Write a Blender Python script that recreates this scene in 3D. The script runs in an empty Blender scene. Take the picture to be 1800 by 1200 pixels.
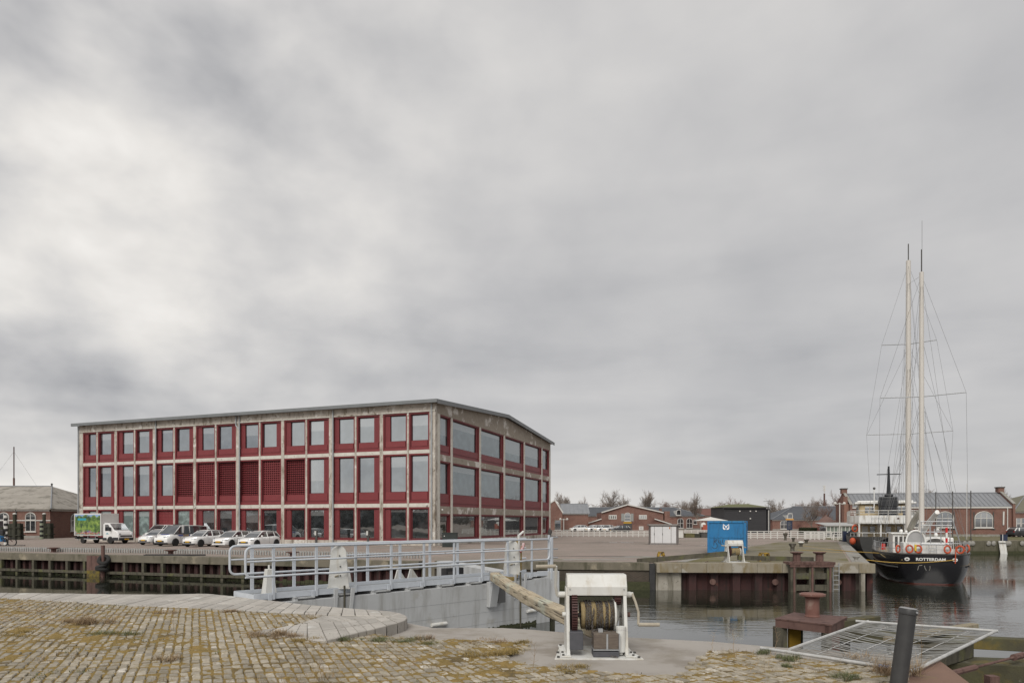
import bpy, bmesh, math, random
import numpy as np
from mathutils import Vector, Matrix
random.seed(7); RNG = np.random.RandomState(7)
SC = bpy.context.scene; COL = SC.collection
R = math.radians; PI = math.pi
# ------------------------------------------------------------------ camera
EYE = 2.35; FOC = 1200.0; CX = 900.0; HZ = 915.0; WATER = -1.47; NEARZ = 0.30; SLAB = 0.08
cam_d = bpy.data.cameras.new('camera'); cam = bpy.data.objects.new('camera', cam_d); COL.objects.link(cam)
cam.location = (0, 0, EYE); cam.rotation_euler = (R(90), 0, 0)
cam_d.sensor_width = 36; cam_d.lens = 24; cam_d.shift_y = 0.175; cam_d.clip_start = 0.1; cam_d.clip_end = 6000
SC.camera = cam
# ------------------------------------------------------------------ sky
SUN_EL, SUN_AZ = R(44), R(-165)          # azimuth from +Y towards +X
w = bpy.data.worlds.new('World'); SC.world = w; w.use_nodes = True
nt = w.node_tree; N = nt.nodes; L = nt.links; N.clear()
def wn(t, **k):
    n = N.new(t)
    for a, b in k.items(): setattr(n, a, b)
    return n
def wmath(op, a, b=None, c=None, clamp=False):
    n = wn('ShaderNodeMath', operation=op, use_clamp=clamp)
    for i, v in enumerate((a, b, c)):
        if v is None: continue
        if isinstance(v, (int, float)): n.inputs[i].default_value = v
        else: L.new(v, n.inputs[i])
    return n.outputs[0]
wo = wn('ShaderNodeOutputWorld'); bg = wn('ShaderNodeBackground'); bg.inputs['Strength'].default_value = 0.1
L.new(bg.outputs[0], wo.inputs['Surface'])
sky = wn('ShaderNodeTexSky', sky_type='NISHITA', sun_disc=False, sun_elevation=SUN_EL, sun_rotation=SUN_AZ)
tc = wn('ShaderNodeTexCoord'); sx = wn('ShaderNodeSeparateXYZ'); L.new(tc.outputs['Generated'], sx.inputs[0])
dx, dy, dz = sx.outputs
zz = wmath('ADD', wmath('MAXIMUM', dz, 0.0), 0.16)
px_ = wmath('DIVIDE', dx, zz); py_ = wmath('DIVIDE', dy, zz)
cv = wn('ShaderNodeCombineXYZ'); L.new(px_, cv.inputs[0]); L.new(py_, cv.inputs[1])
def wnoise(scale, detail, rough, off, dist=0.0, src=None, sc=(1, 1, 1)):
    m = wn('ShaderNodeMapping'); m.inputs['Location'].default_value = off; m.inputs['Scale'].default_value = sc; L.new(src or cv.outputs[0], m.inputs[0])
    n = wn('ShaderNodeTexNoise'); n.inputs['Scale'].default_value = scale; n.inputs['Detail'].default_value = detail
    n.inputs['Roughness'].default_value = rough; n.inputs['Distortion'].default_value = dist
    L.new(m.outputs[0], n.inputs['Vector']); return n.outputs['Fac']
n1 = wnoise(1.5, 3, 0.45, (3.1, 1.7, 0), 0.1, tc.outputs['Generated'], (1, 1, 1.5))
n2 = wnoise(3.4, 4, 0.42, (7.3, 4.2, 2.6), 0.08, tc.outputs['Generated'], (1, 1, 1.45))
n3 = wnoise(8.0, 4, 0.5, (1.0, 9.0, 5), 0.12, tc.outputs['Generated'], (1, 1, 1.6))
# clouds are broken and bright to the left of the view, smoother to the right
az = wmath('ARCTAN2', dx, dy)
left = wmath('SMOOTH_MIN', 1.0, wmath('MAXIMUM', 0.0, wmath('MULTIPLY_ADD', az, -1.35, 0.12)), 0.2)
lum = wmath('MULTIPLY_ADD', wmath('SUBTRACT', n1, 0.5), 1.8, 3.14)
lum = wmath('ADD', lum, wmath('MULTIPLY', wmath('SUBTRACT', n2, 0.5), wmath('MULTIPLY_ADD', left, 5.6, 1.0)))
lum = wmath('ADD', lum, wmath('MULTIPLY', wmath('SUBTRACT', n3, 0.5), wmath('MULTIPLY_ADD', left, 3.0, 0.8)))
gl = wmath('MULTIPLY', wmath('EXPONENT', wmath('MULTIPLY', wmath('POWER', wmath('SUBTRACT', dz, 0.27), 2.0), -18.0)), wmath('MULTIPLY', left, 1.3))
lum = wmath('ADD', lum, gl)
hzb = wmath('MULTIPLY', wmath('EXPONENT', wmath('MULTIPLY', wmath('MAXIMUM', dz, 0.0), -16.0)), 0.55)
lum = wmath('ADD', lum, hzb)
n4 = wnoise(2.6, 4, 0.5, (4.0, 2.0, 1.0), 0.4, tc.outputs['Generated'], (1, 1, 6))
lowb = wmath('EXPONENT', wmath('MULTIPLY', wmath('MAXIMUM', dz, 0.0), -5.0))
lum = wmath('ADD', lum, wmath('MULTIPLY', wmath('SUBTRACT', n4, 0.5), wmath('MULTIPLY', lowb, 3.4)))
lum = wmath('MINIMUM', wmath('MAXIMUM', lum, 2.0), 5.3)
tint = wn('ShaderNodeMix', data_type='RGBA'); 
tf = wmath('MULTIPLY', wmath('SUBTRACT', lum, 2.2), 0.45, clamp=True); L.new(tf, tint.inputs['Factor'])
tint.inputs['A'].default_value = (0.972, 0.975, 1.012, 1); tint.inputs['B'].default_value = (1.035, 1.003, 0.96, 1)
vm = wn('ShaderNodeVectorMath', operation='SCALE'); L.new(tint.outputs['Result'], vm.inputs[0]); L.new(lum, vm.inputs['Scale'])
mx = wn('ShaderNodeMix', data_type='RGBA'); mx.inputs['Factor'].default_value = 0.98
L.new(sky.outputs[0], mx.inputs['A']); L.new(vm.outputs[0], mx.inputs['B']); L.new(mx.outputs['Result'], bg.inputs['Color'])
# ------------------------------------------------------------------ sun
sd = bpy.data.lights.new('sun', 'SUN'); sd.energy = 1.5; sd.angle = R(40); sd.color = (1.0, 0.96, 0.9)
sun = bpy.data.objects.new('sun', sd); COL.objects.link(sun)
sdir = Vector((math.sin(SUN_AZ) * math.cos(SUN_EL), math.cos(SUN_AZ) * math.cos(SUN_EL), math.sin(SUN_EL)))
sun.rotation_euler = (-sdir).to_track_quat('-Z', 'Y').to_euler(); sun.location = (0, 0, 60)
vs = SC.view_settings; vs.view_transform = 'Standard'; vs.look = 'None'; vs.exposure = 0.8; vs.gamma = 1.0; vs.use_curve_mapping = False
SC.render.engine = 'CYCLES'; SC.cycles.max_bounces = 6; SC.cycles.transparent_max_bounces = 8
# ------------------------------------------------------------------ placing helpers
def U(px, py, z=0.0):
    """world point at height z seen at photo pixel px,py"""
    Y = FOC * (EYE - z) / (py - HZ); return Vector(((px - CX) / FOC * Y, Y, z))
def at(px, Y, z=0.0): return Vector(((px - CX) / FOC * Y, Y, z))
def zat(py, Y): return EYE - (py - HZ) / FOC * Y
# ------------------------------------------------------------------ materials
MATS = {}
def mat(name, c1, c2=None, rough=0.8, scale=3.0, bump=0.0, bscale=None, metal=0.0, streak=None, spec=0.4,
        stretch=(1, 1, 1), spots=None, var=0.0, detail=6, contrast=1.0, obj=True, layer=None):
    if name in MATS: return MATS[name]
    m = bpy.data.materials.new(name); m.use_nodes = True; t = m.node_tree; n = t.nodes; l = t.links
    b = n['Principled BSDF']; b.inputs['Roughness'].default_value = rough; b.inputs['Metallic'].default_value = metal
    b.inputs['Specular IOR Level'].default_value = spec
    c1 = tuple(c1) + (1,); c2 = tuple(c2) + (1,) if c2 else c1
    tcn = n.new('ShaderNodeTexCoord'); mp = n.new('ShaderNodeMapping'); l.new(tcn.outputs['Object'], mp.inputs[0]); mp.inputs['Scale'].default_value = stretch
    # shift the pattern per object so that alike parts do not repeat it
    oi = n.new('ShaderNodeObjectInfo'); sc_ = n.new('ShaderNodeVectorMath'); sc_.operation = 'SCALE'; sc_.inputs[0].default_value = (31, 17, 23); l.new(oi.outputs['Random'], sc_.inputs['Scale'])
    l.new(sc_.outputs[0], mp.inputs['Location'])
    def noise(s, d=detail, r=0.6, src=None):
        x = n.new('ShaderNodeTexNoise'); x.inputs['Scale'].default_value = s; x.inputs['Detail'].default_value = d; x.inputs['Roughness'].default_value = r
        l.new((src or mp).outputs[0], x.inputs['Vector']); return x.outputs['Fac']
    def ramp(src, a, bb):
        x = n.new('ShaderNodeMapRange'); x.inputs['From Min'].default_value = a; x.inputs['From Max'].default_value = bb; x.clamp = True
        l.new(src, x.inputs['Value']); return x.outputs[0]
    def mixc(f, a, bcol):
        x = n.new('ShaderNodeMix'); x.data_type = 'RGBA'
        if hasattr(f, 'links'): l.new(f, x.inputs['Factor'])
        else: x.inputs['Factor'].default_value = f
        for s, v in (('A', a), ('B', bcol)):
            if hasattr(v, 'links'): l.new(v, x.inputs[s])
            else: x.inputs[s].default_value = v
        return x.outputs['Result']
    k = 0.22 / contrast
    col = mixc(ramp(noise(scale), 0.5 - k, 0.5 + k), c1, c2)
    if streak:   # vertical run-off stains of another colour
        mp2 = n.new('ShaderNodeMapping'); l.new(tcn.outputs['Object'], mp2.inputs[0]); mp2.inputs['Scale'].default_value = (1, 1, streak[2] if len(streak) > 2 else 0.12); l.new(sc_.outputs[0], mp2.inputs['Location'])
        f = ramp(noise(streak[1], 5, 0.65, mp2), 0.5, 0.68)
        col = mixc(f, col, tuple(streak[0]) + (1,))
    if spots:
        f = ramp(noise(spots[1], 5, 0.7), spots[2], spots[2] + 0.06)
        col = mixc(f, col, tuple(spots[0]) + (1,))
    if layer:
        f = ramp(noise(layer[1], 6, 0.62), layer[2], layer[2] + layer[3])
        col = mixc(f, col, tuple(layer[0]) + (1,))
    if var:
        ge = n.new('ShaderNodeNewGeometry'); ad = n.new('ShaderNodeMath'); ad.operation = 'ADD'; l.new(ge.outputs['Random Per Island'], ad.inputs[0]); l.new(oi.outputs['Random'], ad.inputs[1])
        fr = n.new('ShaderNodeMath'); fr.operation = 'FRACT'; l.new(ad.outputs[0], fr.inputs[0])
        mr = n.new('ShaderNodeMapRange'); mr.inputs['To Min'].default_value = 1 - var; mr.inputs['To Max'].default_value = 1 + var; l.new(fr.outputs[0], mr.inputs['Value'])
        sv = n.new('ShaderNodeVectorMath'); sv.operation = 'SCALE'; l.new(col, sv.inputs[0]); l.new(mr.outputs[0], sv.inputs['Scale']); col = sv.outputs[0]
    l.new(col, b.inputs['Base Color'])
    if bump:
        bn = n.new('ShaderNodeBump'); bn.inputs['Distance'].default_value = bump; bn.inputs['Strength'].default_value = 0.8
        l.new(noise(bscale or scale * 4), bn.inputs['Height']); l.new(bn.outputs[0], b.inputs['Normal'])
    MATS[name] = m; return m
def brickmat(name, c1, c2, mortar, sx=1.0, bw=0.22, rh=0.068, rough=0.9, dirt=(0.06, 0.05, 0.045), axis='xz', ms=0.012, dsc=0.5, dth=0.52):
    m = bpy.data.materials.new(name); m.use_nodes = True; t = m.node_tree; n = t.nodes; l = t.links; b = n['Principled BSDF']
    b.inputs['Roughness'].default_value = rough; b.inputs['Specular IOR Level'].default_value = 0.25
    tcn = n.new('ShaderNodeTexCoord'); s = n.new('ShaderNodeSeparateXYZ'); l.new(tcn.outputs['Object'], s.inputs[0])
    c = n.new('ShaderNodeCombineXYZ')
    if axis == 'xz':     # walls: both horizontal axes feed the course direction
        a = n.new('ShaderNodeMath'); a.operation = 'ADD'; l.new(s.outputs[0], a.inputs[0]); l.new(s.outputs[1], a.inputs[1]); l.new(a.outputs[0], c.inputs[0]); l.new(s.outputs[2], c.inputs[1])
    else:
        l.new(s.outputs[0], c.inputs[0]); l.new(s.outputs[1], c.inputs[1])
    br = n.new('ShaderNodeTexBrick'); l.new(c.outputs[0], br.inputs['Vector']); br.inputs['Color1'].default_value = (*c1, 1); br.inputs['Color2'].default_value = (*c2, 1)
    br.inputs['Mortar'].default_value = (*mortar, 1); br.inputs['Scale'].default_value = 1.0; br.inputs['Brick Width'].default_value = bw; br.inputs['Row Height'].default_value = rh; br.inputs['Mortar Size'].default_value = ms
    no = n.new('ShaderNodeTexNoise'); no.inputs['Scale'].default_value = dsc; no.inputs['Detail'].default_value = 7; no.inputs['Roughness'].default_value = 0.65; l.new(tcn.outputs['Object'], no.inputs['Vector'])
    mr = n.new('ShaderNodeMapRange'); mr.inputs['From Min'].default_value = dth - .08; mr.inputs['From Max'].default_value = dth + 0.22; l.new(no.outputs['Fac'], mr.inputs['Value'])
    mxx = n.new('ShaderNodeMix'); mxx.data_type = 'RGBA'; l.new(mr.outputs[0], mxx.inputs['Factor']); l.new(br.outputs['Color'], mxx.inputs['A']); mxx.inputs['B'].default_value = (*dirt, 1)
    l.new(mxx.outputs['Result'], b.inputs['Base Color'])
    bn = n.new('ShaderNodeBump'); bn.inputs['Distance'].default_value = 0.008; l.new(br.outputs['Fac'], bn.inputs['Height']); bn.invert = True; l.new(bn.outputs[0], b.inputs['Normal'])
    MATS[name] = m; return m
def glass(name, col=(0.03, 0.04, 0.045), refl=0.55, tint=(0.9, 0.95, 1.0), rough=0.02, wob=0.0):
    m = bpy.data.materials.new(name); m.use_nodes = True; t = m.node_tree; n = t.nodes; l = t.links; n.clear()
    o = n.new('ShaderNodeOutputMaterial'); mxs = n.new('ShaderNodeMixShader'); d = n.new('ShaderNodeBsdfPrincipled'); g = n.new('ShaderNodeBsdfGlossy')
    d.inputs['Base Color'].default_value = (*col, 1); d.inputs['Roughness'].default_value = 0.15; g.inputs['Color'].default_value = (*tint, 1); g.inputs['Roughness'].default_value = rough
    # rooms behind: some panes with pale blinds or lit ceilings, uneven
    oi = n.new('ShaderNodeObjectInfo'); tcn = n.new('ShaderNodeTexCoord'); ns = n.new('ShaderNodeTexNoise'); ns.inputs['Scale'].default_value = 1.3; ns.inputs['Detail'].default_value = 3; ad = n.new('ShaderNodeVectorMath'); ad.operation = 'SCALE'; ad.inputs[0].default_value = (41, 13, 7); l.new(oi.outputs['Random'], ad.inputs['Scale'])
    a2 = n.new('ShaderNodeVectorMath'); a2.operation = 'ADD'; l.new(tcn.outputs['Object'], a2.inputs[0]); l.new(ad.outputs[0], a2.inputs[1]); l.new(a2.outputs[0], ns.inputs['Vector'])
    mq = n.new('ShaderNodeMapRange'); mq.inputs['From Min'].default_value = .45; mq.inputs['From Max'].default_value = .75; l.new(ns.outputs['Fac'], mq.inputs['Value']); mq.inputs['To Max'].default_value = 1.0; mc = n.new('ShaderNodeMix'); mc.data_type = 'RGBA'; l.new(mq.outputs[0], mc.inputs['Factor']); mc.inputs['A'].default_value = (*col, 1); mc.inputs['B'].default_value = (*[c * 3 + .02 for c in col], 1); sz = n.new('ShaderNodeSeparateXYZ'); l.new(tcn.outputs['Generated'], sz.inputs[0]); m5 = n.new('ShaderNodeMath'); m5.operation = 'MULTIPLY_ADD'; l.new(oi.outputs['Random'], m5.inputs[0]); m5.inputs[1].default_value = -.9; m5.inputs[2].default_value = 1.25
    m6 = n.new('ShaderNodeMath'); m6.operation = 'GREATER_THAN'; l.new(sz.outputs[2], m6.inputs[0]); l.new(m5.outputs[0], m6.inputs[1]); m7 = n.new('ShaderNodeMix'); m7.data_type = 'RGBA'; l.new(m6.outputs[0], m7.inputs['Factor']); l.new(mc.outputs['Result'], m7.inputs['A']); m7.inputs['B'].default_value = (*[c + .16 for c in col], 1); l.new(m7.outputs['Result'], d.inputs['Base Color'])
    lw = n.new('ShaderNodeLayerWeight'); lw.inputs['Blend'].default_value = 0.35; mr = n.new('ShaderNodeMapRange'); mr.inputs['To Min'].default_value = refl; mr.inputs['To Max'].default_value = min(1, refl + 0.14)
    l.new(lw.outputs['Fresnel'], mr.inputs['Value']); l.new(mr.outputs[0], mxs.inputs[0]); l.new(d.outputs[0], mxs.inputs[1]); l.new(g.outputs[0], mxs.inputs[2]); l.new(mxs.outputs[0], o.inputs[0])
    if wob:
        no = n.new('ShaderNodeTexNoise'); no.inputs['Scale'].default_value = 0.7; tcn = n.new('ShaderNodeTexCoord'); l.new(tcn.outputs['Object'], no.inputs['Vector']); bn = n.new('ShaderNodeBump'); bn.inputs['Distance'].default_value = wob; l.new(no.outputs['Fac'], bn.inputs['Height']); l.new(bn.outputs[0], g.inputs['Normal'])
    MATS[name] = m; return m
# ------------------------------------------------------------------ mesh builder
class MB:
    def __init__(s): s.v = []; s.f = []; s.mi = []; s.m = 0; s.T = None
    def add(s, vs, fs):
        o = len(s.v); T = s.T
        for p in vs: s.v.append(tuple(T @ Vector(p)) if T is not None else tuple(p))
        for q in fs: s.f.append([o + i for i in q]); s.mi.append(s.m)
        return s
    def box(s, x0, y0, z0, x1, y1, z1):
        s.add([(x0, y0, z0), (x1, y0, z0), (x1, y1, z0), (x0, y1, z0), (x0, y0, z1), (x1, y0, z1), (x1, y1, z1), (x0, y1, z1)],
              [(0, 3, 2, 1), (4, 5, 6, 7), (0, 1, 5, 4), (1, 2, 6, 5), (2, 3, 7, 6), (3, 0, 4, 7)]); return s
    def cbox(s, c, sx, sy, sz): return s.box(c[0] - sx / 2, c[1] - sy / 2, c[2] - sz / 2, c[0] + sx / 2, c[1] + sy / 2, c[2] + sz / 2)
    def prism(s, poly, z0, z1):
        """poly: (x,y) ccw; z0/z1 numbers"""
        n = len(poly); vs = [(p[0], p[1], z0) for p in poly] + [(p[0], p[1], z1) for p in poly]
        fs = [tuple(range(n - 1, -1, -1)), tuple(range(n, 2 * n))] + [(i, (i + 1) % n, n + (i + 1) % n, n + i) for i in range(n)]
        return s.add(vs, fs)
    def extr(s, poly3, vec):
        n = len(poly3); vec = Vector(vec); vs = [tuple(p) for p in poly3] + [tuple(Vector(p) + vec) for p in poly3]
        return s.add(vs, [tuple(range(n - 1, -1, -1)), tuple(range(n, 2 * n))] + [(i, (i + 1) % n, n + (i + 1) % n, n + i) for i in range(n)])
    def bar(s, a, b, w, h=None, up=(0, 0, 1)):
        a = Vector(a); b = Vector(b); d = (b - a).normalized(); up = Vector(up); 
        if abs(d.dot(up)) > 0.98: up = Vector((0, 1, 0))
        sd = d.cross(up).normalized(); u = sd.cross(d).normalized(); h = h if h is not None else w
        q = [sd * (w / 2) * i + u * (h / 2) * j for i, j in ((-1, -1), (1, -1), (1, 1), (-1, 1))]
        s.add([a + k for k in q] + [b + k for k in q], [(0, 1, 2, 3), (7, 6, 5, 4), (0, 4, 5, 1), (1, 5, 6, 2), (2, 6, 7, 3), (3, 7, 4, 0)]); return s
    def tube(s, pts, r, n=8, cap=True, closed=False):
        pts = [Vector(p) for p in pts]; k = len(pts); rr = r if isinstance(r, (list, tuple)) else [r] * k
        vs = []; prev = None
        for i, p in enumerate(pts):
            if closed: d = (pts[(i + 1) % k] - pts[i - 1]).normalized()
            else: d = (pts[min(i + 1, k - 1)] - pts[max(i - 1, 0)]).normalized()
            if prev is None:
                a = Vector((0, 0, 1)) if abs(d.z) < 0.9 else Vector((1, 0, 0)); x = d.cross(a).normalized()
            else:
                x = (prev - d * prev.dot(d)); x = x.normalized() if x.length > 1e-6 else d.orthogonal().normalized()
            prev = x; y = d.cross(x)
            for j in range(n):
                t = 2 * PI * j / n; vs.append(p + (x * math.cos(t) + y * math.sin(t)) * rr[i])
        fs = []
        for i in range(k if closed else k - 1):
            i2 = (i + 1) % k
            for j in range(n): j2 = (j + 1) % n; fs.append((i * n + j, i * n + j2, i2 * n + j2, i2 * n + j))
        if cap and not closed: fs += [tuple(range(n - 1, -1, -1)), tuple((k - 1) * n + j for j in range(n))]
        return s.add(vs, fs)
    def lathe(s, prof, n=16, c=(0, 0, 0), axis='z'):
        vs = []
        for r, h in prof:
            for j in range(n):
                t = 2 * PI * j / n; a, b = r * math.cos(t), r * math.sin(t)
                p = (a, b, h) if axis == 'z' else ((h, a, b) if axis == 'x' else (b, h, a))
                vs.append((p[0] + c[0], p[1] + c[1], p[2] + c[2]))
        k = len(prof); fs = [(i * n + j, i * n + (j + 1) % n, (i + 1) * n + (j + 1) % n, (i + 1) * n + j) for i in range(k - 1) for j in range(n)]
        fs += [tuple(range(n - 1, -1, -1)), tuple((k - 1) * n + j for j in range(n))]
        return s.add(vs, fs)
    def quad(s, a, b, c, d): return s.add([a, b, c, d], [(0, 1, 2, 3)])
    def sph(s, c, r, n=10, sc=(1, 1, 1)):
        prof = [(max(1e-3, r * math.sin(PI * i / n)), -r * math.cos(PI * i / n)) for i in range(n + 1)]
        o = s.T; s.T = (o if o is not None else Matrix()) @ Matrix.Translation(c) @ Matrix.Diagonal((*sc, 1)); s.lathe(prof, n + 2); s.T = o; return s
    def mesh(s, name, mats, smooth=False):
        me = bpy.data.meshes.new(name); me.from_pydata(s.v, [], s.f)
        for m in (mats if isinstance(mats, (list, tuple)) else [mats]): me.materials.append(m)
        if any(s.mi): me.polygons.foreach_set('material_index', s.mi)
        if smooth:
            me.polygons.foreach_set('use_smooth', [True] * len(me.polygons))
            try: me.set_sharp_from_angle(angle=R(smooth if smooth is not True else 40))
            except Exception: pass
        me.update(); return me
    def build(s, name, mats, parent=None, smooth=False, loc=None, rz=None, bevel=0):
        o = bpy.data.objects.new(name, s.mesh(name, mats, smooth)); COL.objects.link(o)
        if parent is not None: o.parent = parent
        if loc is not None: o.location = loc
        if rz is not None: o.rotation_euler = (0, 0, rz)
        if bevel:
            bv = o.modifiers.new('bevel', 'BEVEL'); bv.width = bevel; bv.segments = 2; bv.limit_method = 'ANGLE'; bv.angle_limit = R(40)
        return o
def tag(o, label=None, cat=None, group=None, kind=None):
    if label: o['label'] = label
    if cat: o['category'] = cat
    if group: o['group'] = group
    if kind: o['kind'] = kind
    return o
def empty(name, loc=(0, 0, 0), rz=0.0, label=None, cat=None, group=None):
    o = bpy.data.objects.new(name, None); COL.objects.link(o); o.location = loc; o.rotation_euler = (0, 0, rz); o.empty_display_size = 0.2
    return tag(o, label, cat, group)
def inst(name, me, parent=None, loc=(0, 0, 0), rot=(0, 0, 0), scale=None):
    o = bpy.data.objects.new(name, me); COL.objects.link(o)
    if parent is not None: o.parent = parent
    o.location = loc; o.rotation_euler = rot
    if scale: o.scale = scale
    return o
KIDS = {}
def copy_tree(root, loc, rz=None, label=None, scale=None):
    bykid = {}
    for o in COL.objects:
        if o.parent is not None: bykid.setdefault(o.parent.name, []).append(o)
    def cp(o, par):
        c = o.copy(); COL.objects.link(c); c.parent = par
        for k in bykid.get(o.name, []): cp(k, c)
        return c
    c = cp(root, None); c.location = loc
    if rz is not None: c.rotation_euler = (0, 0, rz)
    if label: c['label'] = label
    if scale: c.scale = (scale,) * 3
    return c
def text_mesh(body, size, ext=0.004, bold=0.0):
    cu = bpy.data.curves.new('t', 'FONT'); cu.body = body; cu.size = size; cu.extrude = ext; cu.offset = bold; cu.align_x = 'CENTER'; cu.align_y = 'CENTER'; cu.resolution_u = 3
    o = bpy.data.objects.new('t', cu); COL.objects.link(o); bpy.context.view_layer.update()
    me = bpy.data.meshes.new_from_object(o.evaluated_get(bpy.context.evaluated_depsgraph_get())); bpy.data.objects.remove(o); bpy.data.curves.remove(cu); return me
def inside(p, poly):
    x, y = p[0], p[1]; c = False; n = len(poly); j = n - 1
    for i in range(n):
        xi, yi = poly[i][0], poly[i][1]; xj, yj = poly[j][0], poly[j][1]
        if (yi > y) != (yj > y) and x < (xj - xi) * (y - yi) / (yj - yi) + xi: c = not c
        j = i
    return c
def inside_np(X, Y, poly):
    c = np.zeros(X.shape, bool); n = len(poly); j = n - 1
    for i in range(n):
        xi, yi = poly[i][0], poly[i][1]; xj, yj = poly[j][0], poly[j][1]
        if yi != yj:
            k = ((yi > Y) != (yj > Y)) & (X < (xj - xi) * (Y - yi) / (yj - yi) + xi); c ^= k
        j = i
    return c
def vnoise(X, Y, s, seed=0):
    """smooth value noise 0..1"""
    x = X * s + 1000.3; y = Y * s + 1000.7; xi = np.floor(x).astype(np.int64); yi = np.floor(y).astype(np.int64); fx = x - xi; fy = y - yi
    fx = fx * fx * (3 - 2 * fx); fy = fy * fy * (3 - 2 * fy)
    def h(a, b):
        n = (a * 374761393 + b * 668265263 + seed * 974711) & 0x7fffffff; n = ((n ^ (n >> 13)) * 1274126177) & 0x7fffffff; return ((n ^ (n >> 16)) & 0xffff) / 65535.0
    return (h(xi, yi) * (1 - fx) + h(xi + 1, yi) * fx) * (1 - fy) + (h(xi, yi + 1) * (1 - fx) + h(xi + 1, yi + 1) * fx) * fy
def fbm(X, Y, s, o=4, seed=0):
    r = 0; a = 0.5; t = 0
    for i in range(o): r = r + a * vnoise(X, Y, s * 2 ** i, seed + i * 7); t += a; a *= 0.55
    return r / t
# ================================================================== materials shared
M_white = mat('white_paint', (0.62, 0.62, 0.6), (0.53, 0.53, 0.5), rough=0.5, scale=2.5, streak=((0.46, 0.43, 0.37), 5), spots=((0.26, 0.19, 0.13), 11, 0.68), layer=((0.5, 0.49, 0.45), 3, 0.58, 0.1), bump=0.002, bscale=30)
M_rail = mat('rail_paint', (0.52, 0.55, 0.59), (0.44, 0.47, 0.51), rough=0.5, scale=5, spots=((0.2, 0.2, 0.19), 9, 0.66), bump=0.002, bscale=40)
M_gate = mat('gate_paint', (0.47, 0.48, 0.485), (0.41, 0.42, 0.425), rough=0.6, layer=((0.36, 0.355, 0.335), 1.6, 0.58, 0.12), spots=((0.24, 0.18, 0.13), 7, 0.71), scale=0.8, streak=((0.31, 0.31, 0.30), 3.0), bump=0.004, bscale=6)
M_algae = mat('waterline_algae', (0.03, 0.035, 0.015), (0.06, 0.06, 0.03), rough=0.95, scale=8, bump=0.02)
M_rust = mat('rust_brown', (0.145, 0.085, 0.07), (0.10, 0.055, 0.048), rough=0.85, scale=4, streak=((0.05, 0.025, 0.02), 5), bump=0.004, bscale=25)
M_rustd = mat('dark_rust_sheet', (0.055, 0.022, 0.02), (0.035, 0.016, 0.016), rough=0.85, scale=1.5, streak=((0.018, 0.014, 0.012), 3), bump=0.006, bscale=12, layer=((0.10, 0.035, 0.025), 1.3, 0.6, 0.1))
M_conc = mat('weathered_concrete', (0.34, 0.32, 0.28), (0.24, 0.22, 0.18), rough=0.92, scale=1.8, streak=((0.09, 0.08, 0.055), 2.5), spots=((0.06, 0.055, 0.045), 5, 0.63), bump=0.01, bscale=14)
M_concs = mat('slab_concrete', (0.345, 0.32, 0.29), (0.285, 0.26, 0.235), rough=0.9, scale=0.9, bump=0.004, bscale=60, streak=((0.24, 0.215, 0.18), 1.1, 1.0), layer=((0.225, 0.20, 0.17), 0.9, 0.53, 0.12), spots=((0.4, 0.39, 0.37), 60, 0.64))
M_coping = mat('coping_stone', (0.42, 0.395, 0.36), (0.31, 0.29, 0.26), rough=0.9, scale=2.2, spots=((0.15, 0.14, 0.12), 7, 0.62), bump=0.006, bscale=40, var=0.13, layer=((0.5, 0.49, 0.46), 1.1, 0.6, 0.1))
M_cobble = mat('cobble_brick', (0.335, 0.30, 0.24), (0.235, 0.205, 0.155), rough=0.92, scale=9, contrast=1.5, bump=0.010, bscale=45, var=0.24, layer=((0.52, 0.49, 0.44), 3, 0.58, 0.12), spots=((0.24, 0.19, 0.09), 9, 0.58))
M_moss = mat('ochre_moss', (0.29, 0.20, 0.075), (0.19, 0.14, 0.055), rough=1.0, scale=5, bump=0.02, bscale=70, layer=((0.13, 0.10, 0.055), 1.6, 0.52, 0.12), spots=((0.30, 0.22, 0.09), 30, 0.58), spec=0.1)
M_wood = mat('weathered_timber', (0.33, 0.28, 0.2), (0.2, 0.165, 0.11), rough=0.92, scale=3.0, stretch=(14, 14, 1.2), bump=0.02, bscale=5, spots=((0.07, 0.055, 0.04), 3.5, 0.6), layer=((0.27, 0.29, 0.22), 1.4, 0.54, 0.12))
M_timb = mat('wet_timber', (0.105, 0.095, 0.07), (0.06, 0.055, 0.04), rough=0.9, scale=3, bump=0.01, bscale=14, layer=((0.10, 0.10, 0.045), 1.2, 0.54, 0.1), streak=((0.03, 0.028, 0.02), 5))
M_black = mat('black_rubber', (0.02, 0.02, 0.022), (0.035, 0.035, 0.035), rough=0.6, scale=6)
M_steel = mat('galvanised_steel', (0.42, 0.43, 0.44), (0.3, 0.31, 0.32), rough=0.45, metal=0.35, scale=9, bump=0.002)
M_plinth = mat('dark_plinth', (0.06, 0.058, 0.055), (0.09, 0.085, 0.08), rough=0.9, scale=4)
M_lquay = mat('old_concrete_cap', (0.17, 0.15, 0.115), (0.11, 0.1, 0.075), rough=0.92, scale=1.1, streak=((0.06, 0.058, 0.035), 1.4, 0.3), bump=0.012, bscale=9, layer=((0.30, 0.26, 0.19), 0.8, 0.57, 0.12))
M_pavefar = brickmat('far_paving', (0.33, 0.265, 0.235), (0.28, 0.225, 0.20), (0.2, 0.18, 0.15), bw=0.42, rh=0.2, axis='xy', dirt=(0.21, 0.185, 0.155), ms=0.02, dsc=0.16, dth=0.5)
M_brick = brickmat('red_brick', (0.225, 0.092, 0.07), (0.165, 0.068, 0.053), (0.23, 0.18, 0.15), dirt=(0.085, 0.04, 0.035), dsc=0.25, dth=0.55)
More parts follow.
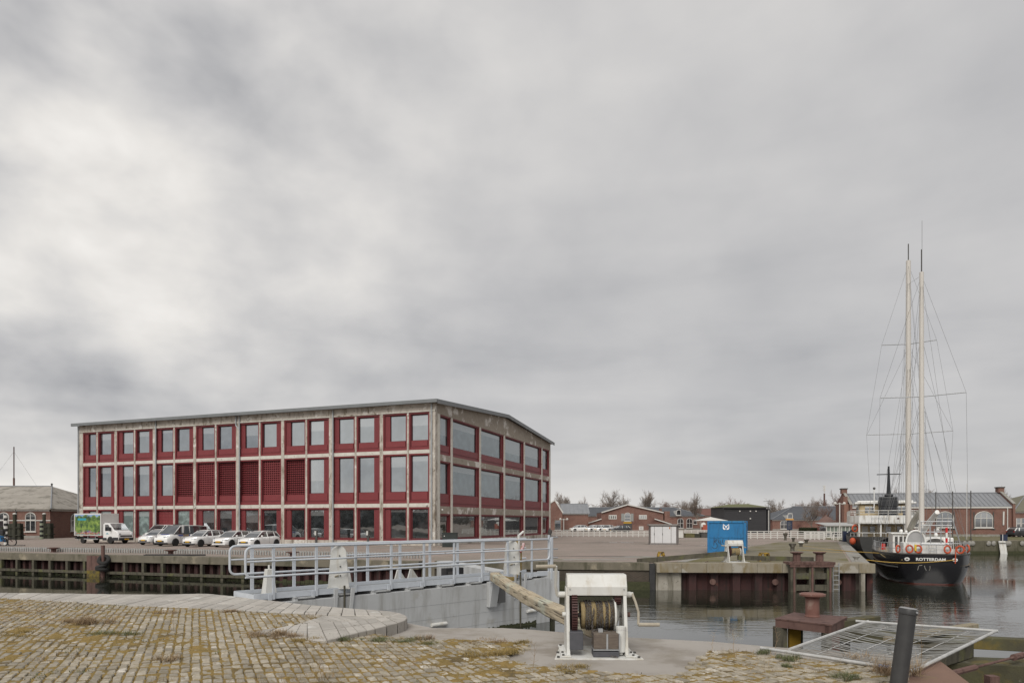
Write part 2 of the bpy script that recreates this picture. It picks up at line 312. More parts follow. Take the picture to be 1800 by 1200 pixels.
M_brickd = brickmat('lock_brick', (0.085, 0.06, 0.045), (0.06, 0.042, 0.034), (0.11, 0.1, 0.085), dirt=(0.035, 0.034, 0.025), dsc=0.5, dth=0.48)
# ================================================================== water
def water():
    m = bpy.data.materials.new('harbour_water'); m.use_nodes = True; t = m.node_tree; n = t.nodes; l = t.links; b = n['Principled BSDF']
    b.inputs['Base Color'].default_value = (0.022, 0.024, 0.017, 1); b.inputs['Roughness'].default_value = 0.03; b.inputs['IOR'].default_value = 2.1; b.inputs['Specular IOR Level'].default_value = 0.6
    tcn = n.new('ShaderNodeTexCoord'); mp = n.new('ShaderNodeMapping'); l.new(tcn.outputs['Object'], mp.inputs[0]); mp.inputs['Scale'].default_value = (0.55, 1.5, 1); mp.inputs['Rotation'].default_value = (0, 0, R(12))
    a = n.new('ShaderNodeTexNoise'); a.inputs['Scale'].default_value = 1.6; a.inputs['Detail'].default_value = 4; a.inputs['Roughness'].default_value = 0.55; l.new(mp.outputs[0], a.inputs['Vector'])
    mp2 = n.new('ShaderNodeMapping'); l.new(tcn.outputs['Object'], mp2.inputs[0])
    c = n.new('ShaderNodeTexNoise'); c.inputs['Scale'].default_value = 0.09; c.inputs['Detail'].default_value = 3; l.new(mp2.outputs[0], c.inputs['Vector'])
    mr = n.new('ShaderNodeMapRange'); mr.inputs['From Min'].default_value = 0.42; mr.inputs['From Max'].default_value = 0.6; mr.inputs['To Min'].default_value = 0.12; mr.inputs['To Max'].default_value = 1.0; l.new(c.outputs['Fac'], mr.inputs['Value'])
    # ripples die out in the sheltered cut on the left
    s = n.new('ShaderNodeSeparateXYZ'); l.new(tcn.outputs['Object'], s.inputs[0]); m2 = n.new('ShaderNodeMapRange'); m2.inputs['From Min'].default_value = -4; m2.inputs['From Max'].default_value = 2; m2.inputs['To Min'].default_value = 0.12; m2.inputs['To Max'].default_value = 1.0; l.new(s.outputs[0], m2.inputs['Value'])
    mu = n.new('ShaderNodeMath'); mu.operation = 'MULTIPLY'; l.new(mr.outputs[0], mu.inputs[0]); l.new(m2.outputs[0], mu.inputs[1])
    bn = n.new('ShaderNodeBump'); bn.inputs['Distance'].default_value = 0.032; l.new(mu.outputs[0], bn.inputs['Strength']); l.new(a.outputs['Fac'], bn.inputs['Height']); l.new(bn.outputs[0], b.inputs['Normal'])
    q = MB().quad((-400, -60, WATER), (900, -60, WATER), (900, 900, WATER), (-400, 900, WATER)).build('water', m); tag(q, kind='structure')
water()
# ================================================================== far quay land
FQ = [(-400, 178), (-110, 74.7), (-37.8, 50.85), (-5.3, 40.15), (0.6, 39.3), (2.5, 39.1), (7.6, 38.5), (8.4, 38.3), (19.0, 37.95), (19.5, 38.2), (37.0, 76), (38.6, 80), (300, 78), (2500, 78), (2500, 4500), (-2500, 4500), (-2500, 300)]
tag(MB().prism(FQ, -5, -0.004).build('far_quay_ground', M_pavefar), kind='structure')
M_green = mat('grass_verge', (0.13, 0.115, 0.05), (0.09, 0.09, 0.04), rough=1, scale=0.8, bump=0.03, bscale=8, layer=((0.17, 0.14, 0.10), 0.3, 0.52, 0.1))
M_pier = mat('pier_paving', (0.2, 0.175, 0.125), (0.145, 0.13, 0.09), rough=0.95, scale=0.6, bump=0.01, bscale=10, layer=((0.125, 0.11, 0.045), 0.35, 0.5, 0.1), spots=((0.27, 0.25, 0.21), 2.5, 0.62))
# pier strip with moss, verge by the far basin, paler kerb strips, puddle
pe = [U(1500, 991.8), U(1497, 962), U(1487, 950)]
def sheet(name, pts, m, z=0.004, kind='structure'):
    me = MB(); me.add([(p[0], p[1], z) for p in pts], [tuple(range(len(pts)))]); return tag(me.build(name, m), kind=kind)
sheet('pier_paving', [(9.5, 39.0), (18.9, 38.2), (36.2, 76), (30, 76.5), (21.5, 62)], M_pier)
sheet('grass_verge', [(39.5, 81.5), (120, 81.5), (120, 103), (42, 103)], M_green)
M_kerb = mat('pale_kerb', (0.30, 0.29, 0.265), (0.22, 0.21, 0.19), rough=0.9, scale=2, bump=0.004, bscale=20, layer=((0.16, 0.15, 0.1), 0.9, 0.55, 0.1))
me = MB(); a = Vector((9.4, 39.2, 0)); b = Vector((21.3, 62.5, 0)); d = (b - a).normalized(); sd = Vector((d.y, -d.x, 0))
for i in range(22):
    p = a + d * (i * 1.18); q = p + d * 1.16; me.prism([tuple(p)[:2], tuple(p + sd * 0.55)[:2], tuple(q + sd * 0.55)[:2], tuple(q)[:2]], -0.05, 0.012)
tag(me.build('kerb', M_kerb), kind='structure')
def strip_stones(name, A, B, w, l, m, z=0.012, label=None):
    me = MB(); A = Vector(A); B = Vector(B); d = (B - A); Ln = d.length; d.normalize(); s_ = Vector((-d.y, d.x, 0)); n = int(Ln / l)
    root = empty(name); tag(root, kind='structure')
    for i in range(n):
        p = A + d * (i * Ln / n); q = A + d * ((i + 1) * Ln / n - 0.02); j = random.uniform(-.004, .004)
        MB().prism([tuple(p)[:2], tuple(q)[:2], tuple(q + s_ * w)[:2], tuple(p + s_ * w)[:2]], -0.4, z + j).build('stone', m, root)
    return root
# pale coping along the pier's ship side
strip_stones('pier_coping', (19.86, 37.9, 0), (37.2, 75.9, 0), 0.85, 1.9, M_kerb, 0.016)
M_puddle = glass('puddle_water', (0.05, 0.045, 0.035), 0.45, (0.9, 0.92, 0.95), 0.05)
def blob(cx, cy, rx, ry, seed, z, n=26):
    r = random.Random(seed); ph = [r.uniform(0, 6.28) for _ in range(4)]
    return [(cx + rx * math.cos(t) * (1 + .18 * math.sin(3 * t + ph[0]) + .12 * math.sin(5 * t + ph[1])), cy + ry * math.sin(t) * (1 + .2 * math.sin(2 * t + ph[2]) + .1 * math.sin(7 * t + ph[3]))) for t in [2 * PI * i / n for i in range(n)]]
for i, (px, py, rx, ry) in enumerate([(1385, 982, 1.6, 1.4), (1090, 953, 1.9, .9), (1262, 958.5, 3.2, .5)]):
    c = U(px, py); tag(sheet('puddle', blob(c.x, c.y, rx, ry, i, 0), M_puddle, 0.008), kind='structure')
M_damp = mat('damp_paving', (0.11, 0.085, 0.075), (0.15, 0.12, 0.10), rough=0.7, scale=2)
for i, (px, py, rx, ry, mm) in enumerate([(1075, 953, 3, 1.2, M_damp), (880, 955, 4, 1.0, M_damp), (1060, 977, 3.2, .35, M_damp), (1150, 978.5, 3, .8, M_kerb), (700, 962, 2.5, .8, M_kerb), (1010, 983, 3.6, .5, M_kerb)]):
    c = U(px, py); tag(sheet('paving_patch', blob(c.x, c.y, rx, ry, 9 + i, 0), mm, 0.0045 + 0.0003 * i), kind='structure')
# ================================================================== left quay wall with sheet piles, posts, waling
def qwall_seg(P, Q, label, seg):
    """timber-fendered sheet pile wall between two plan points (seen from the water side)"""
    P = Vector((*P, 0)); Q = Vector((*Q, 0)); d = (Q - P); Ln = d.length; d.normalize(); ang = math.atan2(d.y, d.x)
    root = empty('quay_wall', P, ang, label, 'quay wall')
    m = MB().box(0, -0.32, -0.46, Ln, 0.45, 0.02); m.build('cap_beam', M_lquay, root, bevel=0.02)
    # corrugated sheet pile as separate piles
    x = 0.0; k = 0; pm = MB()
    c = [(0, .28), (.14, .28), (.2, .0), (.44, .0), (.5, .28), (.62, .28)]
    top = [(a, b) for a, b in c]; vs = []; 
    for (a, b) in top: vs += [(a, b, -4.0), (a, b, -0.462)]
    pm.add(vs, [(2 * i, 2 * i + 2, 2 * i + 3, 2 * i + 1) for i in range(5)])
    pme = pm.mesh('sheet_pile', M_rustd)
    while x < Ln - 0.3:
        inst('sheet_pile', pme, root, (x, 0, 0)); x += 0.62
    x = 0.4
    pme = MB().box(-.1, -.34, -3.2, .1, -.12, -0.463).mesh('fender_post', M_timb)
    while x < Ln - .2 and seg != 2:
        inst('post', pme, root, (x, 0, 0)); x += 1.62
    if seg != 2:
        MB().box(0, -.40, -1.28, Ln, -.342, -1.10).build('waling', M_timb, root)
        MB().box(0, -.118, -1.27, Ln, .02, -1.12).build('waling', M_timb, root)
    a = MB(); x = 0
    while x < Ln:
        a.box(x, -.02 - random.random() * .03, WATER - .1, x + .3, .0, WATER + random.uniform(.05, .2)); x += .33
    a.build('waterline_growth', M_algae, root)
    return root
qwall_seg((-110, 74.17), (-29.3, 47.6), 'sheet pile quay wall with timber fenders left of the tyre pile', 0)
qwall_seg((-28.1, 47.2), (-15.9, 43.19), 'sheet pile quay wall with timber fenders right of the tyre pile', 1)
qwall_seg((-15.9, 43.19), (-5.3, 39.7), 'brown sheet pile quay wall without fenders behind the gate walkway', 2)
# rust recess plate by the tyres
rp = empty('steel_quay_panel', (-29.3, 47.55, 0), math.atan2(-0.395, 1.2), 'rusty steel panel in the quay wall beside the tyre pile', 'steel panel')
MB().box(0, -.36, -1.9, 1.25, -.1, -.05).build('plate', M_rust, rp); MB().box(.05, -.39, -1.5, 1.2, -.362, -1.05).build('moss_patch', mat('yellow_moss', (.16, .12, .02), (.06, .05, .03), scale=5, contrast=2), rp)
MB().box(0, -.3, -.048, 1.25, .3, .02).build('cap', M_lquay, rp)
# ---- lock wall : stone, brick, concrete, pier
lw = empty('lock_wall', (0, 0, 0), 0, 'dark brick lock wall with concrete cap behind the gate and winch', 'lock wall')
def wallrun(poly, z0, z1, th, name, m, par, bev=0):
    """wall front along the polyline with thickness th going away from the water"""
    out = []
    for (a, b) in zip(poly[:-1], poly[1:]):
        A = Vector((*a, 0)); B = Vector((*b, 0)); d = (B - A); Ln = d.length; an = math.atan2(d.y, d.x)
        o = MB().box(0, 0, z0, Ln, th, z1).build(name, m, par, loc=A, rz=an, bevel=bev); out.append(o)
    return out
M_stone = mat('lock_stone', (0.17, 0.145, 0.10), (0.11, 0.09, 0.065), rough=.95, scale=2.5, bump=.02, bscale=7, layer=((.05, .045, .03), 1.2, .5, .1))
wallrun([(-5.3, 39.9), (-4.5, 39.65)], -4, -.1, .5, 'quoin', M_lquay, lw)
wallrun([(-4.5, 39.7), (2.0, 38.72)], -4, -.42, .5, 'brick_face', M_brickd, lw)
wallrun([(2.0, 38.72), (7.6, 37.85)], -4, -.42, .5, 'brick_face', M_brickd, lw)
wallrun([(-4.5, 39.62), (2.0, 38.64)], -.42, .03, .8, 'cap', M_lquay, lw, .02)
wallrun([(2.0, 38.64), (7.6, 37.77)], -.40, .03, .8, 'cap', M_lquay, lw, .02)
wallrun([(7.6, 37.72), (7.9, 37.7)], -4, -.02, .5, 'quoin', M_black, lw)
wallrun([(-5, 39.6), (7.6, 37.65)], WATER - .5, WATER + .45, .3, 'waterline_growth', M_algae, lw)
pw = empty('pier_wall', (7.95, 37.7, 0), math.atan2(-.4, 11.35), 'rusty sheet pile pier front with pale streaked concrete cap', 'pier wall')
M_pcap = mat('pier_cap_concrete', (0.27, 0.24, 0.185), (0.2, 0.175, 0.13), rough=.9, scale=.7, streak=((.16, .12, .05), 2.0, .25), bump=.005, bscale=20, layer=((.31, .29, .25), .5, .57, .04))
for i in range(8):
    x0 = i * 1.36
    MB().box(x0, -.3, -.48, x0 + 1.35, 1.0, .03).build('cap_block', M_pcap, pw, bevel=.015)
mm = MB().box(10.885, -.32, -.48, 11.75, 1.3, .03); mm.build('cap_block', M_pcap, pw, bevel=.015)
MB().box(0, 0, -4, 1.38, .3, -.482).build('recess_panel', M_conc, pw)
pmh = MB(); c = [(0, .35), (.3, .35), (.42, .05), (.82, .05), (.94, .35), (1.2, .35)]
vs = []
for a_, b_ in c: vs += [(a_, b_, -4), (a_, b_, -.482)]
pmh.add(vs, [(2 * i, 2 * i + 2, 2 * i + 3, 2 * i + 1) for i in range(5)]); pme = pmh.mesh('sheet_pile', M_rustd)
for i in range(8): inst('sheet_pile', pme, pw, (1.4 + i * 1.2, 0, 0))
for x in (3.1, 6.5, 9.9):
    MB().lathe([(.0, -.02), (.17, -.02), (.17, .05), (.08, .09), (0, .09)], 12, axis='y').build('anchor_bolt', M_rust, pw, loc=(x, -.02, -1.0))
for x in (9.55, 11.0): MB().box(x, -.28, -3.3, x + .22, -.1, -.482).build('guide_post', M_conc, pw)
# pier side facing the ship
wallrun([(19.75, 37.35), (37.3, 75.8)], -4, -.55, .3, 'side_face', M_rustd, tag(empty('pier_side_wall'), 'rusty steel side of the pier beside the moored schooner', 'pier wall'))
# basin quay on the right
bq = empty('basin_quay_wall', (38.6, 79.6, 0), 0, 'mossy concrete quay wall with fender rings at the far basin', 'quay wall')
M_bq = mat('mossy_quay', (0.125, 0.115, 0.085), (0.075, 0.07, 0.045), rough=.95, scale=.8, streak=((.04, .04, .02), 2, .3), bump=.01, bscale=8)
for i in range(16): MB().box(i * 5.5, 0, -4, i * 5.5 + 5.48, .5, .02).build('wall_block', M_bq, bq)
MB().box(0, -.04, WATER - .4, 88, 0, WATER + .3).build('waterline_growth', M_algae, bq)
k = MB().lathe([(0, 0), (.22, 0), (.28, -.12), (.1, -.2), (0, -.2)], 10, axis='y').mesh('fender_ring', M_kerb)
for px in (1695, 1703, 1709, 1737, 1746, 1769, 1773, 1796):
    inst('fender_ring', k, bq, (at(px, 79.6).x - 38.6, 0, -.25))
for X0, X1 in ((at(1755, 79.5).x, at(1767, 79.5).x),):
    sp = empty('white_slipway_board', ((X0 + X1) / 2, 79.35, 0), 0, 'tall white board on the far basin quay wall below the navy bin', 'board')
    hw = (X1 - X0) / 2; MB().extr([(-hw - .05, .1, .02), (hw - .05, .1, .02), (hw + .06, -.1, -1.6), (-hw + .06, -.1, -1.6)], (0, -.06, 0)).build('board', M_white, sp); MB().box(-hw, -.14, -.2, hw, .0, -.15).build('batten', M_kerb, sp)
bn = empty('navy_bin', at(1764.5, 81, 0), 0, 'navy blue cabinet standing on the quay edge before the brick hall', 'cabinet')
MB().box(-.26, -.25, 0, .28, .25, .72).build('body', mat('navy', (.02, .03, .06), (.03, .04, .075), rough=.5), bn, bevel=.02); MB().box(-.3, -.28, .722, .32, .28, .76).build('lid', MATS['navy'], bn); MB().box(-.36, -.3, 0, -.3, -.24, .76).build('post', M_white, bn)
# ================================================================== near side
def gz(X, Y):
    t = np.clip((np.asarray(X) + 4.1) / 2.7, 0, 1); return NEARZ - (NEARZ - 0.125) * (t * t * (3 - 2 * t))
def G(px, py):
    z = 0.2
    for _ in range(8): p = U(px, py, z); z = float(gz(p.x, p.y))
    return U(px, py, z)
OUT_A = [U(x, y, NEARZ) for x, y in ((-420, 1040), (0, 1041), (110, 1042), (200, 1043.5), (290, 1044), (340, 1042.5), (372, 1043), (405, 1046.5), (480, 1055), (547, 1062.5), (630, 1069.5), (686, 1073.5))]
INN_A = [U(x, y, NEARZ) for x, y in ((-420, 1048), (0, 1050), (111, 1056), (236, 1063), (361, 1068.6), (450, 1073), (497, 1075.5), (547, 1078), (569, 1080), (640, 1081), (700, 1082))]
# outer line of tongue and wing, from the nose round to the left
OUT_B = [U(x, y, NEARZ) for x, y in ((686, 1073.5), (700, 1075.5), (710, 1078.5), (716, 1082), (717, 1086), (712, 1090), (700, 1094), (660, 1104), (630, 1111), (600, 1118.5), (575, 1124.5), (540, 1123), (492, 1117), (440, 1111))]
INN_B = [U(x, y, NEARZ) for x, y in ((684, 1081), (686, 1081.3), (687, 1081.8), (687, 1082.4), (686, 1083), (684, 1083.4), (678, 1084), (640, 1087), (610, 1089.4), (585, 1091.2), (560, 1093), (540, 1094.6), (518, 1096.5), (452, 1108))]
TRI_A = [U(x, y, NEARZ) for x, y in ((522, 1095.5), (569, 1081.2), (686, 1082.2))]
TRI_B = [U(x, y, NEARZ) for x, y in ((521, 1096.2), (560, 1092.8), (610, 1089.2), (640, 1086.8), (686, 1083))]
def resample(poly, n):
    d = [0]; 
    for a, b in zip(poly[:-1], poly[1:]): d.append(d[-1] + (b - a).length)
    out = []
    for i in range(n + 1):
        t = d[-1] * i / n; j = max(k for k in range(len(d)) if d[k] <= t + 1e-9); j = min(j, len(poly) - 2)
        out.append(poly[j].lerp(poly[j + 1], (t - d[j]) / max(1e-6, d[j + 1] - d[j])))
    return out
cop = empty('quay_coping'); tag(cop, kind='structure')
def stone_quad(a, b, c, d, par, m, zt, name='coping_stone', depth=.55, inset=.022):
    pts = [Vector((p[0], p[1], 0)) for p in (a, b, c, d)]; ce = sum(pts, Vector()) / 4
    if (pts[0] - pts[2]).length < 1e-3: return
    A = sum((pts[i].x * pts[(i + 1) % 4].y - pts[(i + 1) % 4].x * pts[i].y) for i in range(4))
    if abs(A) < 1e-3: return
    if A < 0: pts = pts[::-1]
    q = []
    for p in pts:
        v = ce - p; q.append(p + v.normalized() * inset)
    j = random.uniform(-.004, .004); bv = .012; r = []
    for p in q:
        v = ce - p; r.append(p + v.normalized() * bv)
    vs = [(p.x - ce.x, p.y - ce.y, zt - depth) for p in q] + [(p.x - ce.x, p.y - ce.y, zt - bv + j) for p in q] + [(p.x - ce.x, p.y - ce.y, zt + j + random.uniform(-.002, .002)) for p in r]
    fs = [(0, 3, 2, 1)] + [(i, (i + 1) % 4, 4 + (i + 1) % 4, 4 + i) for i in range(4)] + [(4 + i, 4 + (i + 1) % 4, 8 + (i + 1) % 4, 8 + i) for i in range(4)] + [(8, 9, 10, 11)]
    MB().add(vs, fs).build(name, m, par, loc=(ce.x, ce.y, 0))
oa = resample(OUT_A, 58); ia = resample(INN_A, 58)
for i in range(58): 
    split = .62 if i > 36 else 0
    if split:
        m0 = oa[i].lerp(ia[i], split); m1 = oa[i + 1].lerp(ia[i + 1], split)
        stone_quad(oa[i], oa[i + 1], m1, m0, cop, M_coping, NEARZ); stone_quad(m0, m1, ia[i + 1], ia[i], cop, M_coping, NEARZ)
    else: stone_quad(oa[i], oa[i + 1], ia[i + 1], ia[i], cop, M_coping, NEARZ)
ob_ = []; ib_ = []
for i in range(len(OUT_B) - 1):
    k = max(1, int(round((OUT_B[i + 1] - OUT_B[i]).length / .33)))
    for j in range(k): ob_.append(OUT_B[i].lerp(OUT_B[i + 1], j / k)); ib_.append(INN_B[i].lerp(INN_B[i + 1], j / k))
ob_.append(OUT_B[-1]); ib_.append(INN_B[-1])
for i in range(len(ob_) - 1):
    L0 = (ob_[i] - ib_[i]).length
    if L0 > .75:
        m0 = ob_[i].lerp(ib_[i], .5); m1 = ob_[i + 1].lerp(ib_[i + 1], .5)
        stone_quad(ob_[i], ob_[i + 1], m1, m0, cop, M_coping, NEARZ); stone_quad(m0, m1, ib_[i + 1], ib_[i], cop, M_coping, NEARZ)
    else: stone_quad(ob_[i], ob_[i + 1], ib_[i + 1], ib_[i], cop, M_coping, NEARZ)
ta = resample(TRI_A, 14); tb_ = resample(TRI_B, 14)
for i in range(14): stone_quad(ta[i], ta[i + 1], tb_[i + 1], tb_[i], cop, M_coping, NEARZ)
fil = [U(x, y, NEARZ) for x, y in ((600, 1080.2), (690, 1078), (694, 1084), (640, 1092), (580, 1092))]
tag(MB().prism([(p.x, p.y) for p in fil][::-1], -.3, NEARZ - .012).build('coping_bed', M_conc), kind='structure')
# quay bodies under everything (set back 2 cm behind the coping face)
poly = [Vector((p.x, p.y, 0)) for p in OUT_A + OUT_B[1:9]]
slab_far = [U(x, y, SLAB) for x, y in ((690, 1103), (760, 1103), (883, 1103), (930, 1105.5), (993, 1111), (1105, 1119.5), (1253, 1127), (1363, 1136.5), (1500, 1146), (1600, 1153), (1650, 1160), (1703, 1199), (1730, 1240), (1900, 1400))]
cen = U(300, 1120, 0)
body = [(p.x + (0.0), p.y - .03) for p in poly]
body_poly = [( -60, 22.0), (-60, -60), (slab_far[-1].x, -60)] + [(p.x, p.y - .02) for p in slab_far[::-1]] + [(OUT_B[8].x - .1, OUT_B[8].y + .1)] + [(p[0], p[1]) for p in body[::-1][1:]]
M_nwall = mat('near_quay_wall', (.12, .105, .08), (.07, .06, .045), rough=.95, scale=3, bump=.02, bscale=9)
tag(MB().prism(body_poly, -5, -.06).build('near_quay_body', M_nwall), kind='structure')
tag(MB().prism([(-300, -700), (400, -700), (400, -58), (-300, -58)], -5, .1).build('near_quay_ground', M_pavefar), kind='structure')
tag(MB().prism([(-61, -60), (-300, -60), (-300, 10), (-61, 20)][::-1], -5, .1).build('near_quay_ground', M_pavefar), kind='structure')
tag(MB().prism([(120, -60), (400, -60), (400, 40), (120, 20)], -5, .1).build('near_quay_ground', M_pavefar), kind='structure')
SL = [(p.x, p.y) for p in slab_far]
slab_poly = SL + [(slab_far[-1].x, 3.0), (-6, 3.0), (-6, 9.5)] + [(OUT_B[8].x + .0, OUT_B[8].y - .1)]
slab_poly = [(-3.3, 16.3)] + SL[1:] + [(SL[-1][0], 2.0), (-3.3, 2.0)]
tag(MB().prism(slab_poly[::-1], -.6, SLAB).build('concrete_slab', M_concs), kind='structure')
rs_ = [U(x, y, SLAB + .015) for x, y in ((1608, 1177), (1652, 1160.5), (1704, 1199.5), (1760, 1260), (1560, 1260), (1590, 1200))]
tag(MB().prism([(p.x, p.y) for p in rs_][::-1], SLAB - .3, SLAB + .015).build('rusty_edge_plate', mat('edge_rust', (.2, .12, .085), (.16, .1, .075), rough=.85, scale=2, layer=((.2, .16, .07), 1.3, .58, .1))), 'flat rust brown steel plate at the quay corner by the black post', 'steel plate')
# cobble areas
CB = [G(x, y) for x, y in ((-420, 1050), (0, 1051), (111, 1057), (236, 1064), (361, 1069.5), (497, 1076), (569, 1081.5))] + [G(522, 1095.5), G(450, 1108.5), G(438, 1111), G(492, 1118), G(575, 1126), G(640, 1112), G(668, 1113), G(712, 1118.5), G(794, 1122), G(894, 1127.5), G(935, 1132), G(912, 1143), G(882, 1157), G(955, 1169), G(1080, 1179), G(1195, 1187), G(1218, 1166), G(1243, 1143), G(1290, 1141), G(1337, 1146), G(1560, 1171), G(1596, 1200), G(1650, 1300)]
cb_poly = [(p.x, p.y) for p in CB] + [(CB[-1].x, 4.5), (-14, 4.5), (-60, 4.5)]
# ================================================================== cobbles and moss
uu = np.array([-.42, .9075]); vv = np.array([.9075, .42]); CWD, CLN = .132, .285
cobs = []
drift = 0.0
for i in range(-220, 260):
    drift += random.gauss(0, .012); off = drift + random.gauss(0, .012)
    for j in range(-20, 150):
        jj = j * CLN + off; ii = i * CWD + random.gauss(0, .004)
        c = uu * jj + vv * ii
        x, y = c
        if y < 8.3 or y > 24 or abs(x) > .78 * y + .4: continue
        if not inside((x, y), cb_poly): continue
        cobs.append((x, y))
dist = sorted(range(len(cobs)), key=lambda k: cobs[k][1])
order = [k for k in dist if abs(cobs[k][0]) < .76 * cobs[k][1] and cobs[k][1] > 9.2]
near = set(order[:300])
cobroot = empty('cobbled_quay'); tag(cobroot, kind='structure')
ang0 = math.atan2(uu[1], uu[0])
def cobble_geo(rnd, mb):
    hl = CLN / 2 - .022 - rnd.random() * .022; hw = CWD / 2 - .008 - rnd.random() * .008; b = .012
    q = [(-hl, -hw), (hl, -hw), (hl, hw), (-hl, hw)]; q = [(x + rnd.uniform(-.007, .007), y + rnd.uniform(-.006, .006)) for x, y in q]
    t = [(x * (1 - b / hl), y * (1 - b / hw)) for x, y in q]; tx, ty = rnd.gauss(0, .035), rnd.gauss(0, .05)
    vs = [(x, y, -.07) for x, y in q] + [(x, y, -.012 + x * tx + y * ty) for x, y in q] + [(x, y, x * tx + y * ty) for x, y in t] 
    mb.add(vs, [(i, (i + 1) % 4, 4 + (i + 1) % 4, 4 + i) for i in range(4)] + [(4 + i, 4 + (i + 1) % 4, 8 + (i + 1) % 4, 8 + i) for i in range(4)] + [(8, 9, 10, 11)])
rr = random.Random(3); vmesh = []
for k in range(14):
    mb = MB(); cobble_geo(rr, mb); vmesh.append(mb.mesh('cobble', M_cobble))
rest = MB()
def cz(x, y): return float(gz(x, y)) + .03 * (vnoise(np.array([x]), np.array([y]), .45, 5)[0] - .5)
for k, (x, y) in enumerate(cobs):
    z = cz(x, y) + rr.gauss(0, .004); a = ang0 + rr.gauss(0, .03)
    if k in near: inst('cobble', vmesh[rr.randrange(14)], cobroot, (x, y, z), (0, 0, a))
    else:
        rest.T = Matrix.Translation((x, y, z)) @ Matrix.Rotation(a, 4, 'Z'); cobble_geo(rr, rest)
rest.T = None; tag(rest.build('cobbles', M_cobble, cobroot), kind='stuff')
# moss sheet : fine height field over the cobbled area, rising above stones in clumps
def gridmesh(name, x0, x1, y0, y1, st, zf, keep, m, kind='stuff', parent=None):
    xs = np.arange(x0, x1, st); ys = np.arange(y0, y1, st); X, Y = np.meshgrid(xs, ys); Z = zf(X, Y); K = keep(X, Y); ny, nx = X.shape
    idx = -np.ones(X.size, int); c = K[:-1, :-1] & K[1:, :-1] & K[:-1, 1:] & K[1:, 1:]
    J, I = np.nonzero(c); a = J * nx + I; F = np.stack([a, a + 1, a + nx + 1, a + nx], 1); used = np.unique(F); idx[used] = np.arange(len(used)); F = idx[F]
    V = np.stack([X.ravel()[used], Y.ravel()[used], Z.ravel()[used]], 1)
    me = bpy.data.meshes.new(name); me.vertices.add(len(V)); me.vertices.foreach_set('co', V.ravel()); me.loops.add(F.size); me.loops.foreach_set('vertex_index', F.ravel().astype(np.int32))
    me.polygons.add(len(F)); me.polygons.foreach_set('loop_start', np.arange(0, F.size, 4, dtype=np.int32)); me.polygons.foreach_set('loop_total', np.full(len(F), 4, np.int32)); me.polygons.foreach_set('use_smooth', np.ones(len(F), bool)); me.update(calc_edges=True); me.materials.append(m)
    o = bpy.data.objects.new(name, me); COL.objects.link(o); o.parent = parent; return tag(o, kind=kind)
def jointmask(X, Y):
    a = (X * vv[0] + Y * vv[1]) / CWD; fr = np.abs(a - np.round(a)); return fr > .40
def moss_amt(X, Y):
    left = np.clip((-X - 3) / 6, 0, 1)
    return fbm(X, Y, .55, 4, 11) * .62 + fbm(X, Y, 3.0, 3, 12) * .38 + .035 * left
def mossz(X, Y):
    base = gz(X, Y) + .03 * (vnoise(X, Y, .45, 5) - .5)
    m = moss_amt(X, Y); f = fbm(X, Y, 14, 2, 21); f2 = fbm(X, Y, 5.5, 3, 33)
    return base - .0105 + (f - .5) * .026 + (f2 - .5) * .055 - np.where(jointmask(X, Y), 0, .006) + np.clip(m - .56, 0, .07) * .22
gridmesh('moss', -18, 8.0, 8.4, 23.4, .04, mossz, lambda X, Y: inside_np(X, Y, cb_poly) & (np.abs(X) < .8 * Y + .5), M_moss)
# coarse sheet further left / behind for stray views
# grass-like moss blades and dry straw
M_blade = mat('moss_blades', (.30, .215, .085), (.19, .15, .06), rough=1, scale=1.5, var=.35, spec=.1)
M_straw = mat('dry_straw', (.34, .26, .16), (.19, .13, .085), rough=1, scale=2, var=.35, spec=.1)
M_weed = mat('green_weed', (.09, .11, .055), (.15, .155, .08), rough=1, scale=3, var=.4, spec=.15)
def blades(name, pts, m, h, wd, lean=.6, n=1):
    P = np.asarray(pts); k = len(P); a = RNG.rand(k) * 2 * PI; H = h * (0.45 + RNG.rand(k)); L_ = lean * RNG.rand(k) * H
    ca, sa = np.cos(a), np.sin(a); w_ = wd * (.6 + .8 * RNG.rand(k))
    A = np.stack([P[:, 0] - sa * w_, P[:, 1] + ca * w_, P[:, 2]], 1); B = np.stack([P[:, 0] + sa * w_, P[:, 1] - ca * w_, P[:, 2]], 1)
    C = np.stack([P[:, 0] + ca * L_, P[:, 1] + sa * L_, P[:, 2] + H], 1); V = np.empty((k * 3, 3)); V[0::3] = A; V[1::3] = B; V[2::3] = C
    me = bpy.data.meshes.new(name); me.vertices.add(3 * k); me.vertices.foreach_set('co', V.ravel()); me.loops.add(3 * k); me.loops.foreach_set('vertex_index', np.arange(3 * k, dtype=np.int32)); me.polygons.add(k)
    me.polygons.foreach_set('loop_start', np.arange(0, 3 * k, 3, dtype=np.int32)); me.polygons.foreach_set('loop_total', np.full(k, 3, np.int32)); me.update(calc_edges=True); me.materials.append(m)
    o = bpy.data.objects.new(name, me); COL.objects.link(o); return o
def scatter(n, dens):
    X = RNG.uniform(-17, 8, n); Y = 8.6 + 14.6 * RNG.rand(n) ** 1.3; k = inside_np(X, Y, cb_poly) & (np.abs(X) < .78 * Y + .3); X, Y = X[k], Y[k]; k = RNG.rand(len(X)) < dens(X, Y); return X[k], Y[k]
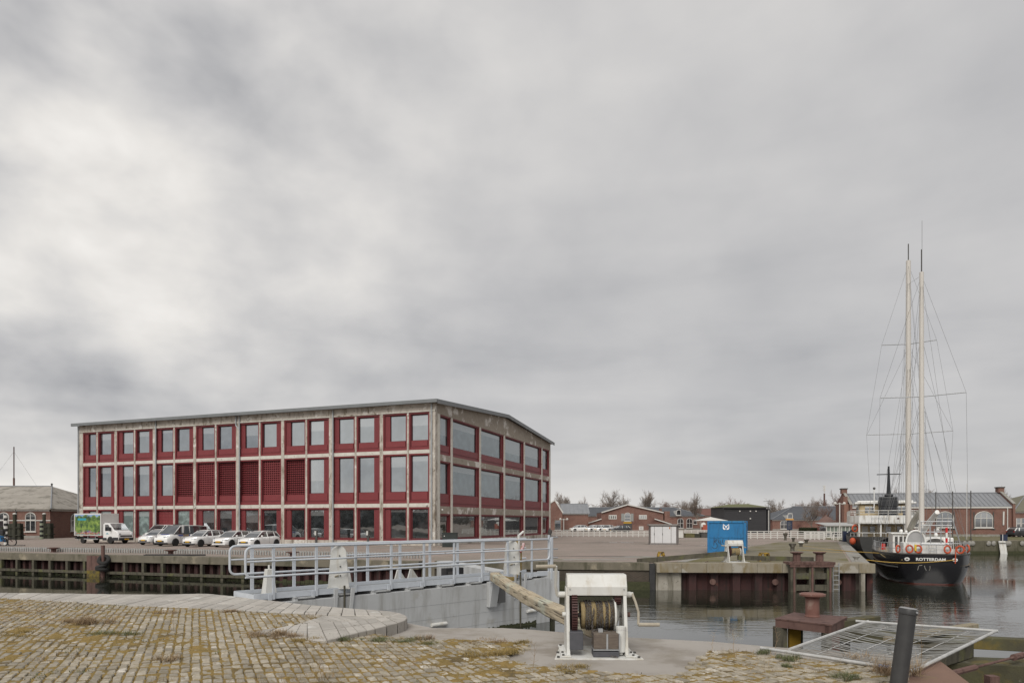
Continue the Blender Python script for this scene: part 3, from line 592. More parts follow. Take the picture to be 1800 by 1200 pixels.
# joints only : coordinates in the stone frame
X, Y = scatter(330000, lambda X, Y: np.clip((moss_amt(X, Y) - .36) * 3.4, 0.05, 1) * np.where(jointmask(X, Y), 1, .22))
tag(blades('moss_tufts', np.stack([X, Y, mossz(X, Y) - .004], 1), M_blade, .02, .004), kind='stuff')
X, Y = scatter(60000, lambda X, Y: np.clip((fbm(X, Y, .8, 3, 44) - .57) * 6, 0, 1))
tag(blades('dry_grass', np.stack([X, Y, gz(X, Y)], 1), M_straw, .07, .003, 1.2), kind='stuff')
X, Y = scatter(60000, lambda X, Y: np.clip((fbm(X, Y, .9, 3, 77) - .64) * 9, 0, 1))
tag(blades('low_weeds', np.stack([X, Y, gz(X, Y)], 1), M_weed, .03, .007, .9), kind='stuff')
# weed clumps: each a plant of its own
def clump(x, y, z, r, h, n, kind, label, wd=.003):
    ns = 5; cx_ = RNG.randn(n) * .22; s_i = RNG.randint(0, ns, n); sx_, sy_ = RNG.uniform(-.75, .75, ns) * r, RNG.uniform(-.5, .5, ns) * r
    X_ = sx_[s_i] + RNG.randn(n) * r * .17; Y_ = sy_[s_i] + RNG.randn(n) * r * .15; Z_ = np.abs(RNG.randn(n)) * h * .22
    o = blades('weed_clump', np.stack([X_, Y_, Z_], 1), kind, h * .75, wd, 2.2); o.location = (x, y, z)
    return tag(o, label, 'weed', 'weed clumps among the cobbles')
for px, py, r, h, n, m_, lb in [
    (170, 1097, .42, .16, 900, M_straw, 'brown dry weed bush standing tallest on the left cobbles'),
    (128, 1096, .4, .10, 600, M_straw, 'flat brown weed bush left of the tallest dry bush'),
    (210, 1112, .5, .08, 700, M_weed, 'long dark green and brown weed strip in the middle of the left cobbles'),
    (25, 1115, .5, .06, 900, M_blade, 'ochre green moss cushion at the left edge of the cobbles'),
    (296, 1160, .28, .09, 400, M_straw, 'small dry weed tuft in the lower middle of the left cobbles'),
    (414, 1075, .3, .07, 500, M_straw, 'dry weed patch beside the granite coping left of the gate'),
    (478, 1118, .5, .10, 900, M_straw, 'straw coloured weeds at the lower tip of the granite wing'),
    (292, 1078, .35, .07, 500, M_straw, 'thin brown weeds along the coping in the left middle'),
    (720, 1126, .55, .05, 1500, M_weed, 'low green plant mat below the rounded granite nose'),
    (652, 1124, .3, .06, 600, M_weed, 'dark green ivy clump against the side of the granite tongue'),
    (735, 1122, .35, .10, 260, M_straw, 'wispy dry twigs over the green plant mat'),
    (860, 1126, .5, .06, 500, M_straw, 'brown stalks at the edge of the pink concrete left of the winch'),
    (850, 1151, .45, .09, 900, M_blade, 'ochre grass cushion left of the winch base'),
    (910, 1130, .25, .06, 500, M_blade, 'small ochre tuft at the cobble tip left of the winch'),
    (1340, 1147, .22, .07, 500, M_weed, 'green leafy weed at the left corner of the wire net'),
    (1385, 1158, .3, .08, 600, M_weed, 'green leafy weed just below the front pipe of the net'),
    (1388, 1172, .14, .06, 400, M_weed, 'small round dark green weed on the right cobbles'),
    (1480, 1192, .3, .09, 500, M_weed, 'grey green weed near the bottom edge left of the black post'),
    (1545, 1185, .4, .2, 500, M_straw, 'tangled dry brown weed left of the black post'),
    (1510, 1157, .25, .12, 160, M_straw, 'dry twigs growing through the wire net'),
    (592, 1121, .35, .06, 700, M_weed, 'green moss line under the middle of the granite tongue'),
    (545, 1125, .35, .06, 700, M_blade, 'ochre moss tufts at the lowest corner of the granite wing'),
    (505, 1120, .4, .07, 700, M_straw, 'dry straw along the lower edge of the granite wing'),
    (905, 1148, .4, .07, 900, M_blade, 'ochre moss cushion on the cobble edge nearest the winch base'),
    (1000, 1176, .4, .06, 700, M_blade, 'ochre moss line in front of the winch'),
    (1601, 1188, .2, .3, 160, M_straw, 'tall dry stalks right behind the black post')]:
    p = G(px, py); clump(p.x, p.y, p.z - .01, r, h, n, m_, lb)
# tall bare stalks in front
def stalk(px, py, H, label, seed):
    p = G(px, py); r = random.Random(seed); mb = MB(); pts = [Vector((0, 0, 0))]
    for i in range(5): pts.append(pts[-1] + Vector((r.uniform(-.02, .03), r.uniform(-.02, .02), H / 5)))
    mb.tube(pts, [.004, .004, .003, .003, .002, .0015], 4)
    for q in pts[2:]:
        for s in (-1, 1): mb.tube([q, q + Vector((s * r.uniform(.03, .08), 0, r.uniform(.03, .09)))], [.002, .001], 3)
    o = mb.build('weed_stalk', M_straw, loc=(p.x, p.y, p.z - .01)); tag(o, label, 'weed', 'bare stalks on the quay')
stalk(938, 1182, .42, 'single thin bare stalk on the concrete left of the winch', 1); stalk(1250, 1143, .3, 'bare twiggy stalk at the left corner of the right cobbles', 2); stalk(1290, 1146, .38, 'branched bare stalk midway along the right cobble edge', 3)
stalk(566, 1192, .32, 'thin bare stalk in the bottom middle of the cobbles', 4); stalk(1618, 1192, .75, 'tallest bare stalk right of the leaning black post', 5); stalk(303, 1108, .3, 'thin upright stalk on the left cobbles', 6); stalk(1363, 1143, .4, 'bare stalk in front of the dolphin leg', 7)
# twigs lying on the left cobbles
tw = MB(); r_ = random.Random(8)
for i in range(46):
    p = G(r_.uniform(-10, 200), r_.uniform(1062, 1105)); a = r_.uniform(0, PI); q = Vector((math.cos(a), math.sin(a) * .5, 0)); l_ = r_.uniform(.15, .6)
    tw.tube([p + Vector((0, 0, .02)), p + q * l_ * .5 + Vector((0, 0, r_.uniform(.02, .10))), p + q * l_ + Vector((0, 0, r_.uniform(.01, .12)))], [.006, .005, .002], 4)
tag(tw.build('fallen_twigs', M_straw), 'heap of thin dead twigs lying on the far left cobbles', 'twigs', kind='stuff')
# ================================================================== gate leaf and walkway
GA = U(481, 1050, NEARZ); GB = U(935, 1011.7, NEARZ); gd = (GB - GA).normalized(); GL = (GB - GA).length; GA.z = GB.z = 0.0; gn = Vector((-gd.y, gd.x, 0)); gang = math.atan2(gd.y, gd.x)
SP = GL / 8; RT = 1.66; RM = EYE - .872 * 1.22; RLW = EYE - .872 * 1.683
def s_at(px):   # distance along the front rail line where it is seen at px
    k = (px - CX) / FOC; return (k * GA.y - GA.x) / (gd.x - k * gd.y)
gate = empty('lock_gate', GA, gang, 'grey steel lock gate leaf in the water under the walkway', 'lock gate')
s0 = -1.0; sM = s_at(938)
zt = .17
M_joint = mat('seam_black', (.02, .02, .02), rough=.9)
def gbox(x0, y0, z0, x1, y1, z1, name, m, par=None, bev=0): return MB().box(x0, y0, z0, x1, y1, z1).build(name, m, par or gate, bevel=bev)
gbox(.15, -.14, -4, sM, .9, zt, 'skin_plate', M_gate)
gbox(2.2, -.155, WATER - .3, sM, -.142, WATER + .02, 'algae_band', M_algae)
mb = MB(); x = 2.0
while x < sM - .1: mb.box(x, -.16, WATER - .1, x + .07, -.141, WATER + random.uniform(.08, .15)); x += .07
mb.build('algae_fringe', M_algae, gate)
# plate weld seams
for z in (-.35, -.8, -1.2): gbox(.15, -.143, z, sM, -.1405, z + .006, 'weld_seam', mat('weld', (.21, .22, .23), rough=.6))
gbox(sM + .02, -.12, -4, s_at(962), .6, zt + .02, 'mitre_post', M_gate)
gbox(sM, -.08, -4, sM + .019, .5, zt, 'mitre_gap', M_joint)
# bracket box that carries the pole
sb = s_at(866); mb = MB(); mb.extr([(sb - .42, -.46, .25), (sb - .42, -.142, .25), (sb - .42, -.142, -.62), (sb - .42, -.3, -.62)], (.34, 0, 0)); mb.build('pole_bracket', M_gate, gate); 
mb = MB(); mb.box(sb - .05, -.36, -.5, sb + .28, -.15, .05); mb.build('pole_bracket', mat('gate_dark', (.1, .1, .1), rough=.6), gate)
# wooden rubbing blocks
for px, py, Lb in ((765, 1097, .62), (929, 1073, .55)):
    s = s_at(px); Y = GA.y + gd.y * s; z = zat(py, Y - .2); MB().lathe([(0, 0), (.06, 0), (.065, .02), (.065, Lb - .02), (.06, Lb), (0, Lb)], 10, axis='x').build('fender_block', M_white, gate, loc=(s - Lb / 2, -.2, z))
# sluice rods
for px in (600, 909):
    s = s_at(px); MB().tube([(s, -.17, -1.9), (s, -.17, .5)], .03, 8).build('sluice_rod', M_timb, gate)
    MB().extr([(s - .34, -.15, .42), (s - .22, -.15, .42), (s - .27, -.15, -.42), (s - .34, -.15, -.45)], (0, -.05, 0)).build('rod_guide', M_gate, gate); MB().extr([(s + .22, -.15, .42), (s + .34, -.15, .42), (s + .2, -.15, -.5), (s + .13, -.15, -.5)], (0, -.05, 0)).build('rod_guide', M_gate, gate)
# second leaf behind, running back to the far wall
g2 = empty('lock_gate', GA + gd * (s_at(968)) + gn * .35, math.atan2(1, -.42), 'second grey lock gate leaf running back to the far brick wall', 'lock gate')
MB().box(0, -.35, -4, 13.0, .45, .12).build('skin_plate', M_gate, g2); MB().box(-.35, -.5, -.9, .0, .3, .42).build('end_box', M_gate, g2, bevel=.02); MB().box(-.2, -.38, -3, -.02, -.2, -.9).build('end_seal', M_timb, g2)
wk = empty('gate_walkway', GA, gang, 'pale blue grey steel walkway with tube railings on top of the lock gate', 'walkway')
WY = 1.22   # clear width
sE = s_at(966); sL = s_at(431.5)
gbox(sL + .25, .03, .27, sE, .07, .43, 'side_beam', M_rail, wk); gbox(sL + .25, WY, .27, sE, WY + .05, .43, 'side_beam', M_rail, wk)
gbox(sL + .25 - .012, .03, .26, sL + .25, WY + .05, .42, 'end_plate', M_rail, wk)
M_grate = mat('walk_grating', (.24, .25, .26), (.17, .18, .18), rough=.7, scale=20, bump=.01, bscale=60)
x = sL + .3
while x < sE - .4: gbox(x, .072, .30, min(x + .98, sE), WY - .002, .33, 'deck_grating', M_grate, wk); x += 1.0
for k in range(9):
    x = k * SP; gbox(x - .042, -.012, .25, x + .042, .028, RT, 'post', M_rail, wk, .008); gbox(x - .15, -.02, .24, x - .055, .02, .40, 'foot_bracket', M_rail, wk)
    gbox(x - .05, WY + .052, .25, x + .05, WY + .092, RT, 'post', M_rail, wk, .008)
    if k: gbox(x - .7, -.1, zt + .0, x - .62, 1.0, .268, 'cross_bearer', M_gate, wk); gbox(x - .7, -.1, zt + .05, x - .1, .0, zt + .09, 'cross_bearer', M_gate, wk)
def rail_loop(y, xa, xb, name='rail'):
    rad = .16; r = .032
    p = [(xb, y, RT), (xa + rad, y, RT)] + [(xa + rad - rad * math.sin(t), y, RT - rad + rad * math.cos(t)) for t in (.4, .8, 1.2, 1.57)] + [(xa, y, RLW + rad)] + [(xa + rad - rad * math.cos(t), y, RLW + rad - rad * math.sin(t)) for t in (.4, .8, 1.2, 1.57)] + [(xb, y, RLW)]
    MB().tube(p, r, 8).build('rail', M_rail, wk, smooth=True); MB().tube([(xa, y, RM), (xb, y, RM)], .025, 8).build('rail', M_rail, wk, smooth=True)
def bow(y, xc, z, out, r, xa, xb):
    pts = [(xa, y, z), (xc - .62, y, z), (xc - .42, y - out, z), (xc + .42, y - out, z), (xc + .62, y, z), (xb, y, z)]
    MB().tube(pts, r, 8).build('rail', M_rail, wk, smooth=True)
# front rails bow out round the two sluice housings
sA_, sB_ = s_at(597), s_at(903)
rad = .16
def arc_end(y, xa, sgn): return
pts_top = [(sE - rad, 0, RT)] + [(sE - rad + rad * math.sin(t), 0, RT - rad + rad * math.cos(t)) for t in (.4, .8, 1.2, 1.57)] + [(sE, 0, RLW + rad)] + [(sE - rad + rad * math.cos(t), 0, RLW + rad - rad * math.sin(t)) for t in (.4, .8, 1.2, 1.57)]
left = [(sL + rad, 0, RT)] + [(sL + rad - rad * math.sin(t), 0, RT - rad + rad * math.cos(t)) for t in (.4, .8, 1.2, 1.57)] + [(sL, 0, RLW + rad)] + [(sL + rad - rad * math.cos(t), 0, RLW + rad - rad * math.sin(t)) for t in (.4, .8, 1.2, 1.57)]
MB().tube(left[::-1] + pts_top, .034, 8).build('rail', M_rail, wk, smooth=True)
def bowed(z, r):
    p = [(sL, 0, z)]
    for xc in (sA_, sB_): p += [(xc - .60, 0, z), (xc - .45, -.10, z), (xc - .3, -.16, z), (xc + .3, -.16, z), (xc + .45, -.10, z), (xc + .6, 0, z)]
    p += [(sE, 0, z)]; return MB().tube(p, r, 8).build('rail', M_rail, wk, smooth=True)
bowed(RM, .026); bowed(RLW, .03)
rail_loop(WY + .03, sL + .12, sE)
# end frame with short pins
gbox(sE + .04, -.05, .1, sE + .16, .02, RT + .06, 'end_post', M_rail, wk, .01); gbox(sE + .0, .05, .3, sE + .1, .1, RT + .15, 'end_post', M_rail, wk, .01)
for z in (RT + .06, RM - .02, RLW + .05): MB().tube([(sE + .1, 0, z), (sE + .42, -.05, z)], .025, 8).build('latch_pin', M_steel, wk)
# sluice housings
def housing(s, label, wdt=.50, y=.06, h=(.42, 1.63)):
    r = empty('sluice_housing', GA + gd * s + gn * y, gang - R(33), label, 'housing', 'white sluice gear housings on the gate')
    z0, z1 = h; hw0, hw1 = wdt / 2 + .05, wdt / 2 - .035
    prof = [(-hw0, z0), (hw0, z0), (hw1, z1 - hw1 * .9)] + [(hw1 * math.cos(t), z1 - hw1 * .9 + hw1 * .9 * math.sin(t)) for t in (.35, .7, 1.05, 1.4, 1.75, 2.1, 2.45, 2.8)] + [(-hw1, z1 - hw1 * .9)]
    MB().extr([(a, -.02, b) for a, b in prof], (0, .26, 0)).build('cover', M_white, r, bevel=.012); MB().box(-hw0 - .02, -.04, z0 - .03, hw0 + .02, .34, z0 - .001).build('base_flange', M_white, r)
    for a, b in ((.03, z1 - .28), (.05, z0 + .62), (.05, z0 + .36)): MB().lathe([(0, -.03), (.02, -.03), (.02, 0), (0, 0)], 8, axis='y').build('bolt', M_black, r, loc=(a, -.022, b))
    MB().tube([(-.1, -.03, z0 + .33), (.0, -.06, z0 + .37)], .02, 6).build('latch', M_wood, r)
    return r
housing(sA_, 'larger white round topped sluice housing on the left part of the walkway'); housing(sB_, 'smaller looking white sluice housing at the right end of the walkway beside the pole end')
def hand_post(s, y, label, sc=1.0):
    r = empty('spindle_cover', GA + gd * s + gn * y, gang, label, 'cover', 'small white spindle covers')
    z = .3; MB().add([(-.17, -.14, z), (.17, -.14, z), (.17, .14, z), (-.17, .14, z), (-.09, -.08, z + .72 * sc), (.09, -.08, z + .72 * sc), (.09, .08, z + .72 * sc), (-.09, .08, z + .72 * sc)], [(0, 3, 2, 1), (4, 5, 6, 7), (0, 1, 5, 4), (1, 2, 6, 5), (2, 3, 7, 6), (3, 0, 4, 7)]).build('cover', M_white, r, bevel=.01)
    MB().tube([(0, 0, z + .72 * sc), (0, 0, z + .83 * sc)], .03, 8).build('spindle', M_white, r)
hand_post(s_at(480) + .25, .75, 'white tapered spindle cover at the left end of the walkway'); hand_post(s_at(640) + .45, 1.75, 'white tapered spindle cover behind the middle of the walkway', .8)
# lifebuoy line / tools at the right end and small dark box
tl = empty('tool_rack', GA + gd * (s_at(922)) + gn * .3, gang, 'white lever and poles with red tape tied at the walkway end', 'tool rack')
MB().tube([(0, 0, .6), (.0, 0, 1.85)], .045, 8).build('lever', M_white, tl); MB().tube([(0, 0, 1.8), (.25, 0, 1.95)], .045, 8).build('lever', M_white, tl); MB().tube([(-.1, 0, .6), (-.08, 0, 1.7)], .03, 6).build('pole', mat('yellow_rope', (.35, .24, .07), (.22, .16, .06), scale=20), tl); MB().tube([(.12, 0, .5), (.14, 0, 1.4)], .03, 6).build('pole', MATS['yellow_rope'], tl)
mred = mat('red_tape', (.5, .03, .03), (.6, .5, .5), scale=6, contrast=4); MB().tube([(.02, -.05, 1.2), (.16, -.06, 1.35), (.22, -.05, 1.52)], .05, 6).build('tape', mred, tl)
# rope coil hanging over the beam end and lying timber
rc = empty('rope_coil', GA + gd * s_at(893) + gn * -.1, gang, 'olive rope coil hanging on the gate beside the pole end', 'rope')
for k in range(4): MB().tube([(-.35, 0, .40 - .03 * k), (-.15, -.08, .34 - .035 * k), (.15, -.08, .33 - .035 * k), (.38, 0, .40 - .03 * k)], .018, 6).build('strand', MATS['yellow_rope'], rc)
wb = empty('flap_cover', GA + gd * (s_at(755)) + gn * 1.9, gang, 'white upturned flap behind the walkway on the gate top', 'cover')
for x in (0, .55): MB().extr([(x, 0, .3), (x + .5, 0, .3), (x + .15, 0, .75)], (0, .05, 0)).build('flap', M_white, wb)
MB().box(-1.5, .05, .2, 2.4, .5, .3).build('tray', M_white, wb)
bx = empty('control_box', GA + gd * (s_at(862)) + gn * 1.8, gang, 'dark navy control box behind the walkway near the pole end', 'box'); MB().box(-.5, 0, .1, .35, .3, .62).build('body', M_black, bx, bevel=.02); MB().box(-.42, -.012, .2, -.1, -.001, .5).build('door', M_plinth, bx)
# ================================================================== pole : long weathered timber from the gate to the winch
PA = at(869, 23.35, 0); PA.z = zat(1012, 23.35); PB = at(1062, 11.9, 0); PB.z = .42
pole = empty('timber_pole', PA, 0, 'long cracked weathered timber pole from the gate into the near winch', 'timber pole')
d_ = PB - PA; n_ = 22; mb = MB(); r_ = random.Random(2); secs = []
sdv = d_.cross(Vector((0, 0, 1))).normalized(); upv = sdv.cross(d_).normalized()
for i in range(n_ + 1):
    t = i / n_; c_ = d_ * t + Vector((0, 0, -.12 * math.sin(PI * t))) 
    wv = .165 + .012 * math.sin(i * 1.3) + r_.uniform(-.006, .006); hv = .145 + r_.uniform(-.008, .008); k = .035
    prof = [(-wv, -hv + k), (-wv + k, -hv), (wv - k, -hv), (wv, -hv + k), (wv, hv - k), (wv - k, hv), (.02, hv + .004), (0, hv - .018), (-.02, hv + .004), (-wv + k, hv), (-wv, hv - k), (-wv, .02), (-wv + .02, 0), (-wv, -.02)]
    secs.append([c_ + sdv * (a + r_.uniform(-.005, .005)) + upv * (b + r_.uniform(-.005, .005)) for a, b in prof])
K = len(secs[0]); vs = [p for s in secs for p in s]; fs = [(i * K + j, (i + 1) * K + j, (i + 1) * K + (j + 1) % K, i * K + (j + 1) % K) for i in range(n_) for j in range(K)] + [tuple(range(K)), tuple(n_ * K + j for j in range(K - 1, -1, -1))]
def woodgrain():
    m = mat('pole_timber', (.48, .41, .30), (.36, .30, .21), rough=.95, scale=1.6, bump=.0, layer=((.42, .43, .35), .9, .54, .1), spots=((.27, .19, .09), 1.8, .6))
    t = m.node_tree; n = t.nodes; l = t.links; b = n['Principled BSDF']; tcn = n.new('ShaderNodeTexCoord'); mp = n.new('ShaderNodeMapping')
    e = d_.to_track_quat('Y', 'Z').to_matrix().inverted().to_euler(); mp.inputs['Rotation'].default_value = e; l.new(tcn.outputs['Object'], mp.inputs[0])
    m2 = n.new('ShaderNodeMapping'); m2.inputs['Scale'].default_value = (22, 1.1, 22); l.new(mp.outputs[0], m2.inputs[0]); no = n.new('ShaderNodeTexNoise'); no.inputs['Scale'].default_value = 1; no.inputs['Detail'].default_value = 5; l.new(m2.outputs[0], no.inputs['Vector'])
    mr = n.new('ShaderNodeMapRange'); mr.inputs['From Min'].default_value = .34; mr.inputs['From Max'].default_value = .46; l.new(no.outputs['Fac'], mr.inputs['Value'])
    src = b.inputs['Base Color'].links[0].from_socket; mx_ = n.new('ShaderNodeMix'); mx_.data_type = 'RGBA'; l.new(mr.outputs[0], mx_.inputs['Factor']); mx_.inputs['A'].default_value = (.075, .06, .045, 1); l.new(src, mx_.inputs['B']); l.new(mx_.outputs['Result'], b.inputs['Base Color'])
    bn = n.new('ShaderNodeBump'); bn.inputs['Distance'].default_value = .03; l.new(no.outputs['Fac'], bn.inputs['Height']); l.new(bn.outputs[0], b.inputs['Normal']); return m
mb.add(vs, fs).build('timber', woodgrain(), pole)
rg = empty('x'); bpy.data.objects.remove(rg)
pt = MB(); pt.T = None
c_ = d_.normalized() * .12; pt.bar(c_ - d_.normalized() * .1, c_ + d_.normalized() * .05, .36, .34); pt.build('end_strap', M_steel, pole)
# ================================================================== winches
M_rope = mat('hemp_rope', (.33, .26, .14), (.24, .18, .09), rough=.95, scale=30, bump=.006, bscale=80)
M_chain = mat('chain_steel', (.16, .155, .15), (.08, .06, .05), rough=.6, metal=.3, scale=20, contrast=2)
M_gear = mat('gear_red', (.075, .03, .028), (.05, .022, .02), rough=.6, scale=8)
def link_mesh(r=.026, w_=.006, ln=.012):
    mb = MB(); pts = [(r * math.cos(t), ln * (1 if math.sin(t) > 0 else -1) + r * math.sin(t), 0) for t in [2 * PI * (k + .5) / 8 for k in range(8)]]; mb.tube(pts, w_, 5, closed=True); return mb
def chain(name, par, pts, m=M_chain, size=.022):
    """one mesh of interlocking links along a polyline"""
    mb = MB(); step = size * 1.75; P = [Vector(p) for p in pts]; d = [0]
    for a, b in zip(P[:-1], P[1:]): d.append(d[-1] + (b - a).length)
    n = int(d[-1] / step); base = link_mesh(size * .8, size * .26, size * .45)
    for i in range(n):
        t = (i + .5) * step; j = max(k for k in range(len(d)) if d[k] <= t); j = min(j, len(P) - 2); q = P[j].lerp(P[j + 1], (t - d[j]) / max(1e-6, d[j + 1] - d[j])); dr = (P[j + 1] - P[j]).normalized()
        M = Matrix.Translation(q) @ dr.to_track_quat('Y', 'Z').to_matrix().to_4x4() @ Matrix.Rotation((i % 2) * PI / 2, 4, 'Y'); mb.T = M; mb.add(base.v, base.f)
    mb.T = None; o = mb.build(name, m, par); return tag(o, kind='stuff')
def winch(loc, rz, label, detailed=True, drum_rope=.0):
    r = empty('hand_winch', loc, rz, label, 'winch', 'hand winches on the quays')
    W2 = .52    # half distance of the side frames
    for s in (-1, 1):
        MB().extr([(s * W2 - .03, -.50, .0), (s * W2 - .03, .42, .0), (s * W2 - .03, .16, 1.22), (s * W2 - .03, -.20, 1.22)], (.06, 0, 0)).build('side_frame', M_white, r, bevel=.008)
        MB().box(s * W2 - .09 + s * .05, -.62, .03, s * W2 + .09 + s * .05, .5, .055).build('foot_plate', M_white, r, bevel=.006)
        MB().lathe([(0, -.06), (.055, -.06), (.055, .06), (0, .06)], 14, axis='x').build('bearing', M_white, r, loc=(s * (W2 + .07), -.02, 1.08)); MB().lathe([(0, -.03), (.045, -.03), (.045, .05), (0, .05)], 12, axis='x').build('bearing', M_rust if s > 0 else M_white, r, loc=(s * (W2 + .06), -.1, .72))
        for yy in (-.56, -.3, .4):
            for e in (.0,): MB().lathe([(0, 0), (.022, 0), (.022, .025), (0, .025)], 6).build('bolt', M_plinth, r, loc=(s * (W2 + .10), yy, .056))
    MB().prism([(-.78, -.7), (.78, -.7), (.62, .56), (-.62, .56)], 0, .028).build('base_plate', M_white, r, bevel=.005)
    for x, y in ((-.71, -.62), (.71, -.62), (-.6, .48), (.6, .48), (-.7, -.2), (.7, -.2)): MB().lathe([(0, 0), (.026, 0), (.026, .03), (0, .03)], 6).build('bolt', M_plinth, r, loc=(x, y, .028))
    hood = [(-.56, -.24, 1.10), (-.56, -.24, 1.30), (-.56, -.14, 1.47), (-.56, .16, 1.47), (-.56, .24, 1.36), (-.56, .24, 1.10)]
    MB().extr([(-.53, -.24, 1.08), (-.53, -.25, 1.24), (-.53, -.15, 1.46), (-.53, .16, 1.46), (-.53, .25, 1.3), (-.53, .25, 1.08)][::-1], (1.09, 0, 0)).build('hood', M_white, r, bevel=.012)
    for s in (-.48, .5): MB().lathe([(0, -.012), (.014, -.012), (.014, 0), (0, 0)], 8, axis='y').build('bolt', M_steel, r, loc=(s, -.25, 1.2))
    # gear wheel with teeth
    g = MB(); g.lathe([(0, -.05), (.39, -.05), (.39, .05), (0, .05)], 48, axis='x')
    for k in range(52):
        t = 2 * PI * k / 52; g.T = Matrix.Rotation(t, 4, 'X'); g.box(-.05, -.012, .385, .05, .012, .425)
    g.T = None; g.build('gear_wheel', M_gear, r, loc=(-W2 + .12, -.02, .74))
    g = MB(); g.lathe([(0, -.06), (.10, -.06), (.10, .06), (0, .06)], 20, axis='x')
    for k in range(16): g.T = Matrix.Rotation(2 * PI * k / 16, 4, 'X'); g.box(-.06, -.01, .09, .06, .01, .125)
    g.T = None; g.build('pinion', M_gear, r, loc=(W2 - .12, -.08, 1.02))
    # drum
    MB().lathe([(0, -.27), (.22, -.27), (.22, .33), (0, .33)], 24, axis='x').build('drum', M_rope, r, loc=(0, -.02, .70), smooth=True); MB().lathe([(0, .33), (.31, .33), (.31, .36), (.12, .42), (0, .46)], 24, axis='x').build('drum_flange', M_white, r, loc=(0, -.02, .70))
    MB().lathe([(0, -.5), (.04, -.5), (.04, .5), (0, .5)], 10, axis='x').build('axle', M_plinth, r, loc=(0, -.02, .70)); MB().lathe([(0, -.5), (.03, -.5), (.03, .5), (0, .5)], 10, axis='x').build('axle', M_plinth, r, loc=(0, -.05, 1.07))
    # helical rope windings
    for a, b in ((-.27, -.2), (-.08, -.0), (.13, .17), (.22, .25)) if detailed else ((-.27, .33),):
        pts = []; n = max(3, int((b - a) / .028)) * 14
        for i in range(n + 1):
            t = i / n; th = t * (n / 14) * 2 * PI; pts.append((a + (b - a) * t, -.02 + .245 * math.cos(th), .70 + .245 * math.sin(th)))
        MB().tube(pts, .014, 5).build('rope_winding', M_rope, r, smooth=True)
    if detailed:
        k = 0
        for a, b in ((-.2, -.07), (.0, .13), (.17, .22), (.25, .33)):
            pts = []; turns = max(2, int((b - a) / .034))
            for i in range(turns * 18 + 1):
                th = i / 18 * 2 * PI; rr_ = .262 + .012 * math.sin(i * .7 + k); pts.append((a + (b - a) * i / (turns * 18) + .008 * math.sin(i * 1.1), -.02 + rr_ * math.cos(th), .70 + rr_ * math.sin(th)))
            chain('chain', r, pts, size=.021); k += 1
        chain('chain', r, [(-.05, -.30, .85), (-.08, -.31, .6), (-.08, -.32, .40), (-.08, -.38, .2), (-.05, -.47, .12), (.08, -.52, .10), (.2, -.58, .06), (.34, -.66, .04)], size=.021)
        chain('chain', r, [(-.08, -.3, .45), (.05, -.25, .47), (.25, -.3, .43), (.33, -.35, .42)], size=.021)
    # cranks
    cm = mat('crank_wood', (.4, .36, .29), (.28, .25, .2), rough=.85, scale=8)
    if detailed:
        MB().tube([(-.59, -.02, 1.08), (-.70, -.02, 1.08)], .055, 10).build('crank_arm', M_white, r); MB().tube([(-.7, -.05, 1.06), (-.74, -.12, 1.25), (-.73, -.2, 1.42), (-.74, -.28, 1.62)], .028, 8).build('crank_arm', M_white, r, smooth=True); MB().tube([(-.74, -.28, 1.62), (-1.1, -.28, 1.61)], .035, 10).build('crank_handle', cm, r)
        MB().tube([(.59, -.02, 1.08), (.70, -.02, 1.08)], .045, 10).build('crank_arm', M_white, r); MB().tube([(.68, -.04, 1.1), (.73, -.12, .95), (.77, -.2, .78), (.76, -.26, .56)], .024, 8).build('crank_arm', cm, r, smooth=True); MB().tube([(.76, -.26, .56), (1.14, -.26, .56)], .035, 10).build('crank_handle', cm, r)
        MB().box(-.5, -.50, .14, -.26, -.2, .46).build('gear_box', mat('slate_grey', (.06, .062, .07), (.08, .08, .09), rough=.6, scale=9), r, bevel=.01)
        ws = MB().box(-.08, -.58, .17, .36, -.22, .44); ws.build('timber_stop', mat('stop_timber', (.17, .14, .11), (.1, .08, .07), rough=.95, scale=4, stretch=(2, 2, 12), bump=.01), r, bevel=.01); MB().box(-.09, -.595, .15, .38, -.2, .169).build('stop_frame', M_steel, r); MB().box(.14, -.597, .17, .17, -.581, .44).build('stop_frame', M_steel, r); MB().box(.361, -.59, .17, .38, -.2, .44).build('stop_frame', M_steel, r); MB().box(-.09, -.592, .04, .36, -.26, .13).build('stop_base', MATS['slate_grey'], r); MB().box(.02, -.4, .44, .1, -.3, .5).build('stop_frame', M_steel, r)
        MB().lathe([(0, .05), (.04, .05), (.04, .1), (.085, .1), (.085, .50), (.09, .5), (.09, .55), (.03, .56), (0, .56)], 16).build('guide_roller', M_white, r, loc=(.42, -.42, 0))
    else:
        MB().tube([(-.59, -.02, 1.08), (-.9, -.02, 1.12)], .04, 8).build('crank_handle', cm, r); MB().tube([(.59, -.02, 1.05), (.85, -.02, .95)], .035, 8).build('crank_handle', cm, r)
    return r
wp = U(1054, 1159, SLAB); wn_ = winch((wp.x, wp.y + .62, SLAB), R(-1), 'large white hand winch with chain drum on the near concrete'); wn_.scale = (.93, .93, .93)
wp2 = at(1290, 38.6, 0); wq = winch((wp2.x, 38.6, .03), R(8), 'small white hand winch in front of the blue container', False); wq.scale = (.84, .84, .84)
# far pole to the far winch
FP = empty('timber_pole', at(1292, 38.5, .55), 0, 'long dark timber boom lying from the far winch along the lock wall', 'timber pole')
MB().bar((0, 0, 0), at(1120, 38.6, .08) - at(1292, 38.5, .55), .26, .26).build('timber', M_timb, FP); MB().bar((.2, .1, -.28), (4.4, .0, -.36), .25, .25).build('timber', M_timb, FP)
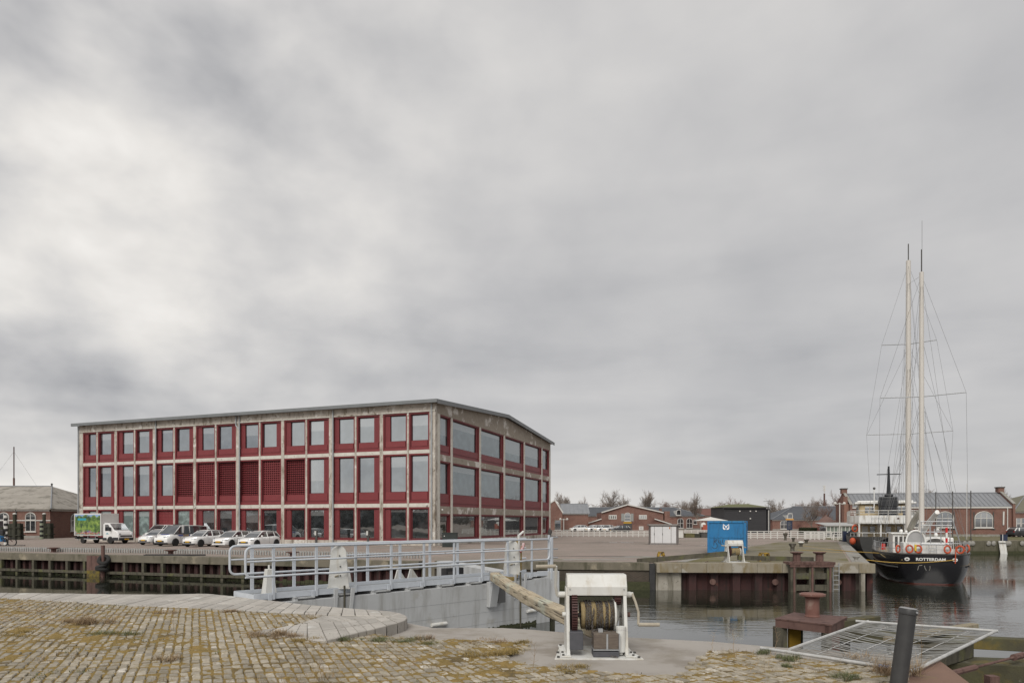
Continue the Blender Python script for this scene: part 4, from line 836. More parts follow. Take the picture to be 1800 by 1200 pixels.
# ================================================================== dolphin with bollard (near)
dz_ = SLAB + .02
dp = [U(x, y, .1) for x, y in ((1362, 1086), (1463, 1097.5), (1490, 1083), (1395, 1075.5))]
dol = empty('mooring_dolphin', (dp[0].x, dp[0].y, 0), 0, 'red brown steel platform on timber legs in the water beside the net', 'mooring dolphin')
lo = [(p.x - dp[0].x, p.y - dp[0].y) for p in dp]
MB().prism(lo, .07, .10).build('top_plate', M_rust, dol)
def inset(pl, k): c = Vector((sum(p[0] for p in pl) / len(pl), sum(p[1] for p in pl) / len(pl))); return [tuple(c + (Vector(p) - c) * k) for p in pl]
MB().prism(inset(lo, .985), -.10, .069).build('skirt', M_rust, dol)
ins = inset(lo, .86)
for i, p in enumerate(ins): MB().box(p[0] - .12, p[1] - .12, -3, p[0] + .12, p[1] + .12, -.101).build('leg', M_timb, dol)
for p in (inset(lo, .97)[0], inset(lo, .97)[1]): MB().box(p[0] - .0, p[1] - .01, -1.6, p[0] + .17, p[1] + .03, -.101).build('steel_strap', M_rust, dol)
MB().box(lo[0][0] + .35, ins[0][1] + .02, -1.7, lo[1][0] - .25, ins[0][1] + .12, -.11).build('timber_board', mat('lichen_timber', (.03, .027, .018), (.2, .12, .01), rough=.95, scale=2.2, contrast=3), dol)
for zz_ in (-.6,): MB().bar((ins[1][0], ins[1][1], zz_), (ins[2][0], ins[2][1], zz_), .2).build('brace', M_timb, dol)
bc = U(1428, 1083, .1); bo = MB().lathe([(.0, 0), (.17, 0), (.17, .02), (.155, .04), (.155, .44), (.2, .47), (.29, .49), (.295, .53), (.25, .55), (0, .56)], 28); tag(bo.build('bollard', mat('bollard_red', (.15, .07, .055), (.19, .10, .08), rough=.75, scale=4, spots=((.3, .25, .22), 6, .64), layer=((.27, .2, .165), 1.7, .56, .1)), loc=(bc.x, bc.y, .102), smooth=35), 'large red brown mooring bollard on top of the near steel platform', 'bollard', 'mooring bollards')
def timber(a, b, w_, h_, label, m=M_timb, name='timber_beam'):
    r = empty(name, a, 0, label, 'timber'); MB().bar((0, 0, 0), Vector(b) - Vector(a), w_, h_).build('beam', m, r, bevel=.015); return r
M_mtim = mat('mossy_timber', (.085, .08, .04), (.055, .05, .035), rough=.95, scale=2, bump=.01, bscale=20, layer=((.13, .10, .03), 1.1, .54, .1), spots=((.16, .15, .11), 3, .62))
timber(U(1462, 1101, -.1), U(1538, 1090, -.1), .3, .25, 'mossy timber running right from the steel platform', M_mtim)
timber(U(1466, 1115, -.3), U(1830, 1134, -.3), .3, .26, 'long mossy horizontal timber under the net leading off to the right', M_mtim)
timber(U(1640, 1152, -.05), U(1690, 1138, -.05), .42, .3, 'short grey timber block under the right pipe of the net', M_timb)
timber(U(1640, 1180, -.5), U(1880, 1192, -.35), .8, .5, 'broad dark green fender timber at the bottom right corner', M_mtim)
timber(U(1560, 1124, -.08), U(1713, 1099, -.08), .2, .12, 'pale plank crossing under the far side of the net', M_wood, 'plank')
tb = empty('turnbuckle', U(1672, 1183, -.02), 0, 'rust brown tie rod with shackle at the bottom right corner', 'tie rod')
e_ = U(1800, 1150, -.02) - U(1672, 1183, -.02); MB().tube([(0, 0, 0), e_ * .3], .05, 8).build('rod', M_rust, tb); MB().tube([(e_ * .3), e_ * 1.1], .022, 8).build('rod', M_rust, tb); MB().tube([e_ * .84, e_ * .98], .06, 8).build('shackle', M_rust, tb)
MB().box(.55, -.08, -.16, .7, .06, -.03).build('eye_plate', M_rust, tb)
# ================================================================== net
NZ = .16
n0 = U(1337, 1138, NZ); n1 = U(1606, 1178.5, NZ); n2 = U(1750, 1108.5, NZ); n3 = U(1513, 1091, NZ); nl0 = U(1388, 1140.5, NZ); 
ne = empty('wire_net', (n0.x, n0.y, 0), 0, 'grey pipe frame strung with slack wires lying over the quay edge', 'wire net')
def nb(p): return Vector((p[0] - n0.x, p[1] - n0.y, p[2]))
M_wirec = mat('net_wire', (.3, .3, .29), (.2, .2, .19), rough=.6, scale=3)
M_pipe = mat('net_pipe', (.48, .48, .47), (.34, .34, .33), rough=.55, scale=6, spots=((.25, .23, .2), 8, .62))
for a, b in ((n0, n1), (n1, n2), (n3 + Vector((-.1, .02, 0)), n2 + Vector((.05, 0, 0))), (nl0, n3 + Vector((.16, 0, 0)))): MB().tube([nb(a), nb(b)], .028, 8).build('frame_pipe', M_pipe, ne, smooth=True)
MB().tube([nb(n0.lerp(n1, .80)), nb(n0.lerp(n1, .86))], .0295, 8).build('blue_tape', mat('blue_tape', (.12, .25, .5), (.2, .3, .5)), ne)
ln0, ln1, rn0, rn1 = nb(nl0), nb(n3 + Vector((.16, 0, 0))), nb(n1), nb(n2)
r_ = random.Random(4)
wm = MB()
for i in range(54):
    t = (i + .5) / 54; a = ln0.lerp(ln1, t); b = rn0.lerp(rn1, t); sag = r_.uniform(.02, .09) + (.06 if .3 < t < .62 else 0); side = r_.uniform(-.05, .05)
    pts = []
    for k in range(9): q = a.lerp(b, k / 8); f = math.sin(PI * k / 8); pts.append(q + Vector((0, -side * f + .02 * math.sin(k * 2 + i), -sag * f)))
    MB().tube(pts, .0055, 4, cap=False).build('wire', M_wirec, ne)
for k in (1, 2, 3, 4):
    t = k / 5; a = ln0.lerp(rn0, t); b = ln1.lerp(rn1, t); MB().tube([a.lerp(b, j / 12) + Vector((.006 * math.sin(j * 1.7), 0, -.08 * math.sin(PI * t) + .004 * math.sin(j * 2.9))) for j in range(13)], .008, 4).build('cross_wire', M_pipe, ne)
# ================================================================== leaning black post
bp = U(1577, 1217, SLAB); bt = at(1597, bp.y, 0); bt.z = zat(1069, bp.y)
ps = empty('black_post', bp, 0, 'leaning black round post at the bottom right', 'post'); M_post = mat('post_black', (.035, .035, .036), (.05, .05, .05), rough=.45, scale=6, spots=((.12, .1, .08), 12, .68)); dv = bt - bp
MB().tube([(0, 0, 0), dv * .93], .103, 24).build('tube', M_post, ps, smooth=40); MB().tube([dv * .93, dv * .935, dv * .99, dv], [.103, .112, .114, .108], 24).build('collar', M_post, ps, smooth=40); MB().tube([dv * 1.0, dv * 1.012], [.113, .09], 24).build('cap', mat('post_cap', (.3, .3, .3), (.18, .18, .18), rough=.5), ps, smooth=40)
MB().lathe([(0, -.015), (.014, -.015), (.014, .01), (0, .01)], 8, axis='y').build('bolt', M_steel, ps, loc=dv * .965 + Vector((.05, -.105, 0)))
# ================================================================== fender tower on the pier
ft = empty('fender_tower', (at(1386, 36.9).x, 36.75, 0), 0, 'dark timber and rust steel fender tower before the pier with a ladder', 'fender tower')
FW = at(1463, 36.9).x - at(1386, 36.9).x
MB().box(-.05, -.12, .0, FW + .05, .75, .14).build('top_plate', M_rust, ft); MB().box(0, -.1, -.13, FW, .0, -.001).build('top_beam', M_rust, ft)
for x in (0.05, FW * .5 - .13, FW - .36): MB().box(x, -.02, -3, x + .3, .3, -.131).build('pile', M_timb, ft)
for x in (.18, FW * .5 - .03, FW - .25): MB().box(x, -.08, -2.2, x + .1, -.021, -.131).build('steel_strap', M_rust, ft)
for z in (-.62, -1.25, -1.9): MB().box(.3, .02, z - .16, FW - .3, .2, z + .16).build('cross_timber', M_timb, ft)
for px in (1400.5, 1440.5):
    p = at(px, 36.95); o = MB().lathe([(0, 0), (.26, 0), (.26, .02), (.2, .04), (.2, .42), (.3, .46), (.34, .5), (.33, .53), (0, .55)], 18).build('bollard', M_rust, loc=(p.x, 36.95, .142), smooth=35); tag(o, ('left' if px < 1420 else 'right') + ' one of the two rust red bollards on the fender tower', 'bollard', 'mooring bollards')
la = empty('ladder', (at(1462, 37).x + .05, 36.95, 0), 0, 'pale grey steel ladder on the right side of the fender tower', 'ladder')
for x in (0, .32): MB().tube([(x, 0, .1), (x, 0, -2.3)], .025, 6).build('rail', M_steel, la)
for k in range(9): MB().tube([(0, 0, -.1 - k * .25), (.32, 0, -.1 - k * .25)], .018, 6).build('rung', M_steel, la)
# ================================================================== main building
BLD = empty('office_building', (-7.2, 64.0, 0), math.atan2(-.345, .939), 'long three storey concrete office building with dark red window cassettes', 'building')
M_bc = mat('board_concrete', (0.52, 0.48, 0.43), (0.37, 0.335, 0.29), rough=.95, scale=1.6, streak=((.17, .14, .105), 2.2, .3), spots=((.6, .58, .54), .9, .58), bump=.012, bscale=10, layer=((.15, .125, .095), 2.6, .61, .08))
M_band = mat('band_concrete', (0.6, 0.58, 0.53), (0.46, 0.44, 0.39), rough=.92, scale=2.4, spots=((.22, .19, .15), 1.6, .62), bump=.008, bscale=14)
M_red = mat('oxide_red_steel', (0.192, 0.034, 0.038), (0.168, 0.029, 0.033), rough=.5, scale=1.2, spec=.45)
M_redd = mat('oxide_red_inner_shade', (0.09, 0.016, 0.019), (0.075, 0.014, 0.016), rough=.6, scale=1.5)  # darker red for inner parts; paints shade into the recessed lattice gaps
M_slot = mat('perforation_dark', (.05, .012, .014), rough=.8)
M_zinc = mat('zinc_roof', (.17, .18, .19), (.13, .14, .15), rough=.45, metal=.2, scale=1.2, stretch=(1, 1, 1))
M_pipe2 = mat('downpipe_zinc', (.36, .38, .39), (.28, .29, .30), rough=.5, metal=.2, scale=5)
M_gl = glass('window_glass', (.02, .025, .03), .40, (.88, .94, .98), .015, .004)
M_glr = glass('end_window_glass', (.03, .045, .05), .2, (.86, .94, .97), .02, .004)
M_glg = glass('ground_glass', (.015, .018, .02), .36, (.85, .9, .92), .02, .004)
M_glt = glass('frosted_glass', (.12, .16, .155), .22, (.85, .93, .92), .15)
LB, BW = 46.4, 2.9
class Fac:
    """facade frame: u along, d inward, z up -> building coordinates"""
    def __init__(s, kind): s.k = kind
    def M(s, u, z=0):
        if s.k == 'L': return Matrix.Translation((u, 0, z))
        return Matrix.Translation((0, u, z)) @ Matrix.Rotation(PI / 2, 4, 'Z')
def place(o, F, u, z=0): o.matrix_local = F.M(u, z); return o
def ring(mb, x0, z0, x1, z1, t, d0, d1):
    mb.box(x0, d0, z0, x0 + t, d1, z1); mb.box(x1 - t, d0, z0, x1, d1, z1); mb.box(x0 + t, d0, z0, x1 - t, d1, z0 + t); mb.box(x0 + t, d0, z1 - t, x1 - t, d1, z1)
def perf(mb, x0, z0, x1, z1, d, sx=.085, sz=.085, r=.024):
    nx = int((x1 - x0) / sx); nz = int((z1 - z0) / sz)
    for i in range(nx):
        for k in range(nz):
            cx = x0 + (i + .5) * (x1 - x0) / nx; cz_ = z0 + (k + .5) * (z1 - z0) / nz; mb.add([(cx - r, d, cz_), (cx, d, cz_ - r), (cx + r, d, cz_), (cx, d, cz_ + r)], [(0, 1, 2, 3)])
def window(F, u0, u1, z0, z1, kind, jamb=0, side=0, gm=None, panel=.55):
    """outer ring flush with columns, inner tray 0.28 m deep, spandrel panel, glass, perforated jamb on one side"""
    W = u1 - u0; H = z1 - z0; mb = MB(); ring(mb, 0, 0, W, H, .13, .06, .2); 
    win = place(mb.build('window', M_red, BLD), F, u0, z0)
    # tray: inner frame
    a0, a1, b0, b1 = .13, W - .13, .13, H - .13
    lo = .34 if kind != 'ground' else .0
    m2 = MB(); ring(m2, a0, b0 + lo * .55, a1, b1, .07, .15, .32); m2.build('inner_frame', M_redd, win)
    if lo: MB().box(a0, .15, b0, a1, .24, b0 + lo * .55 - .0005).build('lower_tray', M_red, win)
    a0 += .07; a1 -= .07; b0 += lo * .55 + .07; b1 -= .07
    if kind == 'lattice' or kind == 'lattice_open':
        back = MB().box(a0, .43, b0, a1, .45, b1); back.build('backing', M_slot if kind == 'lattice_open' else M_redd, win)
        zs = b0 + .62; MB().box(a0, .24, b0, a1, .30, zs).build('panel', M_red, win)
        m = MB(); nx = 9; nz = 15
        if kind == 'lattice_open':
            for i in range(nx + 1): x = a0 + (a1 - a0) * i / nx; m.box(max(a0, x - .035), .26, zs, min(a1, x + .035), .36, b1)
            for k in range(nz + 1): z = zs + (b1 - zs) * k / nz; m.box(a0, .25, max(zs, z - .05), a1, .37, min(b1, z + .05))
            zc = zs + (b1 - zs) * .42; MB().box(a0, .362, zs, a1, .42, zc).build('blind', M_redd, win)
        else:
            pass
            for k in range(nz):
                for i in range(nx):
                    x = a0 + (a1 - a0) * (i + .5) / nx; z = zs + (b1 - zs) * (k + .5) / nz; hx = .085; m.add([(x - hx, .36, z + .05), (x + hx, .36, z + .05), (x + hx, .24, z - .06), (x - hx, .24, z - .06)], [(3, 2, 1, 0)]); m.add([(x - hx, .24, z - .06), (x + hx, .24, z - .06), (x + hx, .34, z - .1), (x - hx, .34, z - .1)], [(3, 2, 1, 0)])
        tag(m.build('lattice', M_red, win), kind='stuff'); return win
    if kind == 'door':
        m = MB(); m.box(a0, .3, b0, a1, .36, b1)
        for k in range(1, 8): m.box(a0, .27, b0 + (b1 - b0) * k / 8 - .03, a1, .3, b0 + (b1 - b0) * k / 8 + .03)
        for k in range(1, 5): m.box(a0 + (a1 - a0) * k / 5 - .03, .275, b0, a0 + (a1 - a0) * k / 5 + .03, .3, b1)
        m.build('shutter', M_red, win); return win
    if kind == 'upper':
        MB().box(a0 + .03, .11, b0 - .05, a1 - .03, .19, b0 + panel).build('panel', M_red, win); b0 += panel
    if side:
        if side < 0: x0, x1 = a0, a0 + jamb; a0 += jamb
        else: x0, x1 = a1 - jamb, a1; a1 -= jamb
        MB().box(x0, .17, b0, x1, .26, b1).build('side_panel', M_red, win); m = MB(); perf(m, x0 + .06, b0 + .05, x1 - .06, b1 - .05, .167); 
        o = tag(m.build('perforations', M_slot, win), kind='stuff')
    j1, j2 = random.uniform(-.010, .010), random.uniform(-.012, .012)
    MB().quad((a0, .30 + j1, b0), (a1, .30 - j1, b0), (a1, .30 - j1 + j2, b1), (a0, .30 + j1 + j2, b1)).build('pane', gm or M_gl, win)
    m = MB(); ring(m, a0, b0, a1, b1, .045, .23, .28); m.build('sash', MATS['oxide_red_inner_shade'] if kind != 'ground' else M_red, win)
    return win
FL, FR = Fac('L'), Fac('R')
EAVE = 13.45
# structural core behind facades (dark interior wall)
MB().prism([(-LB + .3, .55), (-.55, .55), (-.55, 36.6), (-LB + .3, 36.6)], .0, 13.0).build('core', mat('interior_dark', (.03, .03, .03), rough=.9), BLD)
# columns left
for i in range(17):
    u = -LB + i * BW; hw = (.18 if i % 2 == 0 else .10); 
    if i == 0: x0, x1 = u, u + .62
    elif i == 16: x0, x1 = -.62, 0
    else: x0, x1 = u - hw, u + hw
    place(MB().box(0, .0, 0, x1 - x0, .52, 12.62).build('column', M_bc, BLD, bevel=.02), FL, x0)
def cspan(i):   # clear span of bay i
    a = -LB + i * BW + (.62 if i == 0 else (.18 if i % 2 == 0 else .10)); b = -LB + (i + 1) * BW - (.62 if i == 15 else (.18 if (i + 1) % 2 == 0 else .10)); return a, b
for i in range(16):
    a, b = cspan(i); a += .002; b -= .002
    for z0, z1 in ((3.66, 4.02), (8.74, 9.08)): place(MB().box(0, .04, 0, b - a, .5, z1 - z0).build('floor_band', M_band, BLD), FL, a, z0)
    place(MB().box(0, .06, 0, b - a, .5, .44).build('plinth', M_bc, BLD), FL, a, 0)
    side = -1 if i % 2 == 0 else 1; jw = .5 if i != 15 else 0; side = side if i != 15 else 0
    window(FL, a, b, 9.082, 12.62, 'upper', jw, side, panel=.5)
    if 5 <= i <= 10:
        k = 'lattice_open' if i in (6, 9) else 'lattice'; window(FL, a, b, 4.022, 8.738, k)
    else: window(FL, a, b, 4.022, 8.738, 'upper', jw, side, panel=.7)
    if i == 4: window(FL, a, b, .442, 3.658, 'door')
    else: window(FL, a, b, .442, 3.658, 'ground', jw, side, gm=M_glt if i in (0, 1, 2, 3, 5) else M_glg)
# frieze pieces left, two bays each
for i in range(8):
    place(MB().box(.003, .0, 0, 2 * BW - .003, .52, EAVE - 12.622).build('frieze', M_bc, BLD, bevel=.02), FL, -LB + 2 * i * BW, 12.622)
    place(MB().box(0, -.05, 0, 2 * BW - .01, 0.0, .12).build('frieze_board', M_band if i % 3 else M_bc, BLD), FL, -LB + 2 * i * BW, 12.64)
# right facade
WR = 37.0; cols = [0, 3.66, 10.9, 18.3, 25.55, 33.0, WR]
for j, u in enumerate(cols):
    hw = .18
    if j == 0: x0, x1 = .54, 1.0
    elif j == 6: x0, x1 = WR - .5, WR
    else: x0, x1 = u - hw, u + hw
    place(MB().box(0, -.03, 0, x1 - x0, .5, 12.5).build('column', M_band, BLD, bevel=.02), FR, x0)
for j in range(6):
    a = (1.0 if j == 0 else cols[j] + .18) + .002; b = (WR - .5 if j == 5 else cols[j + 1] - .18) - .002
    for z0, z1 in ((3.04, 3.76), (8.1, 8.7)): place(MB().box(0, .03, 0, b - a, .5, z1 - z0).build('floor_band', mat('patched_plaster', (.34, .30, .25), (.27, .235, .195), rough=.95, scale=2.5, spots=((.60, .57, .53), .55, .56), bump=.01, bscale=9, layer=((.2, .17, .14), 1.7, .6, .1)), BLD), FR, a, z0)
    place(MB().box(0, .05, 0, b - a, .5, .44).build('plinth', M_bc, BLD), FR, a, 0)
    jw = .12 if b - a < 4 else .34
    window(FR, a, b, 8.702, 12.5, 'upper', jw, 1, panel=.55, gm=M_glr); window(FR, a, b, 3.762, 8.098, 'upper', jw, 1, panel=.8, gm=M_glr); window(FR, a, b, .442, 3.038, 'ground', jw, 1, gm=M_glg)
M_pl = MATS['patched_plaster']
# gable wall above the windows
RIDGE = 14.75
gp = [(.54, 12.502), (WR, 12.502), (WR, EAVE), (WR / 2, RIDGE - .1), (.54, EAVE + .03)]
seg = [(.54, 7.2), (7.2, 14.6), (14.6, 18.5), (18.5, 22.2), (22.2, 29.8), (29.8, WR)]
def topz(u): return EAVE + (RIDGE - .12 - EAVE) * (1 - abs(u - WR / 2) / (WR / 2))
for a, b in seg:
    pts = [(a + .003, 0, 12.502), (b - .003, 0, 12.502), (b - .003, 0, topz(b)), (a + .003, 0, topz(a))]
    place(MB().extr(pts, (0, .5, 0)).build('gable_panel', M_pl, BLD), FR, 0)
M_fas = mat('fascia_zinc', (.19, .2, .205), (.15, .16, .165), rough=.5, metal=.1, scale=1.5)
# roof: two planes with overhang, fascia, gutter
ov = .45
for s in (0, 1):
    if s == 0: y0, z0_, y1, z1_ = -ov, EAVE + .0, WR / 2, RIDGE
    else: y0, z0_, y1, z1_ = WR + ov, EAVE + .0, WR / 2, RIDGE
    pts = [(-LB - ov, y0, z0_), (ov, y0, z0_), (ov, y1, z1_), (-LB - ov, y1, z1_)]
    if s: pts = pts[::-1]
    MB().extr(pts, (0, 0, .14)).build('roof', M_zinc, BLD)
m = MB(); x = -LB
MB().box(-LB - ov - .1, -ov - .16, EAVE - .1, ov + .02, -ov - .002, EAVE + .24).build('gutter', M_fas, BLD, bevel=.03)
MB().box(-LB - ov, -ov, EAVE - .012, ov, -.02, EAVE - .002).build('soffit', M_band, BLD)
for y0, y1, z0_, z1_ in ((-ov, WR / 2, EAVE, RIDGE), (WR + ov, WR / 2, EAVE, RIDGE)): MB().bar((ov + .02, y0, z0_ + .02), (ov + .02, y1, z1_ + .02),   .06, .40).build('verge_trim', M_fas, BLD)
for u in (-46.0, -36.5, -24.5, -12.6, -2.2):
    m = MB(); m.box(0, 0, 0, .9, .5, .22); m.box(1.0, .1, 0, 1.3, .4, .12); m.build('roof_hatch', M_plinth, BLD, loc=(u, .4, EAVE + .18))
# downpipes
for i, u in enumerate((-LB + .0, -LB + 4 * BW + .35, -LB + 8 * BW + .35, -LB + 12 * BW + .35, -.35)):
    MB().tube([(u, -.09, EAVE - .05), (u, -.09, .1)], .075, 8).build('downpipe', M_pipe2, BLD)
    if i in (2,): MB().tube([(u - .45, -.09, EAVE - .06), (u - .45, -.09, 12.4), (u, -.09, 11.9)], .07, 8).build('downpipe', M_pipe2, BLD)
    for z in (2, 6, 10): MB().box(u - .1, -.1, z, u + .1, -.0, z + .05).build('pipe_clip', M_pipe2, BLD)
for u, z in ((-33.6, 3.84), (-28.9, 3.84), (-.9, 3.85)): MB().lathe([(0, -.12), (.09, -.1), (.09, 0), (0, 0)], 8, axis='y').build('wall_lamp', M_white, BLD, loc=(u, .035, z))
MB().lathe([(0, -.12), (.09, -.1), (.09, 0), (0, 0)], 8, axis='y').build('wall_lamp', M_white, BLD, loc=(.12, 1.2, 3.4), rz=PI / 2)
# electrical cabinet at the corner and two charging posts
p = U(790, 961, 0); ec = empty('electrical_cabinet', (p.x, p.y, 0), R(-5), 'dark green electrical cabinet in front of the building corner', 'cabinet'); M_ec = mat('cabinet_green', (.022, .028, .027), (.03, .036, .034), rough=.6)
MB().box(-.66, 0, 0, .66, .6, 1.22).build('body', M_ec, ec, bevel=.02); MB().box(-.7, -.04, 1.222, .7, .64, 1.3).build('lid', M_ec, ec, bevel=.01); MB().box(-.6, -.012, .1, -.01, -.001, 1.1).build('door', M_ec, ec); MB().box(.01, -.012, .1, .6, -.001, 1.1).build('door', M_ec, ec); MB().box(-.5, -.016, .95, -.42, -.013, 1.03).build('sticker', M_white, ec)
for px, lb in ((556, 'black charging post with white screen, left one before the red windows'), (647, 'black charging post with white screen, right one before the red windows')):
    p = U(px, 958); c = empty('charging_post', (p.x, p.y, 0), 0, lb, 'charging post', 'charging posts by the building'); MB().box(-.1, -.08, 0, .1, .08, .9).build('pedestal', M_plinth, c); MB().box(-.17, -.1, .9, .13, .1, 1.45).build('head', M_plinth, c, bevel=.02); MB().box(-.15, -.115, .98, -.0, -.101, 1.38).build('screen', M_white, c)
# ================================================================== vehicles
M_car = mat('car_white', (.74, .74, .73), (.7, .7, .69), rough=.25, scale=1, spec=.6)
M_tyre = mat('tyre', (.018, .018, .018), (.026, .025, .024), rough=.85); M_rim = mat('rim', (.38, .39, .40), (.3, .3, .31), rough=.35, metal=.5)
M_cglass = glass('car_glass', (.012, .014, .016), .13, (.9, .93, .96), .03); M_trim = mat('car_trim', (.03, .03, .033), rough=.6); M_plate = mat('yellow_plate', (.62, .36, .03), rough=.5); M_lamp = glass('lamp_glass', (.35, .36, .38), .35)
def wheel_mesh(r=.31, w_=.2):
    t = MB().lathe([(r * .62, -w_ / 2), (r * .93, -w_ / 2), (r, -w_ / 2 + .03), (r, w_ / 2 - .03), (r * .93, w_ / 2), (r * .62, w_ / 2)], 20, axis='y').mesh('tyre', M_tyre, 35)
    m = MB(); m.lathe([(0, -w_ / 2 + .03), (r * .62, -w_ / 2 + .03), (r * .62, w_ / 2 - .03), (0, w_ / 2 - .03)], 16, axis='y')
    for k in range(5):
        for s in (-1, 1): m.T = Matrix.Rotation(2 * PI * k / 5, 4, 'Y'); m.box(-.03, s * (w_ / 2 - .02) - .012, 0.02, .03, s * (w_ / 2 - .02) + .012, r * .6)
    m.T = None; return t, m.mesh('rim', M_rim)
WH = {}
def wheel(par, x, y, r, w_=.2):
    if (r, w_) not in WH: WH[(r, w_)] = wheel_mesh(r, w_)
    t, m = WH[(r, w_)]; o = inst('wheel', t, par, (x, y, r)); inst('rim', m, o, (0, 0, 0)); return o
def car(label, kind='hatch', cat='car', group='white cars parked in a row before the building'):
    r = empty('parked_van' if kind == 'van' else 'parked_car', (0, 0, 0), 0, label, cat, group)
    if kind == 'hatch':   # x, half width, belt z, low z
        st = [(-2.02, .55, .62, .42), (-1.98, .72, .80, .30), (-1.8, .80, .93, .24), (-1.2, .86, .97, .2), (-.3, .875, .93, .18), (.6, .87, .91, .18), (.95, .86, .90, .18), (1.35, .85, .84, .19), (1.7, .80, .76, .2), (1.92, .70, .68, .24), (2.02, .52, .56, .3)]
        gh = [(-1.92, .70, .92), (-1.45, .62, 1.36), (-.7, .60, 1.44), (0, .60, 1.43), (.32, .60, 1.38), (1.12, .74, .90)]; wr = .32; wx = (-1.28, 1.27); hwid = .875; nose = 2.02
    elif kind == 'suv':
        st = [(-2.1, .6, .75, .45), (-2.05, .75, .95, .34), (-1.85, .84, 1.05, .28), (-1.2, .89, 1.07, .24), (-.3, .90, 1.03, .22), (.6, .89, 1.02, .22), (1.0, .88, 1.0, .22), (1.4, .87, .96, .23), (1.75, .83, .88, .25), (1.98, .74, .78, .28), (2.08, .55, .64, .34)]
        gh = [(-1.98, .72, 1.02), (-1.6, .64, 1.5), (-.8, .62, 1.58), (0, .62, 1.57), (.25, .62, 1.52), (1.05, .76, 1.0)]; wr = .34; wx = (-1.32, 1.3); hwid = .9; nose = 2.08
    else:
        st = [(-2.55, .90, .95, .4), (-2.5, .93, 1.1, .32), (-2.2, .95, 1.12, .26), (-1.2, .96, 1.12, .24), (-.2, .96, 1.12, .22), (1.0, .96, 1.12, .22), (1.5, .95, 1.14, .22), (1.85, .93, 1.08, .24), (2.15, .9, .98, .25), (2.38, .82, .84, .28), (2.48, .62, .68, .36)]
        gh = [(-2.52, .88, 1.1), (-2.42, .82, 1.82), (-1.2, .80, 1.91), (.4, .80, 1.91), (.85, .79, 1.86), (1.72, .87, 1.12)]; wr = .34; wx = (-1.55, 1.55); hwid = .96; nose = 2.48
    # body loft
    vs = []; prof = [(.0, 1), (.86, 1), (.97, .86), (1.0, .62), (1.0, .3), (.97, .06), (.88, 0), (0, 0)]
    for x, hw, zb, zl in st:
        for a, b in prof: vs.append((x, hw * a, zl + (zb - zl) * b))
        for a, b in prof[::-1][1:-1]: vs.append((x, -hw * a, zl + (zb - zl) * b))
    K = 14; fs = [(i * K + j, i * K + (j + 1) % K, (i + 1) * K + (j + 1) % K, (i + 1) * K + j) for i in range(len(st) - 1) for j in range(K)] + [tuple(range(K - 1, -1, -1)), tuple((len(st) - 1) * K + j for j in range(K))]
    MB().add(vs, fs).build('body', M_car, r, smooth=42)
    # greenhouse : glass loft
    vs = []; 
    for x, hw, z in gh: vs += [(x, -hw, z), (x, hw, z)]
    base = [(gh[0][0], gh[0][1], gh[0][2]), (gh[-1][0], gh[-1][1], gh[-1][2])]
    top = gh[1:-1]; zb = gh[0][2] - .04
    vs = []; fs = []
    bl = [(-hwid * .86) , (hwid * .86)]
    xs = [g[0] for g in gh]
    bot = [(x, gh[0][1] + (gh[-1][1] - gh[0][1]) * (x - xs[0]) / (xs[-1] - xs[0])) for x in xs]
    bot = [(x, max(h_, hwid * .84) if 0 < i < len(xs) - 1 else h_) for i, (x, h_) in enumerate(bot)]
    for i, (x, hw, z) in enumerate(gh):
        bx, bh = bot[i]; vs += [(bx, -bh, zb), (x, -hw, z), (x, hw, z), (bx, bh, zb)]
    n = len(gh)
    for i in range(n - 1):
        for j in range(3): fs.append((i * 4 + j, (i + 1) * 4 + j, (i + 1) * 4 + j + 1, i * 4 + j + 1))
    MB().add(vs, fs).build('windows', M_cglass, r)
    # roof skin and pillars
    rv = []; m = MB(); t2 = gh[1:-1]
    for x, hw, z in t2: rv += [(x, -hw - .015, z - .03), (x, -hw + .05, z + .022), (x, hw - .05, z + .022), (x, hw + .015, z - .03)]
    fs = [(i * 4 + j, (i + 1) * 4 + j, (i + 1) * 4 + j + 1, i * 4 + j + 1) for i in range(len(t2) - 1) for j in range(3)]; m.add(rv, fs); m.build('roof', M_car, r, smooth=50)
    pm = MB()
    for s in (-1, 1):
        g = gh; pm.bar((g[-1][0] - .02, s * bot[-1][1], zb + .02), (g[-2][0], s * (g[-2][1] + .01), g[-2][2]), .05, .05)
        pm.bar((g[0][0] + .0, s * (bot[0][1] + .01), zb + .02), (g[1][0], s * (g[1][1] + .01), g[1][2]), .12 if kind != 'van' else .1, .06)
        pm.bar((-.25, s * (hwid * .84 + .02), zb), (-.2, s * (g[2][1] + .035), g[2][2] - .07), .05, .07)
        pm.bar((-1.25, s * (hwid * .84 + .01), zb), (-1.1, s * (g[2][1] + .03), g[2][2] - .1), .16, .05) if kind != 'van' else pm.bar((.62, s * (hwid * .84 + .03), zb), (.55, s * (g[2][1] + .03), g[2][2] - .04), .22, .05)
    pm.build('pillar', M_car, r)
    for x in wx:
        for s in (-1, 1):
            MB().tube([((wr + .03) * math.cos(PI * k / 12 - .25), 0, (wr + .03) * math.sin(PI * k / 12 - .25)) for k in range(15)], .035, 5).build('wheel_arch', M_trim, r, loc=(x, s * (hwid - .012), wr)); wheel(r, x, s * (hwid - .055), wr)
